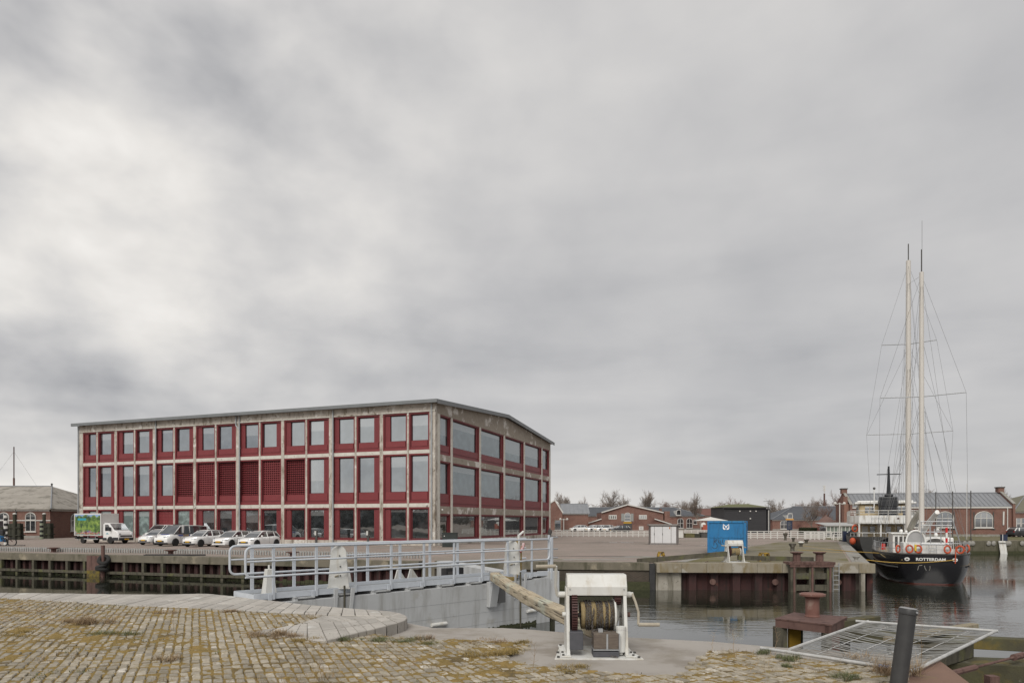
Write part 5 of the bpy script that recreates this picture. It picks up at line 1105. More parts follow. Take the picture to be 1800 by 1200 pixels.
    for s in (-1, 1):
        m = MB(); x = nose; hz = st[-3][2]
        m.add([(x - .10, s * .74, hz - .08), (x - .36, s * .82, hz - .0), (x - .38, s * .80, hz + .06), (x - .04, s * .44, hz - .06), (x - .01, s * .44, hz - .16)], [(0, 1, 2, 3, 4)]); m.build('headlight', M_lamp, r)
        MB().cbox((gh[-1][0] - .35, s * (hwid + .09), gh[-1][2] + .1), .12, .18, .14).build('mirror', M_car if kind != 'van' else M_trim, r, bevel=.03)
        MB().box(-2.0 if kind != 'van' else -2.5, s * .6 - .1, .7, -1.94, s * .6 + .1, .86).build('tail_light', mat('tail_red', (.3, .02, .02)), r)
    MB().box(nose - .10, -.5, .36, nose + .012, .5, .52).build('grille', M_trim, r, bevel=.02); MB().box(nose + .013, -.26, .45, nose + .028, .26, .56).build('number_plate', M_plate, r)
    MB().box(nose - .22, -hwid * .82, .2, nose - .01, hwid * .82, .33).build('bumper', M_trim if kind in ('van', 'suv') else M_car, r, bevel=.04)
    for x0, x1 in ((-1.15, -.32), (-.22, .95)): 
        for s in (-1, 1): MB().box(x1 - .006, s * hwid - .003, .35, x1 + .006, s * hwid + .003, .9).build('door_seam', M_trim, r)
    return r
car_h = math.atan2(-.94, -.345)   # noses towards the water
def carpos(px, py, half): 
    p = U(px, py); return Vector((p.x + .345 * half, p.y + .94 * half, 0))
c1 = car('white hatchback at the right end of the parked row', 'hatch'); c1.location = carpos(428, 962, 2.0); c1.rotation_euler = (0, 0, car_h)
c2 = copy_tree(c1, carpos(383, 961.5, 2.0), car_h + R(1), 'white hatchback second from the right in the parked row')
c3 = car('white hatchback with black bumper and dark grille next to the striped van', 'suv'); c3.location = carpos(330, 961, 2.0); c3.rotation_euler = (0, 0, car_h - R(2)); c3.scale = (.95,) * 3
c4 = copy_tree(c3, carpos(250, 957.5, 2.0), car_h + R(2), 'white compact car with blue bonnet marks left of the striped van')
v1 = car('white enforcement van with blue side stripe and black bumper', 'van', 'van', 'vans parked among the cars'); v1.location = carpos(281, 959.5, 2.45); v1.rotation_euler = (0, 0, car_h)
v2 = copy_tree(v1, carpos(262, 953.5, 2.2), car_h, 'second white van half hidden behind the compact car'); 
M_blue = mat('stripe_blue', (.02, .05, .3), rough=.5); M_gold = mat('crest_gold', (.4, .28, .08), rough=.6)
for s in (-1, 1):
    m = MB(); m.extr([(-1.4, s * .965, .92), (1.1, s * .965, .92), (1.35, s * .965, 1.05), (-1.4, s * .965, 1.05)], (0, s * .006, 0)); m.build('blue_stripe', M_blue, v1)
    for k in range(5): MB().box(.0 + k * .14, s * .975 - .003, .90, .09 + k * .14, s * .975 + .003, 1.07).build('stripe_mark', M_gold, v1)
    for k in range(7): MB().extr([(-.9 + k * .2, s * .968, .35), (-.8 + k * .2, s * .968, .35), (-.7 + k * .2, s * .968, .6), (-.8 + k * .2, s * .968, .6)], (0, s * .006, 0)).build('chevron', M_blue, v1)
for vv_ in (v1,):
    for k in range(-2, 3): MB().extr([(2.0, k * .2 - .05, 1.06), (1.78, k * .2 - .02, 1.118), (1.8, k * .2 + .07, 1.118), (2.02, k * .2 + .06, 1.06)], (0, 0, .006)).build('bonnet_mark', M_blue, vv_)
    MB().box(.3, -.45, 1.93, .55, .45, 2.03).build('roof_bar', M_trim, vv_, bevel=.02)
for k in range(-2, 3): MB().extr([(1.5, k * .2 - .05, .93), (1.35, k * .2 - .02, .965), (1.37, k * .2 + .07, .965), (1.52, k * .2 + .06, .93)], (0, 0, .006)).build('bonnet_mark', M_blue, c4)
# ---- box truck
tr = empty('box_truck', (0, 0, 0), math.atan2(-.36, .93), 'white box truck with a garden photo print on its side', 'truck')
tp = U(126, 954.5); tr.location = (tp.x + .1, tp.y + .3, 0)
def mural():
    m = bpy.data.materials.new('garden_print'); m.use_nodes = True; t = m.node_tree; n = t.nodes; l = t.links; b = n['Principled BSDF']; b.inputs['Roughness'].default_value = .4
    tcn = n.new('ShaderNodeTexCoord'); no = n.new('ShaderNodeTexNoise'); no.inputs['Scale'].default_value = 1.7; no.inputs['Detail'].default_value = 8; no.inputs['Roughness'].default_value = .7; l.new(tcn.outputs['Object'], no.inputs['Vector'])
    cr = n.new('ShaderNodeValToRGB'); e = cr.color_ramp; e.elements[0].position = .34; e.elements[0].color = (.01, .025, .02, 1); e.elements[1].position = .72; e.elements[1].color = (.45, .5, .12, 1)
    for p_, c_ in ((.44, (.04, .09, .03, 1)), (.52, (.12, .2, .04, 1)), (.6, (.22, .32, .07, 1))): x = e.elements.new(p_); x.color = c_
    l.new(no.outputs['Fac'], cr.inputs['Fac'])
    vo = n.new('ShaderNodeTexVoronoi'); vo.inputs['Scale'].default_value = 5.5; l.new(tcn.outputs['Object'], vo.inputs['Vector']); hs = n.new('ShaderNodeHueSaturation'); hs.inputs['Saturation'].default_value = .9; hs.inputs['Value'].default_value = .4; l.new(vo.outputs['Color'], hs.inputs['Color'])
    s = n.new('ShaderNodeSeparateXYZ'); l.new(tcn.outputs['Object'], s.inputs[0]); no2 = n.new('ShaderNodeTexNoise'); no2.inputs['Scale'].default_value = 1.1; l.new(tcn.outputs['Object'], no2.inputs['Vector'])
    a = n.new('ShaderNodeMath'); a.operation = 'ADD'; l.new(s.outputs[2], a.inputs[0]); l.new(no2.outputs['Fac'], a.inputs[1]); mr = n.new('ShaderNodeMapRange'); mr.inputs['From Min'].default_value = 1.78; mr.inputs['From Max'].default_value = 1.62; l.new(a.outputs[0], mr.inputs['Value'])
    mx_ = n.new('ShaderNodeMix'); mx_.data_type = 'RGBA'; l.new(mr.outputs[0], mx_.inputs['Factor']); l.new(cr.outputs[0], mx_.inputs['A']); l.new(hs.outputs[0], mx_.inputs['B'])
    mr2 = n.new('ShaderNodeMapRange'); mr2.inputs['From Min'].default_value = 3.3; mr2.inputs['From Max'].default_value = 3.42; l.new(a.outputs[0], mr2.inputs['Value']); m3 = n.new('ShaderNodeMix'); m3.data_type = 'RGBA'; l.new(mr2.outputs[0], m3.inputs['Factor']); l.new(mx_.outputs['Result'], m3.inputs['A']); m3.inputs['B'].default_value = (.25, .38, .6, 1)
    l.new(m3.outputs['Result'], b.inputs['Base Color']); return m
BZ0, BZ1 = .82, 3.12; BL = 3.9
MB().box(0, 0, BZ0, BL, 2.05, BZ1).build('box_body', mat('truck_white', (.6, .59, .57), (.56, .55, .53), rough=.4), tr, bevel=.03)
MB().box(.10, -.012, BZ0 + .1, BL - .12, -.002, BZ1 - .12).build('side_print', mural(), tr)
MB().box(.5, -.02, 2.4, 1.75, -.014, 2.62).build('teal_sign', mat('teal_print', (.02, .25, .33), (.05, .3, .38), scale=8), tr)
MB().box(.25, -.02, .98, 3.4, -.014, 1.1).build('red_line', mat('red_print', (.3, .05, .04), (.35, .3, .2), scale=6, contrast=3), tr)
for a, b in ((0, .05), (BL - .05, BL)): MB().box(a, -.03, BZ0, b, -.013, BZ1).build('corner_trim', M_car, tr)
cab = MB(); pr = [(BL + .08, .42), (BL + .08, 2.0), (BL + .35, 2.14), (BL + .95, 2.1), (BL + 1.62, 1.42), (BL + 2.15, 1.2), (BL + 2.28, .98), (BL + 2.3, .42)]
cab.extr([(x, .14, z) for x, z in pr], (0, 1.78, 0)); cab.build('cab', M_car, tr, bevel=.07)
MB().extr([(BL + 1.04, .22, 2.06), (BL + 1.66, .22, 1.44), (BL + 1.66, 1.84, 1.44), (BL + 1.04, 1.84, 2.06)], (.02, 0, .02)).build('windscreen', M_cglass, tr)
MB().extr([(BL + .42, .135, 1.32), (BL + 1.3, .135, 1.36), (BL + 1.05, .135, 1.72), (BL + .86, .135, 1.98), (BL + .42, .135, 1.98)], (0, -.012, 0)).build('side_window', M_cglass, tr)
MB().cbox((BL + 1.28, -.02, 1.5), .12, .22, .4).build('mirror', M_trim, tr, bevel=.03)
MB().box(BL + 2.2, .2, .34, BL + 2.36, 1.86, .62).build('bumper', M_trim, tr, bevel=.04); MB().box(BL + .08, .10, .34, BL + .62, .15, .62).build('bumper', M_trim, tr); MB().box(BL + 1.55, .1, .34, BL + 2.25, .16, .66).build('bumper', M_trim, tr); MB().box(BL + 2.28, .35, .74, BL + 2.32, 1.7, .86).build('grille', M_trim, tr)
MB().box(BL + 2.365, .78, .42, BL + 2.38, 1.3, .54).build('number_plate', M_plate, tr)
for y in (.2, 1.62): MB().box(BL + 2.0, y, .92, BL + 2.3, y + .24, 1.1).build('headlight', M_lamp, tr, bevel=.04)
MB().extr([(BL + .5, .128, 1.0), (BL + .95, .128, 1.0), (BL + .72, .128, 1.12)], (0, -.01, 0)).build('door_logo', MATS['teal_print'], tr)
MB().box(-.3, .5, .45, BL + .3, .6, .62).build('chassis', M_trim, tr); MB().box(-.3, 1.4, .45, BL + .3, 1.5, .62).build('chassis', M_trim, tr); MB().box(-.35, .3, .48, -.1, 1.8, .7).build('tail_lift', M_trim, tr); MB().box(1.35, .03, .42, 3.4, .07, .52).build('side_guard', M_steel, tr)
for x in (1.9, 3.0): MB().box(x, .035, .5, x + .05, .065, .82).build('side_guard', M_steel, tr)
for x, y in ((.95, .3), (.95, 1.75), (BL + 1.15, .225), (BL + 1.15, 1.82)): wheel(tr, x, y, .34, .24)
MB().tube([(.39 * math.cos(PI * k / 12 - .2), 0, .39 * math.sin(PI * k / 12 - .2)) for k in range(15)], .045, 5).build('wheel_arch', M_trim, tr, loc=(BL + 1.15, .15, .34))
# ================================================================== quay edge pieces
# row of small grey hoops along the left quay
hp = empty('hoop_row', (0, 0, 0), 0, 'long row of small curved grey stubs along the left quay edge', 'hoop row')
P = Vector(U(-30, 969)); Q = Vector(U(745, 972.5)); mb = MB(); n_h = 176
pts_ = [U(x, y) for x, y in ((-40, 967.5), (110, 969.5), (300, 972), (520, 976), (745, 981))]
hs_ = resample(pts_, n_h)
for q in hs_: 
    dq = Vector((-.94, .34, 0)); mb.tube([q, q + Vector((0, 0, .2)) - dq * .01, q + Vector((0, 0, .3)) + dq * .05, q + Vector((0, 0, .27)) + dq * .13], [.06, .06, .055, .04], 5)
tag(mb.build('hoop', mat('hoop_grey', (.36, .37, .36), (.2, .2, .19), scale=3), hp), kind='stuff')
for i, (px, py, w_, lb) in enumerate(((94, 970, .55, 'rusty brown mushroom bollard left of the tyre pile on the quay'), (300, 974.5, .6, 'rusty brown mushroom bollard behind a pile of dark netting'), (514, 978.5, .5, 'rusty bollard behind the left end of the walkway railing'))):
    p = U(px, py); o = MB().lathe([(0, 0), (.22 * w_ / .55, 0), (.17, .05), (.16, .22), (.3, .28), (.42, .3), (.42, .35), (0, .38)], 14).build('bollard', M_rust, loc=p, smooth=35); tag(o, lb, 'bollard')
nett = blob(U(300, 976).x, U(300, 976).y, 1.9, .45, 4, 0); o = MB().prism([(a, b) for a, b in nett], .004, .09).build('netting_heap', M_black); tag(o, 'flat heap of dark netting around the quay bollard', 'netting')
tpile = empty('tyre_pile', at(181, 46.6), 0, 'rust brown steel pile with black tyres hung round it', 'mooring pile'); MB().tube([(0, 0, -3.5), (0, 0, .68)], .12, 12).build('pile', M_rust, tpile, smooth=40)
def torus(R_, r, n=20, k=8, sq=1.0):
    mb = MB(); mb.tube([(R_ * math.cos(2 * PI * i / n), R_ * math.sin(2 * PI * i / n) * sq, 0) for i in range(n)], r, k, closed=True); return mb
for k, (z, tx, ty, dx_) in enumerate(((-.30, .9, .25, .12), (-.72, .15, -.3, -.02), (-.95, -.1, .1, .0))):
    o = torus(.30, .13).build('tyre', M_tyre, tpile, smooth=True); o.location = (dx_, -.1, z); o.rotation_euler = (tx, ty, 0)
# blue container
p = U(1277, 972); cn = empty('blue_container', (p.x, p.y, 0), R(-20), 'blue steel container with white mark and black graffiti', 'container')
M_cb = mat('container_blue', (.014, .14, .33), (.02, .17, .37), rough=.5, scale=1.5, streak=((.02, .09, .18), 4), bump=.002); CW = 1.34; CH = 2.34
MB().box(-CW + .05, .05, .14, CW - .05, 5.9, CH - .05).build('body', M_cb, cn)
for x in (-CW, CW - .13): MB().box(x, -.0, 0, x + .13, .13, CH).build('corner_post', M_cb, cn); MB().box(x, 5.87, 0, x + .13, 6.0, CH).build('corner_post', M_cb, cn)
MB().box(-CW + .131, 0, CH - .14, CW - .131, .12, CH).build('top_rail', M_cb, cn); MB().box(-CW + .131, 0, .05, CW - .131, .12, .2).build('bottom_rail', M_cb, cn); MB().box(-CW + .14, .02, 1.13, CW - .14, .049, 1.22).build('seam', M_cb, cn)
MB().box(-CW + .131, .01, CH - .02, CW - .131, 5.9, CH + .02).build('roof', mat('container_roof', (.12, .25, .3), (.08, .2, .26)), cn); MB().box(CW - .1, -.006, CH - .12, CW - .02, -.001, CH - .03).build('corner_casting', M_plinth, cn)
for s in (-1, 1): MB().box(s * .8 - .3, -.004, .0, s * .8 + .3, .05, .05).build('fork_pocket', M_plinth, cn)
# the white mark: two rounded loops that meet in a V
mk = MB()
for s in (-1, 1):
    P_ = [(0, .08), (.20 * s, .27), (.20 * s, .02), (.16 * s, -.10), (.09 * s, -.12), (.03 * s, -.08), (0, .0)]
    mk.tube([(a, 0, b) for a, b in [(0, .06), (.19 * s, .24), (.19 * s, -.02), (.17 * s, -.09), (.10 * s, -.12), (.04 * s, -.09)]], .038, 6)
    mk.tube([(0, 0, .06), (.06 * s, 0, -.02), (.17 * s, 0, -.06)], .02, 6)
o = mk.build('white_mark', mat('mark_white', (.85, .85, .85), rough=.5), cn); o.location = (-.03, .018, 1.86); o.scale = (1, .2, 1)
gr = MB()
for pl in ([(-.86, 1.08), (-.87, .9), (-.88, .56)], [(-.86, .8), (-.74, 1.0), (-.66, 1.02), (-.68, .9), (-.80, .82), (-.68, .7), (-.64, .58)], [(-.64, .58), (-.66, .42), (-.78, .33), (-.92, .36), (-1.0, .45)], [(-.52, 1.0), (-.56, .8), (-.48, .72), (-.42, .98), (-.42, .72), (-.34, .6)], [(-.26, 1.0), (-.3, .8), (-.2, .72)], [(.12, 1.06), (.11, .92)], [(.22, .62), (.3, .52), (.42, .54), (.46, .66)]):
    gr.tube([(a, 0, b) for a, b in pl], .02, 5)
o = gr.build('graffiti', M_black, cn); o.location = (0, .046, 0); o.scale = (1, .3, 1)
# white transformer kiosk
p = U(1168, 957); kk = empty('transformer_kiosk', (p.x, p.y, 0), R(-8), 'small grey kiosk with white double doors and flat roof', 'kiosk')
KW = 1.42; M_kg = mat('kiosk_grey', (.23, .21, .2), (.19, .175, .165), rough=.85, scale=3); M_kw = mat('kiosk_white', (.6, .6, .6), (.55, .55, .56), rough=.5)
MB().box(-KW, 0, 0, KW - .25, 2.2, .12).build('base', M_kg, kk); MB().box(-KW + .02, .02, .121, KW - .28, 2.18, 1.86).build('body', M_kg, kk); MB().extr([(KW - .279, .02, .121), (KW, .55, .121), (KW, 2.18, .121), (KW - .279, 2.18, .121)], (0, 0, 1.74)).build('side_bay', M_kg, kk)
MB().prism([(-KW - .12, -.12), (KW - .2, -.12), (KW + .14, .5), (KW + .14, 2.3), (-KW - .12, 2.3)], 1.87, 2.02).build('roof', M_kg, kk, bevel=.02)
for a, b in ((-1.3, -.98), (-.95, -.2), (-.17, .62), (.66, 1.12)): MB().box(a, -.02, .16, b, .019, 1.8).build('door', M_kw, kk, bevel=.01)
for x in (-.98, -.18): MB().box(x - .03, -.035, .95, x + .03, -.021, 1.15).build('door_handle', M_plinth, kk)
MB().box(.45, -.026, 1.55, .55, -.021, 1.75).build('warning_sign', mat('orange_sign', (.4, .15, .05)), kk)
# iron fittings on the quay
def fitting(px, py, label, w_=.5, h=.5):
    p = U(px, py); r = empty('rusty_fairlead', (p.x, p.y, 0), 0, label, 'fairlead'); M_y = mat('yellow_rust', (.35, .22, .03), (.06, .04, .025), rough=.8, scale=5, contrast=3)
    for s in (-1, 1): MB().extr([(s * w_ / 2 - .06, 0, 0), (s * w_ / 2 + .06, 0, 0), (s * w_ * .35 + .05, 0, h), (s * w_ * .35 - .07, 0, h)], (0, .3, 0)).build('leg', M_y, r)
    MB().box(-w_ * .42, -.02, h, w_ * .42, .32, h + .08).build('top', M_y, r, bevel=.02); MB().box(-.05, -.03, h * .3, .06, .05, h - .001).build('tongue', M_y, r)
fitting(1345, 986, 'yellow and rust fairlead beside the puddle right of the container', .6, .42); fitting(1163, 979, 'rusty fairlead with grass before the kiosk', .4, .28)
def mush(px, py, h, w_, label, m, top=None):
    p = U(px, py); r = empty('bollard', (p.x, p.y, 0), 0, label, 'bollard', 'mushroom bollards on the pier'); MB().lathe([(0, 0), (w_ * .32, 0), (w_ * .27, .06), (w_ * .28, h * .5), (w_ * .48, h * .82), (w_ * .5, h * .92), (w_ * .4, h * .97), (0, h)], 16).build('post', m, r, smooth=40)
    if top: MB().lathe([(w_ * .5, h * .86), (w_ * .49, h * .95), (w_ * .38, h * 1.12), (w_ * .2, h * 1.2), (0, h * 1.22)], 16).build('cap', top, r, smooth=40)
M_ib = mat('iron_bollard', (.10, .09, .07), (.06, .055, .045), rough=.85, scale=5, layer=((.25, .23, .2), 3, .6, .1))
mush(1393, 968, .62, .55, 'dark iron bollard nearest on the mossy pier', M_ib); mush(1408, 960.5, .42, .5, 'iron bollard with white painted top on the pier', M_ib, M_white); mush(1394.5, 952, .5, .45, 'small dark bollard behind the nearest pier bollard', M_ib); mush(1417.5, 954.5, .42, .5, 'small dark bollard right of the white topped one', M_ib)
mush(1380.5, 949, .9, .55, 'squat stone bollard with knob by the white fence', M_ib); mush(1505, 985.5, .3, .42, 'flat grey bollard on the pier corner', M_kerb)
# ================================================================== background buildings
M_slate = mat('slate_roof', (.085, .09, .1), (.065, .07, .08), rough=.7, scale=.8, stretch=(1, 1, 1), bump=.01, bscale=6)
M_slatel = mat('old_tile_roof', (.33, .305, .27), (.25, .23, .2), rough=.9, scale=.5, streak=((.12, .11, .09), .7, .5), bump=.02, bscale=4, stretch=(1, 1, 2))
M_zincl = mat('standing_seam_zinc', (.25, .257, .27), (.2, .207, .22), rough=.5, metal=.15, scale=.7)
M_trimw = mat('trim_white', (.6, .59, .56), (.52, .51, .48), rough=.7, scale=3)
M_wg = glass('far_glass', (.02, .022, .025), .28, (.85, .9, .95), .05)
def bldg(name, px0, px1, Y, zE, zR, label, roofm, wallm, depth=12, hipL=0, hipR=0, rz=0, cat='building', ridge=True, ov=.35, base=0.0, seam=0):
    """long wall facing the camera, ridge parallel to it; hip lengths at either end"""
    X0 = at(px0, Y).x; X1 = at(px1, Y).x; W = X1 - X0; r = empty(name, (X0, Y, base), rz, label, cat)
    MB().box(0, 0, 0, W, depth, zE).build('wall', wallm, r); MB().box(-.12, -.14, zE - .3, W + .12, -.002, zE).build('cornice', M_trimw, r); MB().box(-.02, -.05, 0, W + .02, -.001, .35).build('plinth', M_kerb, r)
    if hipR or hipL: MB().box(W + .002, -.14, zE - .3, W + .12, depth, zE).build('cornice', M_trimw, r)
    a = (-ov, -ov, zE); b = (W + ov, -ov, zE); c = (W + ov, depth + ov, zE); d = (-ov, depth + ov, zE); e = (hipL - (ov if not hipL else 0), depth / 2, zR); f = (W - hipR + (ov if not hipR else 0), depth / 2, zR)
    MB().add([a, b, c, d, e, f, tuple(Vector(a) - Vector((0, 0, .1))), tuple(Vector(b) - Vector((0, 0, .1))), tuple(Vector(c) - Vector((0, 0, .1))), tuple(Vector(d) - Vector((0, 0, .1)))], [(0, 1, 5, 4), (2, 3, 4, 5), (1, 2, 5), (3, 0, 4), (9, 8, 7, 6), (0, 6, 7, 1), (1, 7, 8, 2), (2, 8, 9, 3), (3, 9, 6, 0)]).build('roof', roofm, r)
    for (p_, q_) in ((a, e), (b, f), (e, f)):
        if (p_ == e) or (p_ == a and hipL) or (p_ == b and hipR): MB().tube([Vector(p_) + Vector((0, 0, .03)), Vector(q_) + Vector((0, 0, .03))], .09, 5).build('ridge_cap', M_zincl, r)
    if seam:
        m = MB(); n = int((W + 2 * ov) / seam)
        for i in range(n + 1): x = -ov + i * seam; x2 = x; m.bar((x, -ov, zE + .03), (x2, depth / 2, zR + .03), .05, .07)
        m.build('roof_seam', roofm, r)
    return r, W
def archwin(r, x, z0, w_, h, y=0, bars=2, tr_=.6, frame=None, arch=True, name='window', depth=.12):
    """window with round head: dark pane set on the wall, proud frame and bars"""
    frame = frame or M_trimw; hw = w_ / 2; zs = z0 + h - hw * .8 if arch else z0 + h; n = 8
    out = [(x - hw, z0), (x + hw, z0), (x + hw, zs)] + ([(x + hw * math.cos(PI * k / n), zs + hw * .8 * math.sin(PI * k / n)) for k in range(1, n)] if arch else []) + [(x - hw, zs)]
    w_o = MB(); w_o.extr([(a, y - .02, b) for a, b in out], (0, .1, 0)); win = w_o.build(name, M_wg, r)
    m = MB(); pts = [(a, y - .05, b) for a, b in out]; m.tube(pts, .07, 4, closed=True)
    for k in range(1, bars + 1): xx = x - hw + w_ * k / (bars + 1); m.box(xx - .035, y - .08, z0, xx + .035, y - .021, zs + (hw * .6 if arch else 0))
    m.box(x - hw, y - .075, z0 + h * tr_ - .04, x + hw, y - .021, z0 + h * tr_ + .04); m.build('frame', frame, win); MB().box(x - hw - .15, y - .18, z0 - .16, x + hw + .15, y - .005, z0 - .04).build('sill', M_trimw, win); return win
# left hip roofed hall
hl, W = bldg('brick_hall', -160, 88, 93, 4.0, 7.55, 'low brick hall with weathered grey hipped roof at the far left', M_slatel, M_brick, depth=20, hipR=6.5)
hl.rotation_euler = (0, 0, 0)
MB().box(W * .0, -.06, 2.35, W + .06, -.003, 2.47).build('string_course', M_trimw, hl)
for px in (7, 54, -50): archwin(hl, at(px, 93).x - hl.location.x, .95, 1.35, 2.5, bars=1, tr_=.62)
o = archwin(hl, 5.0, .95, 1.5, 2.4, bars=1, tr_=.6); 
# side facade with window
sw = empty('x2'); bpy.data.objects.remove(sw)
wside = archwin(hl, 0, .95, 1.7, 2.4, bars=1, tr_=.6); wside.location = (W + .0, 5.2, 0); wside.rotation_euler = (0, 0, PI / 2)
MB().tube([(at(29, 93).x - hl.location.x, -.1, 4), (at(29, 93).x - hl.location.x, -.1, .2)], .07, 6).build('downpipe', M_plinth, hl)
MB().lathe([(0, 0), (.12, 0), (.1, .3), (.2, .35), (0, .5)], 8).build('finial', M_plinth, hl, loc=(W - 6.5, 10, 7.55))
# mast with tackle far left
ms = empty('signal_mast', at(24.5, 125), 0, 'thin red and white mast behind the left hall roof', 'mast'); MB().tube([(0, 0, 0), (0, 0, 10.2)], .16, 6).build('lower_mast', M_rust, ms); MB().tube([(0, 0, 10.2), (0, 0, 15.9)], .09, 6).build('upper_mast', M_gear, ms)
for s, e in ((-1, 9), (1, 8)): MB().tube([(0, 0, 15), (s * e, 0, 3)], .015, 3).build('stay', M_plinth, ms)
# mooring piles and black/white posts at far left
M_tar = mat('tarred_timber', (.035, .035, .027), (.055, .055, .04), rough=.95, scale=2, layer=((.08, .085, .04), 1.5, .6, .1))
def pileclump(px0, px1, ptop, py, label, knob=None):
    Y = FOC * EYE / (py - HZ); x0 = at(px0, Y).x; x1 = at(px1, Y).x; r = empty('pile_cluster', ((x0 + x1) / 2, Y, 0), 0, label, 'pile cluster'); n = max(2, int(round((x1 - x0) / .42))); h = zat(ptop, Y)
    for i in range(n):
        for j in range(2): MB().tube([((i - (n - 1) / 2) * (x1 - x0) / n, j * .45, 0), ((i - (n - 1) / 2) * (x1 - x0) / n * .92, j * .4, h - random.uniform(0, .15))], (x1 - x0) / n * .54, 9).build('pile', M_tar, r, smooth=40)
    for z in (.5, h * .7): MB().box(-(x1 - x0) / 2 - .04, -.3, z, (x1 - x0) / 2 + .04, .75, z + .12).build('wale', M_tar, r)
    if knob: MB().tube([(knob, -.2, 0), (knob, -.2, h + 1.1)], .2, 8).build('tall_post', M_tar, r); MB().sph((knob, -.2, h + 1.15), .22, 6, (1, 1, .6)).build('cap', M_trimw, r)
    return r
pileclump(10, 37, 919, 948, 'broad cluster of tarred piles with a tall post, left of the lamp', .3); pileclump(78, 90, 918, 946, 'narrow cluster of tarred piles beside the striped post', -.35); pileclump(-12, 7, 925, 948, 'cluster of tarred piles cut by the left edge of the picture')
def striped(px, py, h, label, c1, c2, w_=.16, n=9):
    p = U(px, py); r = empty('striped_post', (p.x, p.y, 0), 0, label, 'post')
    for i in range(n): MB().tube([(0, 0, h * i / n), (0, 0, h * (i + 1) / n - .002)], w_, 10).build('ring', c1 if i % 2 else c2, r)
    return r
M_pb = mat('post_paint_black', (.02, .02, .02), rough=.5); M_pgw = mat('post_paint_green', (.25, .28, .2), (.3, .32, .24), rough=.7)
striped(10, 957, 2.9, 'black and white striped post with a ball behind the blue machine', M_pb, M_trimw, .17, 11); striped(73, 947, 2.35, 'black and pale green striped post beside the narrow pile cluster', M_pb, M_pgw, .22, 8)
p = U(6, 959); bm = empty('blue_machine', (p.x - .3, p.y, 0), 0, 'small blue and black wheeled machine at the left edge', 'machine'); MB().extr([(-1.2, 0, .5), (.1, 0, .4), (-.1, 0, .95), (-1.2, 0, 1.05)], (0, .6, 0)).build('body', mat('machine_blue', (.03, .18, .4), rough=.5), bm, bevel=.05); MB().cbox((-.1, .3, 1.3), .5, .4, .4).build('motor', M_trim, bm, bevel=.03)
for x in (.15, .95): o = torus(.36, .05, 18, 6).build('wheel', M_tyre, bm); o.location = (x, .2, .36); o.rotation_euler = (PI / 2, 0, .4)
MB().box(-.5, -.1, .02, 2.3, .1, .08).build('tow_bar', M_plinth, bm); MB().tube([(.1, .2, .4), (.5, .2, .9), (1.0, .2, .4)], .04, 5).build('frame', M_gear, bm)
p = U(84, 944); lp = empty('street_lamp', (p.x, p.y + 4, 0), 0, 'pale short lamp with flat disc head before the left hall', 'street lamp'); MB().tube([(0, 0, 0), (0, 0, 3.3)], .12, 8).build('pole', M_trimw, lp); MB().lathe([(0, 0), (.35, .0), (.4, .08), (.12, .25), (0, .25)], 12).build('lamp_head', M_trimw, lp, loc=(0, 0, 3.3))
# ---- central brick group
YB = 166
h1, W = bldg('brick_barn', 990, 1034, YB - 6, 4.1, 6.4, 'brick barn with pale metal roof right of the red building', M_zincl, M_brick, depth=8, seam=1.0)
g1 = empty('brick_gable_house', (at(962, YB - 10).x, YB - 10, 0), 0, 'brick gable house partly hidden behind the red building corner', 'building')
wv_ = at(991, YB - 10).x - at(955, YB - 10).x; MB().extr([(-1.5, 0, 0), (wv_ - 1.2, 0, 0), (wv_ - 1.2, 0, 4.2), (wv_ / 2 - 1.2 + .6, 0, 7.0), (-1.5, 0, 5.2)], (0, 5, 0)).build('wall', M_brick, g1); MB().bar((wv_ / 2 - .6, -.1, 7.05), (wv_ - 1.1, -.1, 4.2), .15, .25).build('barge_board', M_trimw, g1); MB().bar((wv_ / 2 - .6, -.1, 7.05), (-1.5, -.1, 5.2), .15, .25).build('barge_board', M_trimw, g1)
archwin(g1, 2.4, .3, 1.3, 2.2, arch=False, bars=0, tr_=.99, frame=M_kerb); MB().box(-1.0, -.06, .8, .3, -.01, 2.0).build('notice_board', M_trimw, g1); MB().box(-.2, -.07, 1.0, .2, -.061, 1.6).build('notice', MATS['red_tape'], g1)
h3, W = bldg('slate_hall', 1022, 1236, YB + 18, 3.75, 6.1, 'long slate roofed brick hall behind the gabled workshop', M_slate, M_brick, depth=16, hipR=6)
for px in (1196, 1212): archwin(h3, at(px, YB + 18).x - h3.location.x, .4, 1.5, 2.6, bars=1, tr_=.5)
archwin(h3, at(1222, YB + 18).x - h3.location.x, 1.5, .9, 1.2, arch=False, bars=0, tr_=.99)
dm = archwin(h3, at(1192, YB + 18).x - h3.location.x, 3.9, 1.1, 1.4, y=-.6, bars=0, tr_=.99); MB().box(at(1192, YB + 18).x - h3.location.x - .6, -.5, 3.8, at(1192, YB + 18).x - h3.location.x + .6, 2.5, 5.1).build('dormer', M_trimw, h3)
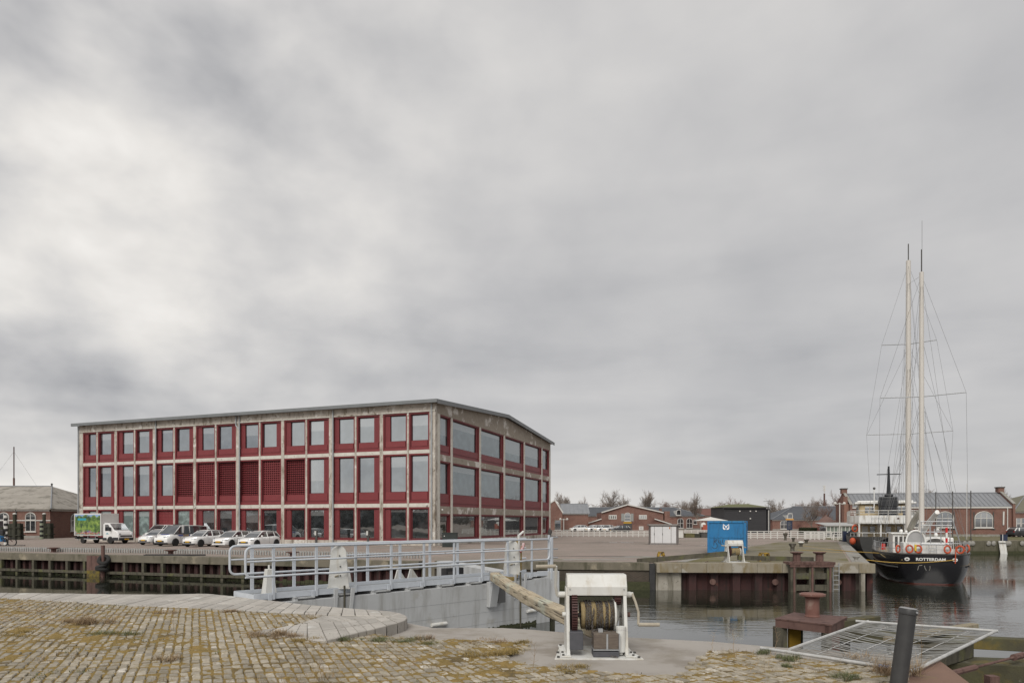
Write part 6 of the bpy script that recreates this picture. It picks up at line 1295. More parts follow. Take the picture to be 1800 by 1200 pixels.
# gabled workshop
gw = empty('gabled_workshop', (at(1057, YB).x, YB, 0), 0, 'brick workshop with wide white edged gable and dark gate in the centre', 'building'); Wg = at(1166, YB).x - at(1057, YB).x; zg = zat(887, YB); ze = zat(901, YB)
MB().extr([(0, 0, 0), (Wg, 0, 0), (Wg, 0, ze), (Wg * .42, 0, zg), (0, 0, ze)], (0, 9, 0)).build('wall', M_brick, gw)
for a, b in (((0, ze), (Wg * .42, zg)), ((Wg * .42, zg), (Wg, ze))): MB().extr([(a[0], -.35, a[1] + .02), (b[0], -.35, b[1] + .02), (b[0], 9.3, b[1] + .02), (a[0], 9.3, a[1] + .02)], (0, 0, .16)).build('roof', M_slate, gw); MB().bar((a[0], -.36, a[1] + .08), (b[0], -.36, b[1] + .08), .1, .26).build('verge_board', M_trimw, gw)
wl = at(1030, YB).x - at(1057, YB).x; wr_ = at(1180, YB).x - at(1057, YB).x; x2 = at(1150, YB).x - at(1057, YB).x
MB().extr([(wl, .01, 0), (-.01, .01, 0), (-.01, .01, zat(912, YB)), (wl, .01, zat(921, YB))], (0, 6, 0)).build('wing_wall', M_brick, gw); MB().bar((wl - .2, -.25, zat(920.5, YB)), (0, -.25, zat(911.5, YB)), .2, .22).build('verge_board', M_trimw, gw)
MB().extr([(Wg + .01, .01, 0), (wr_, .01, 0), (wr_, .01, zat(921, YB)), (Wg + .01, .01, zat(916, YB))], (0, 6, 0)).build('wing_wall', M_brick, gw); MB().bar((x2, -.35, zat(911.5, YB)), (wr_, -.35, zat(921, YB)), .2, .22).build('verge_board', M_trimw, gw); MB().extr([(x2 + 1, -.3, zat(913.5, YB)), (wr_ + .3, -.3, zat(921, YB)), (wr_ + .3, 8, zat(921, YB)), (x2 + 1, 8, zat(913, YB))], (0, 0, .1)).build('roof', M_slate, gw)
MB().box(Wg + .3, 0, 2.5, Wg + 1.6, 5, zat(898, YB)).build('chimney_block', M_brick, gw); MB().box(Wg - .8, .5, 4, Wg - .2, 1.1, zat(893.5, YB)).build('chimney', M_brick, gw)
def bx_at(r, Yb, p0, p1, y0, y1, name, m, d=-.05, t=.08): X0_ = at(p0, Yb).x - r.location.x; X1_ = at(p1, Yb).x - r.location.x; return MB().box(X0_, d, zat(y1, Yb), X1_, d + t, zat(y0, Yb)).build(name, m, r)
for p0, p1, y0, y1 in ((1070, 1084, 904.5, 912), (1123, 1137, 904.5, 912), (1070, 1084, 924.5, 932.5), (1123, 1131, 924.5, 931)):
    w__ = bx_at(gw, YB, p0, p1, y0, y1, 'window', M_wg, -.03, .05); X0_ = at(p0, YB).x - gw.location.x; X1_ = at(p1, YB).x - gw.location.x; m = MB(); ring(m, X0_, zat(y1, YB), X1_, zat(y0, YB), .16, -.09, -.04)
    for k in range(1, 4): xx = X0_ + (X1_ - X0_) * k / 4; m.box(xx - .1, -.08, zat(y1, YB) + .16, xx + .1, -.04, zat(y0, YB) - .16)
    m.build('frame', M_trimw, w__)
archwin(gw, at(1103, YB).x - gw.location.x, zat(915, YB), 1.35, 1.95, bars=0, tr_=.35); bx_at(gw, YB, 1092, 1097.5, 902, 915.5, 'shutter', mat('shutter_grey', (.25, .26, .25))); bx_at(gw, YB, 1108.5, 1113.5, 902, 915.5, 'shutter', MATS['shutter_grey']); bx_at(gw, YB, 1096, 1111, 919.5, 933, 'gate', M_plinth, -.06); bx_at(gw, YB, 1096, 1110, 917, 919.3, 'yellow_sign', mat('sign_yellow', (.5, .3, .04)), -.1); bx_at(gw, YB, 1060, 1067, 922, 931.5, 'door', M_trimw, -.04)
bx_at(gw, YB, 1037.5, 1043, 925, 931, 'door', M_plinth, -.04)
# black clad hall with green roof
YD = 135; bk = empty('black_clad_hall', (at(1273, YD).x, YD, 0), R(0), 'black clad hall with low green roof behind the blue container', 'building'); WB = at(1347, YD).x - at(1273, YD).x; zb_ = zat(891, YD); M_clad = mat('black_cladding', (.032, .032, .035), (.042, .042, .045), rough=.7, scale=.6, stretch=(1, 1, 12))
MB().box(0, 0, 0, WB, 9, zb_).build('wall', M_clad, bk); m = MB()
for i in range(12): MB().box(0.05, -.03, i * zb_ / 12 + .03, WB - .05, -.001, (i + 1) * zb_ / 12 - .01).build('cladding_board', M_clad, bk)
MB().add([(-.4, -.4, zb_), (WB + .4, -.4, zb_), (WB + .4, 9.4, zb_), (-.4, 9.4, zb_), (WB * .25, 4.5, zat(885, YD)), (WB * .75, 4.5, zat(885, YD) + .1)], [(0, 1, 5, 4), (1, 2, 5), (2, 3, 4, 5), (3, 0, 4), (3, 2, 1, 0)]).build('roof', mat('sedum_roof', (.11, .125, .05), (.14, .13, .075), rough=1, scale=.7), bk); MB().box(-.45, -.5, zb_ - .15, WB + .45, -.38, zb_ + .03).build('gutter', M_plinth, bk)
for px, py in ((1300, 898), (1318.5, 898), (1328.5, 898), (1318.5, 911)): MB().box(at(px, YD).x - bk.location.x - .12, -.2, zat(py, YD) - .1, at(px, YD).x - bk.location.x + .12, -.031, zat(py, YD) + .12).build('lamp', M_trimw, bk)
MB().box(WB + .3, .5, 0, WB + 1.0, 6, zb_ - .3).build('side_bay', M_clad, bk); MB().tube([(WB + .4, -.2, 0), (WB + .4, -.2, zb_ - .6)], .08, 6).build('downpipe', M_trimw, bk)
an = empty('antenna_mast', at(1351, 160), 0, 'thin mast with horizontal aerial behind the black hall', 'mast'); MB().tube([(0, 0, 0), (0, 0, zat(880.5, 160))], .06, 5).build('mast', M_plinth, an); MB().box(-1.2, -.03, zat(881, 160), 1.2, .03, zat(880.4, 160)).build('aerial', M_plinth, an)
# slate hall right of it
YS = 168; h5, W = bldg('slate_hall', 1358, 1520, YS, zat(912.5, YS), zat(888.5, YS), 'wide slate hall with brick wall behind the bare tree and dome kiosk', M_slate, M_brick, depth=17, hipL=8.5)
archwin(h5, at(1378, YS).x - h5.location.x, .4, 1.7, 2.1, bars=1, tr_=.5); dmx = at(1387, YS).x - h5.location.x; archwin(h5, dmx, zat(911, YS), 1.1, 1.3, y=-.6, bars=0, tr_=.99); MB().box(dmx - .7, -.55, zat(912, YS) - .1, dmx + .7, 2.5, zat(905, YS)).build('dormer', M_trimw, h5)
ob = empty('orange_info_sign', at(1388, 96), 0, 'dark navy notice panel with orange top strip on a post', 'sign'); MB().tube([(0, 0, 0), (0, 0, 1.2)], .07, 6).build('post', M_trim, ob); MB().box(-.38, -.03, zat(931, 96), .38, .03, zat(915, 96)).build('panel', MATS['navy'], ob); MB().box(-.55, -.06, zat(913.5, 96), .55, .06, zat(911, 96)).build('top_strip', mat('orange_strip', (.55, .27, .05)), ob)
for k in range(5): MB().box(-.28, -.036, zat(918 + k * 2.3, 96) - .02, .1 + .14 * (k % 2), -.031, zat(918 + k * 2.3, 96) + .02).build('text_line', M_kerb, ob)
# dome kiosk
YK = 118; dk = empty('domed_kiosk', at(1452, YK), 0, 'round kiosk with red brown dome and pale columns', 'kiosk'); rk = at(1466, YK).x - at(1452, YK).x; zc = zat(921, YK)
MB().lathe([(rk, zc), (rk * 1.08, zc), (rk * 1.05, zc + .15), (rk * .9, zc + .6), (rk * .6, zc + 1.0), (rk * .25, zc + 1.3), (.15, zc + 1.45), (.1, zc + 1.7), (0, zc + 1.75)], 20).build('dome', mat('dome_brown', (.17, .10, .085), (.13, .085, .07), rough=.8, scale=2), dk, smooth=50); MB().lathe([(rk * 1.0, zc - .12), (rk * 1.1, zc - .12), (rk * 1.1, zc + .001), (rk, zc + .001)], 20).build('cornice', mat('cornice_red', (.24, .04, .05)), dk)
for k in range(8): t = 2 * PI * k / 8 + .2; MB().tube([(rk * .85 * math.cos(t), rk * .85 * math.sin(t), 0), (rk * .85 * math.cos(t), rk * .85 * math.sin(t), zc - .12)], .12, 8).build('column', mat('cream_paint', (.48, .42, .3)), dk)
MB().lathe([(0, 0), (rk * .35, 0), (rk * .35, zc - .2), (0, zc - .2)], 12).build('core', M_kerb, dk)
# conservatory
YC = 95; cs = empty('conservatory', at(1453, YC), 0, 'white framed glass conservatory beside the pier ships', 'conservatory'); WC = at(1506, YC).x - at(1453, YC).x; zt_ = zat(924, YC)
MB().box(0.05, .1, 0.05, WC - .05, 3, zt_ - .05).build('glazing', M_wg, cs); m = MB(); n_ = 8
for i in range(n_ + 1): x = WC * i / n_; m.box(x - .05, -.02, 0, x + .05, .099, zt_)
for z in (0.05, zt_ * .45, zt_ - .1): m.box(0, -.03, z, WC, .098, z + .12)
m.build('frame', M_trimw, cs)
for i in range(n_): MB().box(WC * i / n_ + .06, .085, zt_ * .5, WC * (i + 1) / n_ - .06, .0995, zt_ - .15).build('blind', mat('blind_green', (.18, .21, .18)), cs)
MB().extr([(-.2, -.2, zt_), (WC + .2, -.2, zt_), (WC + .2, 3.2, zt_ + .4), (-.2, 3.2, zt_ + .4)], (0, 0, .08)).build('roof', mat('roof_greyw', (.35, .35, .34)), cs)
# right brick hall
YR = 106; hr, W = bldg('brick_hall', 1497, 1497 + 22 / YR * FOC, YR, zat(890, YR), zat(866, YR), 'long brick hall with grey metal roof and arched windows behind the ships', M_zincl, M_brick, depth=8, seam=.62, ov=.15); hr.rotation_euler = (0, 0, R(-12)); H0 = hr.location
def hx(px): k = (px - CX) / FOC; return (k * H0.y - H0.x) / (math.cos(R(12)) + k * math.sin(R(12)))
for px in (1661, 1729): archwin(hr, hx(px), zat(926, YR), 2.35, 2.35, bars=2, tr_=.58)
for px in (1600,): archwin(hr, hx(px), zat(926, YR), 2.35, 2.35, bars=2, tr_=.58)
for s, X in ((-1, -.3), (1, W)):
    rr_ = MB(); D = 8; zE = zat(890, YR); zR = zat(866, YR); rr_.extr([(X, -.4, 0), (X, D + .4, 0), (X, D + .4, zE + .3), (X, D / 2, zR + .35), (X, -.4, zE + .3)], (.3, 0, 0)); rr_.build('parapet_gable', M_brick, hr)
    MB().box(X - .25, D / 2 - .5, zR, X + .55, D / 2 + .5, zR + .75).build('chimney', M_brick, hr); MB().box(X - .35, D / 2 - .6, zR + .75, X + .65, D / 2 + .6, zR + .9).build('chimney_cap', M_plinth, hr); MB().bar((X + .15, -.45, zE + .32), (X + .15, D / 2, zR + .38), .42, .1).build('gable_coping', M_kerb, hr)
MB().box(-1.0, .3, 0, -.31, 1.6, zat(885, YR)).build('buttress', mat('pale_brick', (.27, .15, .11), (.2, .11, .085), rough=.9, scale=2), hr); MB().box(-1.1, .3, zat(885, YR), -.5, 1.2, zat(872, YR)).build('chimney', M_brick, hr)
MB().tube([(W - .6, -.1, zat(891, YR)), (W - .6, -.1, .1)], .07, 6).build('downpipe', M_trimw, hr)
MB().extr([(hx(1762), -.15, zat(922, YR)), (hx(1764.5), -.15, zat(922, YR)), (hx(1765), -.15, zat(899, YR)), (hx(1762.5), -.15, zat(899, YR))], (0, .1, 0)).build('banner', M_trimw, hr)
for px in (1677, 1712, 1746): x = hx(px); MB().box(x - .08, -.05, 1.0, x + .08, -.003, zat(900, YR)).build('wall_anchor', M_plinth, hr); MB().box(x - .25, -.05, 1.0, x + .25, -.004, 1.2).build('wall_anchor', M_plinth, hr)
fr, W = bldg('tiled_roof_house', 1783, 1900, 120, zat(898, 120), zat(866, 120), 'house with green grey roof at the right edge', mat('greenish_tiles', (.16, .15, .11), (.12, .115, .085), rough=.9), M_brick, depth=16, hipL=8)
for px in (1790, 1799): archwin(fr, at(px, 120).x - fr.location.x, 1.0, .7, 1.8, arch=False, bars=0, tr_=.5)
# three lamp posts on the far verge
for i, (px, ytop, Y, lb) in enumerate(((1645, 864, 84, 'black pole left of three on the verge before the brick hall'), (1674.5, 863, 84, 'middle black pole of three before the brick hall'), (1706.5, 862, 82.5, 'black pole nearest the arched window right of the ships'))):
    r = empty('light_pole', at(px, Y), 0, lb, 'pole', 'black poles before the brick hall'); MB().tube([(0, 0, 0), (0, 0, zat(ytop, Y))], .055, 6).build('pole', M_plinth, r); MB().lathe([(0, 0), (.12, 0), (.12, .25), (0, .25)], 8).build('base', M_plinth, r)
r = empty('light_pole', at(1699.5, 86), 0, 'thin pale pole between the black poles', 'pole'); MB().tube([(0, 0, 0), (0, 0, zat(850, 86))], .03, 5).build('pole', M_trimw, r)
# ================================================================== white fences
def fence(A, B, h, label, n, rails=4):
    A = Vector(A); B = Vector(B); d = B - A; r = empty('white_fence', A, math.atan2(d.y, d.x), label, 'fence'); Ln = d.length
    pm = MB().box(-.06, -.05, 0, .06, .05, h).mesh('post', M_trimw)
    for i in range(n + 1): inst('post', pm, r, (Ln * i / n, 0, 0))
    for k in range(rails): z = h * (.22 + .76 * k / (rails - 1)); MB().box(0, -.075, z - .04, Ln, -.052, z + .04).build('rail', M_trimw, r)
fence(at(950, 103), at(1142, 100), .92, 'long white rail fence behind the brick square', 20); fence(at(1308, 90), at(1462, 88), 1.0, 'white rail fence between the blue container and the conservatory', 13); fence(at(1416, 86), at(1448, 85.5), .95, 'short nearer white fence piece before the conservatory', 4); fence(at(1204, 110), at(1250, 108), .9, 'short white fence left of the blue container', 4)
fence(at(1465, 84), at(1505, 83), .7, 'low white rail at the foot of the conservatory', 5, 2)
# crates, skips, distant cars and lamps
def boxthing(px0, px1, py0, py1, Y, name, label, cat, m, d=1.2):
    X0_, X1_ = at(px0, Y).x, at(px1, Y).x; r = empty(name, ((X0_ + X1_) / 2, Y, 0), 0, label, cat); h0, h1 = max(0, zat(py1, Y)), zat(py0, Y); hw = (X1_ - X0_) / 2
    MB().box(-hw, 0, h0, hw, d, h1).build('body', m, r, bevel=.03); MB().box(-hw - .03, -.03, h1 - .08, hw + .03, d + .03, h1 + .02).build('rim', m, r); return r
boxthing(1205.5, 1221, 937, 945.5, 96, 'moss_crate', 'mossy olive wooden crate left of the blue container', 'crate', mat('crate_moss', (.15, .13, .05), (.08, .075, .04))); boxthing(1221, 1231, 938, 945.5, 96, 'dark_crate', 'dark mossy crate between the olive crate and the blue container', 'crate', M_tar); boxthing(1233, 1243.5, 935.5, 945.5, 96, 'grey_skip', 'dark grey skip directly left of the blue container', 'skip', M_plinth)
boxthing(1191, 1201, 932, 945, 92, 'white_cabinet', 'low white slatted cabinet right of the kiosk', 'cabinet', M_trimw)
ex = boxthing(1236, 1244, 922, 932, 120, 'orange_machine', 'orange red machine with white roof behind the fence', 'machine', mat('machine_orange', (.4, .1, .06), (.3, .08, .05))); MB().lathe([(0, 1.3), (.5, 1.3), (.5, 1.6), (.3, 2.0), (0, 2.1)], 10).build('cab_roof', M_trimw, ex, loc=(-.2, .5, 0))
te = empty('white_tent', at(1256, 122), 0, 'white party tent roof above the blue container', 'tent'); MB().add([(-2.5, 0, zat(914.5, 122)), (2.5, 0, zat(914.5, 122)), (2.5, 5, zat(914.5, 122)), (-2.5, 5, zat(914.5, 122)), (0, 2.5, zat(908, 122))], [(0, 1, 4), (1, 2, 4), (2, 3, 4), (3, 0, 4)]).build('canopy', M_trimw, te)
for s in (-2.4, 2.4): MB().tube([(s, .1, 0), (s, .1, zat(914.5, 122))], .04, 5).build('leg', M_trimw, te)
M_cb2 = []
for i, (px, py, k_, lb) in enumerate(((1017, 931, 0, 'white car nearest the pale roofed barn beyond the fence'), (1043, 932, 0, 'white car before the left wing of the workshop'), (1055.5, 932.5, 1, 'silver white car left of the workshop window'), (1068, 933, 0, 'white car before the left workshop window'))):
    copy_tree(c1, at(px, 150, 0), R(200 + i * 14), lb)
for px, py, lb in ((1090, 932, 'dark car beside the workshop gate'), (1796, 938, 'dark car at the right edge beyond the brick hall')):
    c_ = copy_tree(c1, at(px, 140 if px < 1200 else 100, 0), R(10 if px > 1200 else 190), lb)
    for o in COL.objects:
        if o.parent == c_ and o.name.startswith(('body', 'roof')): o.data = o.data.copy(); o.data.materials[0] = M_trim
def lamp2(px, Y, ytop, label):
    r = empty('street_lamp', at(px, Y), 0, label, 'street lamp'); h = zat(ytop, Y); MB().tube([(0, 0, 0), (0, 0, h)], .07, 6).build('pole', M_trimw, r); MB().tube([(-.6, 0, h - .25), (0, 0, h - .1), (.6, 0, h - .25)], .04, 5).build('arm', M_trimw, r)
    for s in (-.6, .6): MB().sph((s, 0, h - .1), .2, 6).build('globe', M_trimw, r)
lamp2(991, 120, 911, 'twin globe street lamp before the pale roofed barn'); lamp2(1476, 90, 883, 'white lamp on the pale brick pillar of the right hall')
pl = empty('radio_mast', at(1449, 190), 0, 'tall thin mast with cross trees above the bare trees', 'mast'); MB().tube([(0, 0, 0), (0, 0, zat(867, 190))], .22, 6).build('lower_mast', M_rust, pl); MB().tube([(0, 0, zat(867, 190)), (0, 0, zat(853, 190))], .12, 6).build('upper_mast', M_trimw, pl)
for py in (854, 857.5, 861): MB().box(-.35, -.15, zat(py, 190) - .15, .35, .15, zat(py, 190) + .1).build('lamp', M_trimw, pl)
hd = empty('clipped_hedge', at(1408, 120), 0, 'dark clipped hedge before the slate hall', 'hedge'); M_hedge = mat('hedge_green', (.03, .04, .02), (.05, .06, .03), rough=1, scale=3, bump=.05, bscale=8, var=.3); hwid_ = at(1438, 120).x - at(1408, 120).x
MB().box(0.1, .1, 0, hwid_ - .1, 1, zat(928, 120) - .1).build('inner_mass', M_hedge, hd)
n = 9000; P_ = np.stack([RNG.rand(n) * hwid_, RNG.rand(n) * 1.0, RNG.rand(n) * zat(928, 120)], 1); o = blades('foliage', P_, M_hedge, .16, .06, 1.2); o.parent = hd; tag(o, kind='stuff')
# person sitting by the fence at the building corner (small, dark coat)
# ================================================================== bare trees
M_bark = mat('bare_bark', (.23, .19, .16), (.17, .14, .12), rough=1, scale=3)
M_barkr = mat('red_twigs', (.21, .135, .11), (.15, .10, .085), rough=1, scale=3)
def bare_tree_meshes(seed, H, spread, m, wide=.5, density=1.0):
    r = random.Random(seed); tr_, cr_ = MB(), MB()
    def br(p, d, ln, rad, lev):
        k = 3 if lev < 3 else 2; pts = [p]; q = p; dd = d
        for i in range(k): dd = (dd + Vector((r.gauss(0, .14), r.gauss(0, .14), r.gauss(.05, .1)))).normalized(); q = q + dd * ln / k; pts.append(q)
        (tr_ if lev == 0 else cr_).tube(pts, [rad * (1 - .45 * i / k) for i in range(k + 1)], 5 if lev == 0 else 3, cap=False)
        if lev >= 5: return
        n = (8, 6, 4, 4, 3)[lev]; n = max(2, int(n * density))
        for i in range(n):
            t = (.35 if lev == 0 else .2) + .8 * (i + r.random() * .6) / n; t = min(t, 1); j = min(int(t * k), k - 1); base = pts[j].lerp(pts[j + 1], t * k - j if t < 1 else 1)
            ax = Vector((r.gauss(0, 1), r.gauss(0, 1), r.gauss(0, .4))).normalized(); ang = spread * r.uniform(.6, 1.2); nd = (dd * math.cos(ang) + ax * math.sin(ang)).normalized(); nd.z += .18; nd.normalize()
            br(base, nd, ln * r.uniform(.5, .72), max(rad * .45, .02), lev + 1)
    br(Vector((0, 0, 0)), Vector((0, 0, 1)), H * .52, H * .022, 0); return tr_.mesh('trunk', m), cr_.mesh('branches', m)
TREES = [bare_tree_meshes(s, 12, sp, m) for s, sp, m in ((1, .62, M_bark), (2, .55, M_bark), (3, .8, M_bark), (4, .7, M_barkr), (5, .9, M_barkr))]
def tree(px, ytop, Y, k, label, rz=0):
    H = zat(ytop - 3, Y); zmax = max(v.co.z for v in TREES[k][1].vertices); s = H / zmax; r = empty('bare_tree', at(px, Y), rz, label, 'tree', 'bare winter trees'); inst('trunk', TREES[k][0], r, scale=(s,) * 3); inst('branches', TREES[k][1], r, scale=(s,) * 3)
tl_ = [(990, 864, 195, 0, 'bare tree just right of the red building'), (1019, 873, 210, 1, 'small bare tree second from the red building'), (1078, 861, 205, 2, 'bare tree above the left slope of the workshop gable'), (1107, 869, 230, 1, 'slender bare tree above the workshop ridge'), (1139, 860, 205, 0, 'dense bare tree above the right slope of the workshop gable'),
       (1182, 879, 230, 4, 'round low bare tree left above the slate hall'), (1208, 880, 225, 2, 'low bare tree over the middle of the slate hall'), (1233, 864, 175, 1, 'tall bare tree at the right end of the slate hall'), (1262, 882, 190, 3, 'reddish bare tree beside the black hall'), (1286, 871, 215, 3, 'reddish bare tree above the black hall roof'),
       (1365, 877, 200, 2, 'bare tree right of the black hall'), (1394, 883, 220, 4, 'low bare tree above the slate hall ridge'), (1427, 880, 130, 2, 'bare tree standing before the slate hall next to the hedge'), (1436, 874, 210, 1, 'thin bare tree left of the tall mast'), (1466, 874, 180, 4, 'reddish bare tree by the pale brick pillar'),
       (1473, 862, 190, 3, 'tall reddish bare tree touching the brick chimney'), (1457, 884, 125, 3, 'red twigged tree behind the domed kiosk'), (1590, 856, 205, 1, 'tree top peeking over the brick hall between the masts'), (1627, 857, 210, 0, 'tree top over the brick hall right of the masts'), (1747, 855, 190, 1, 'tree top over the right end of the brick hall'), (965, 878, 200, 2, 'bare tree touching the corner of the red building'), (1050, 881, 240, 4, 'low wide tree behind the slate roof left of the gable'), (1415, 884, 240, 0, 'distant low tree above the slate hall right of centre')]
for i, (px, yt, Y, k, lb) in enumerate(tl_): tree(px, yt, Y, k, lb, i * 1.3)
# far wood: one mass of low bare crowns behind the village
fw = MB(); random.seed(5)
wd = empty('far_wood'); bpy.data.objects.remove(wd)
me_t, me_b = bare_tree_meshes(21, 8, 1.0, M_bark, density=.9)
bmv = [v.co.copy() for v in me_b.vertices]; bmf = [tuple(p.vertices) for p in me_b.polygons]
bmv2 = np.array([tuple(v) for v in bmv]); F = np.array(bmf); allv, allf = [], []; off = 0
for i in range(44):
    px = 945 + i * 14 + random.uniform(-6, 6); Y = random.uniform(235, 270); s = random.uniform(.8, 1.15) * zat(random.uniform(884, 891), Y) / bmv2[:, 2].max(); a = random.uniform(0, 6.28); c_, s_ = math.cos(a), math.sin(a); v = bmv2 * s; X_ = v[:, 0] * c_ - v[:, 1] * s_; Y_ = v[:, 0] * s_ + v[:, 1] * c_; p = at(px, Y)
    allv.append(np.stack([X_ * 1.5 + p.x, Y_ + p.y, v[:, 2]], 1)); allf.append(F + off); off += len(v)
me = bpy.data.meshes.new('far_wood'); me.from_pydata(np.concatenate(allv).tolist(), [], np.concatenate(allf).tolist()); me.materials.append(M_bark); o = bpy.data.objects.new('far_wood', me); COL.objects.link(o); tag(o, kind='stuff')
# distant rows of roofs closing the horizon
far = [(1236, 1275, 905, 893, 'red tiled house roof between the tall bare tree and the black hall', mat('red_tiles', (.16, .07, .055), (.12, .06, .05)))]
for p0, p1, ye, yr, lb, m_ in far: bldg('distant_house', p0, p1, 200, zat(ye, 200), zat(yr, 200), lb, m_, M_brick, depth=10)
M_hz = mat('far_hedge', (.06, .055, .045), (.04, .04, .03), rough=1, scale=.3)
n = 26000; X_ = RNG.uniform(-330, 380, n); P_ = np.stack([X_, 300 + RNG.rand(n) * 14, RNG.rand(n) ** .7 * (2.6 + 2.8 * fbm(X_, X_ * 0 + 3, .05, 3, 3))], 1); o = blades('far_treeline', P_, M_hz, 1.3, .5, .8); tag(o, kind='stuff')
# buildings and trees on the other side of the water, seen only in the windows
for i, (x, y, w_, d_2, h, rz, lb) in enumerate(((-128, 8, 40, 14, 5.5, R(62), 'brick shed across the water to the left'), (-110, -45, 46, 14, 6, R(50), 'long brick shed behind the camera to the left'), (-60, -85, 50, 14, 6, R(25), 'brick row behind the camera'))):
    r = empty('brick_shed', (x, y, 0), rz, lb, 'building'); MB().box(-w_ / 2, 0, 0, w_ / 2, d_2, h * .62).build('wall', M_brick, r); MB().extr([(-w_ / 2 - .3, -.3, h * .62), (-w_ / 2 - .3, d_2 + .3, h * .62), (-w_ / 2 - .3, d_2 / 2, h)], (w_ + .6, 0, 0)).build('roof', M_slate, r)
n = 24000; t_ = RNG.rand(n); P_ = np.stack([-150 + 95 * t_ + RNG.rand(n) * 6, 40 - 150 * t_ + RNG.rand(n) * 6, RNG.rand(n) * (3.4 + 1.8 * vnoise(t_ * 90, t_ * 0, .3, 2))], 1); o = blades('shore_trees', P_, M_hz, 1.1, .4, .8); tag(o, kind='stuff')
# ================================================================== schooner
def hullmat(name, top, zred, red=(.10, .022, .016), rough=.22):
    m = bpy.data.materials.new(name); m.use_nodes = True; t = m.node_tree; n = t.nodes; l = t.links; b = n['Principled BSDF']; b.inputs['Roughness'].default_value = rough
    tcn = n.new('ShaderNodeTexCoord'); s = n.new('ShaderNodeSeparateXYZ'); l.new(tcn.outputs['Object'], s.inputs[0]); g = n.new('ShaderNodeMath'); g.operation = 'GREATER_THAN'; g.inputs[1].default_value = zred; l.new(s.outputs[2], g.inputs[0])
    mx_ = n.new('ShaderNodeMix'); mx_.data_type = 'RGBA'; l.new(g.outputs[0], mx_.inputs['Factor']); mx_.inputs['A'].default_value = (*red, 1); mx_.inputs['B'].default_value = (*top, 1); l.new(mx_.outputs['Result'], b.inputs['Base Color'])
    no = n.new('ShaderNodeTexNoise'); no.inputs['Scale'].default_value = 1.2; l.new(tcn.outputs['Object'], no.inputs['Vector']); bn = n.new('ShaderNodeBump'); bn.inputs['Distance'].default_value = .02; l.new(no.outputs['Fac'], bn.inputs['Height']); l.new(bn.outputs[0], b.inputs['Normal']); return m
M_sw = mat('ship_white', (.74, .74, .72), (.66, .66, .64), rough=.4, scale=2, streak=((.4, .36, .3), 4)); M_wire = mat('rig_wire', (.17, .17, .17), rough=.5); M_tan = mat('ship_tan', (.5, .4, .24), (.44, .35, .21), rough=.55, scale=2)
M_mast = mat('mast_cream', (.6, .57, .53), (.52, .49, .45), rough=.4, scale=2, stretch=(1, 1, .3), spots=((.3, .22, .16), 3, .68)); M_or = mat('lifebuoy_orange', (.5, .085, .03), (.4, .07, .03), rough=.6); M_yel = mat('rope_yellow', (.5, .33, .08), (.42, .27, .07), rough=.8, scale=9)
def hull(root, st, m, zk=-1.2, K=12, name='hull'):
    vs = []
    for (y, hb, zd, zkeel, e) in st:
        row = []
        for i in range(K + 1):
            th = PI / 2 * i / K; x = hb * math.sin(th) ** e; z = zd - (zd - zkeel) * (math.cos(th)) ** 1.25 if i < K else zd; row.append((x, z))
        vs += [(-x, y, z) for x, z in row[::-1]] + [(x, y, z) for x, z in row[1:]]
    n = 2 * K + 1; fs = [(i * n + j, (i + 1) * n + j, (i + 1) * n + j + 1, i * n + j + 1) for i in range(len(st) - 1) for j in range(n - 1)]; fs.append(tuple(range(n)))
    fs += [(i * n, i * n + n - 1, (i + 1) * n + n - 1, (i + 1) * n) for i in range(0)]
    return MB().add(vs, [f[::-1] for f in fs]).build(name, m, root, smooth=50)
SA = R(-24.9); SP0 = at(1636, 41, WATER)
sh = empty('sailing_ship', SP0, SA, 'black hulled two masted schooner moored at the pier with its stern to us', 'sailing ship'); sh.scale = (.87, 1, 1)
ST = [(0, 1.78, 1.80, .0, .42), (.25, 2.0, 1.80, -.25, .45), (1.2, 2.45, 1.79, -.5, .5), (3, 2.85, 1.76, -.9, .52), (6, 3.0, 1.72, -1.2, .52), (10, 2.98, 1.74, -1.2, .52), (14, 2.7, 1.85, -1.2, .6), (17.5, 2.0, 2.1, -1.0, .75), (20, 1.1, 2.35, -.5, .95), (22, .15, 2.6, 1.2, 1.0)]
hull(sh, ST, hullmat('hull_black', (.012, .012, .014), .07))
def beam(y, ST=ST):
    for a, b in zip(ST[:-1], ST[1:]):
        if a[0] <= y <= b[0]: t = (y - a[0]) / (b[0] - a[0]); return a[1] + (b[1] - a[1]) * t, a[2] + (b[2] - a[2]) * t
    return ST[-1][1], ST[-1][2]
dk = MB(); ys = [.02, .25, 1.2, 3, 6, 10, 14, 17.5, 20, 21.9]; vs = []
for y in ys: hb, z = beam(y); vs += [(-hb + .03, y, 1.15 if y < 16 else 1.6), (hb - .03, y, 1.15 if y < 16 else 1.6)]
dk.add(vs, [(2 * i, 2 * i + 1, 2 * i + 3, 2 * i + 2) for i in range(len(ys) - 1)]).build('deck', mat('deck_teak', (.3, .24, .17), (.24, .19, .13), rough=.8, scale=3, stretch=(8, 1, 1)), sh)
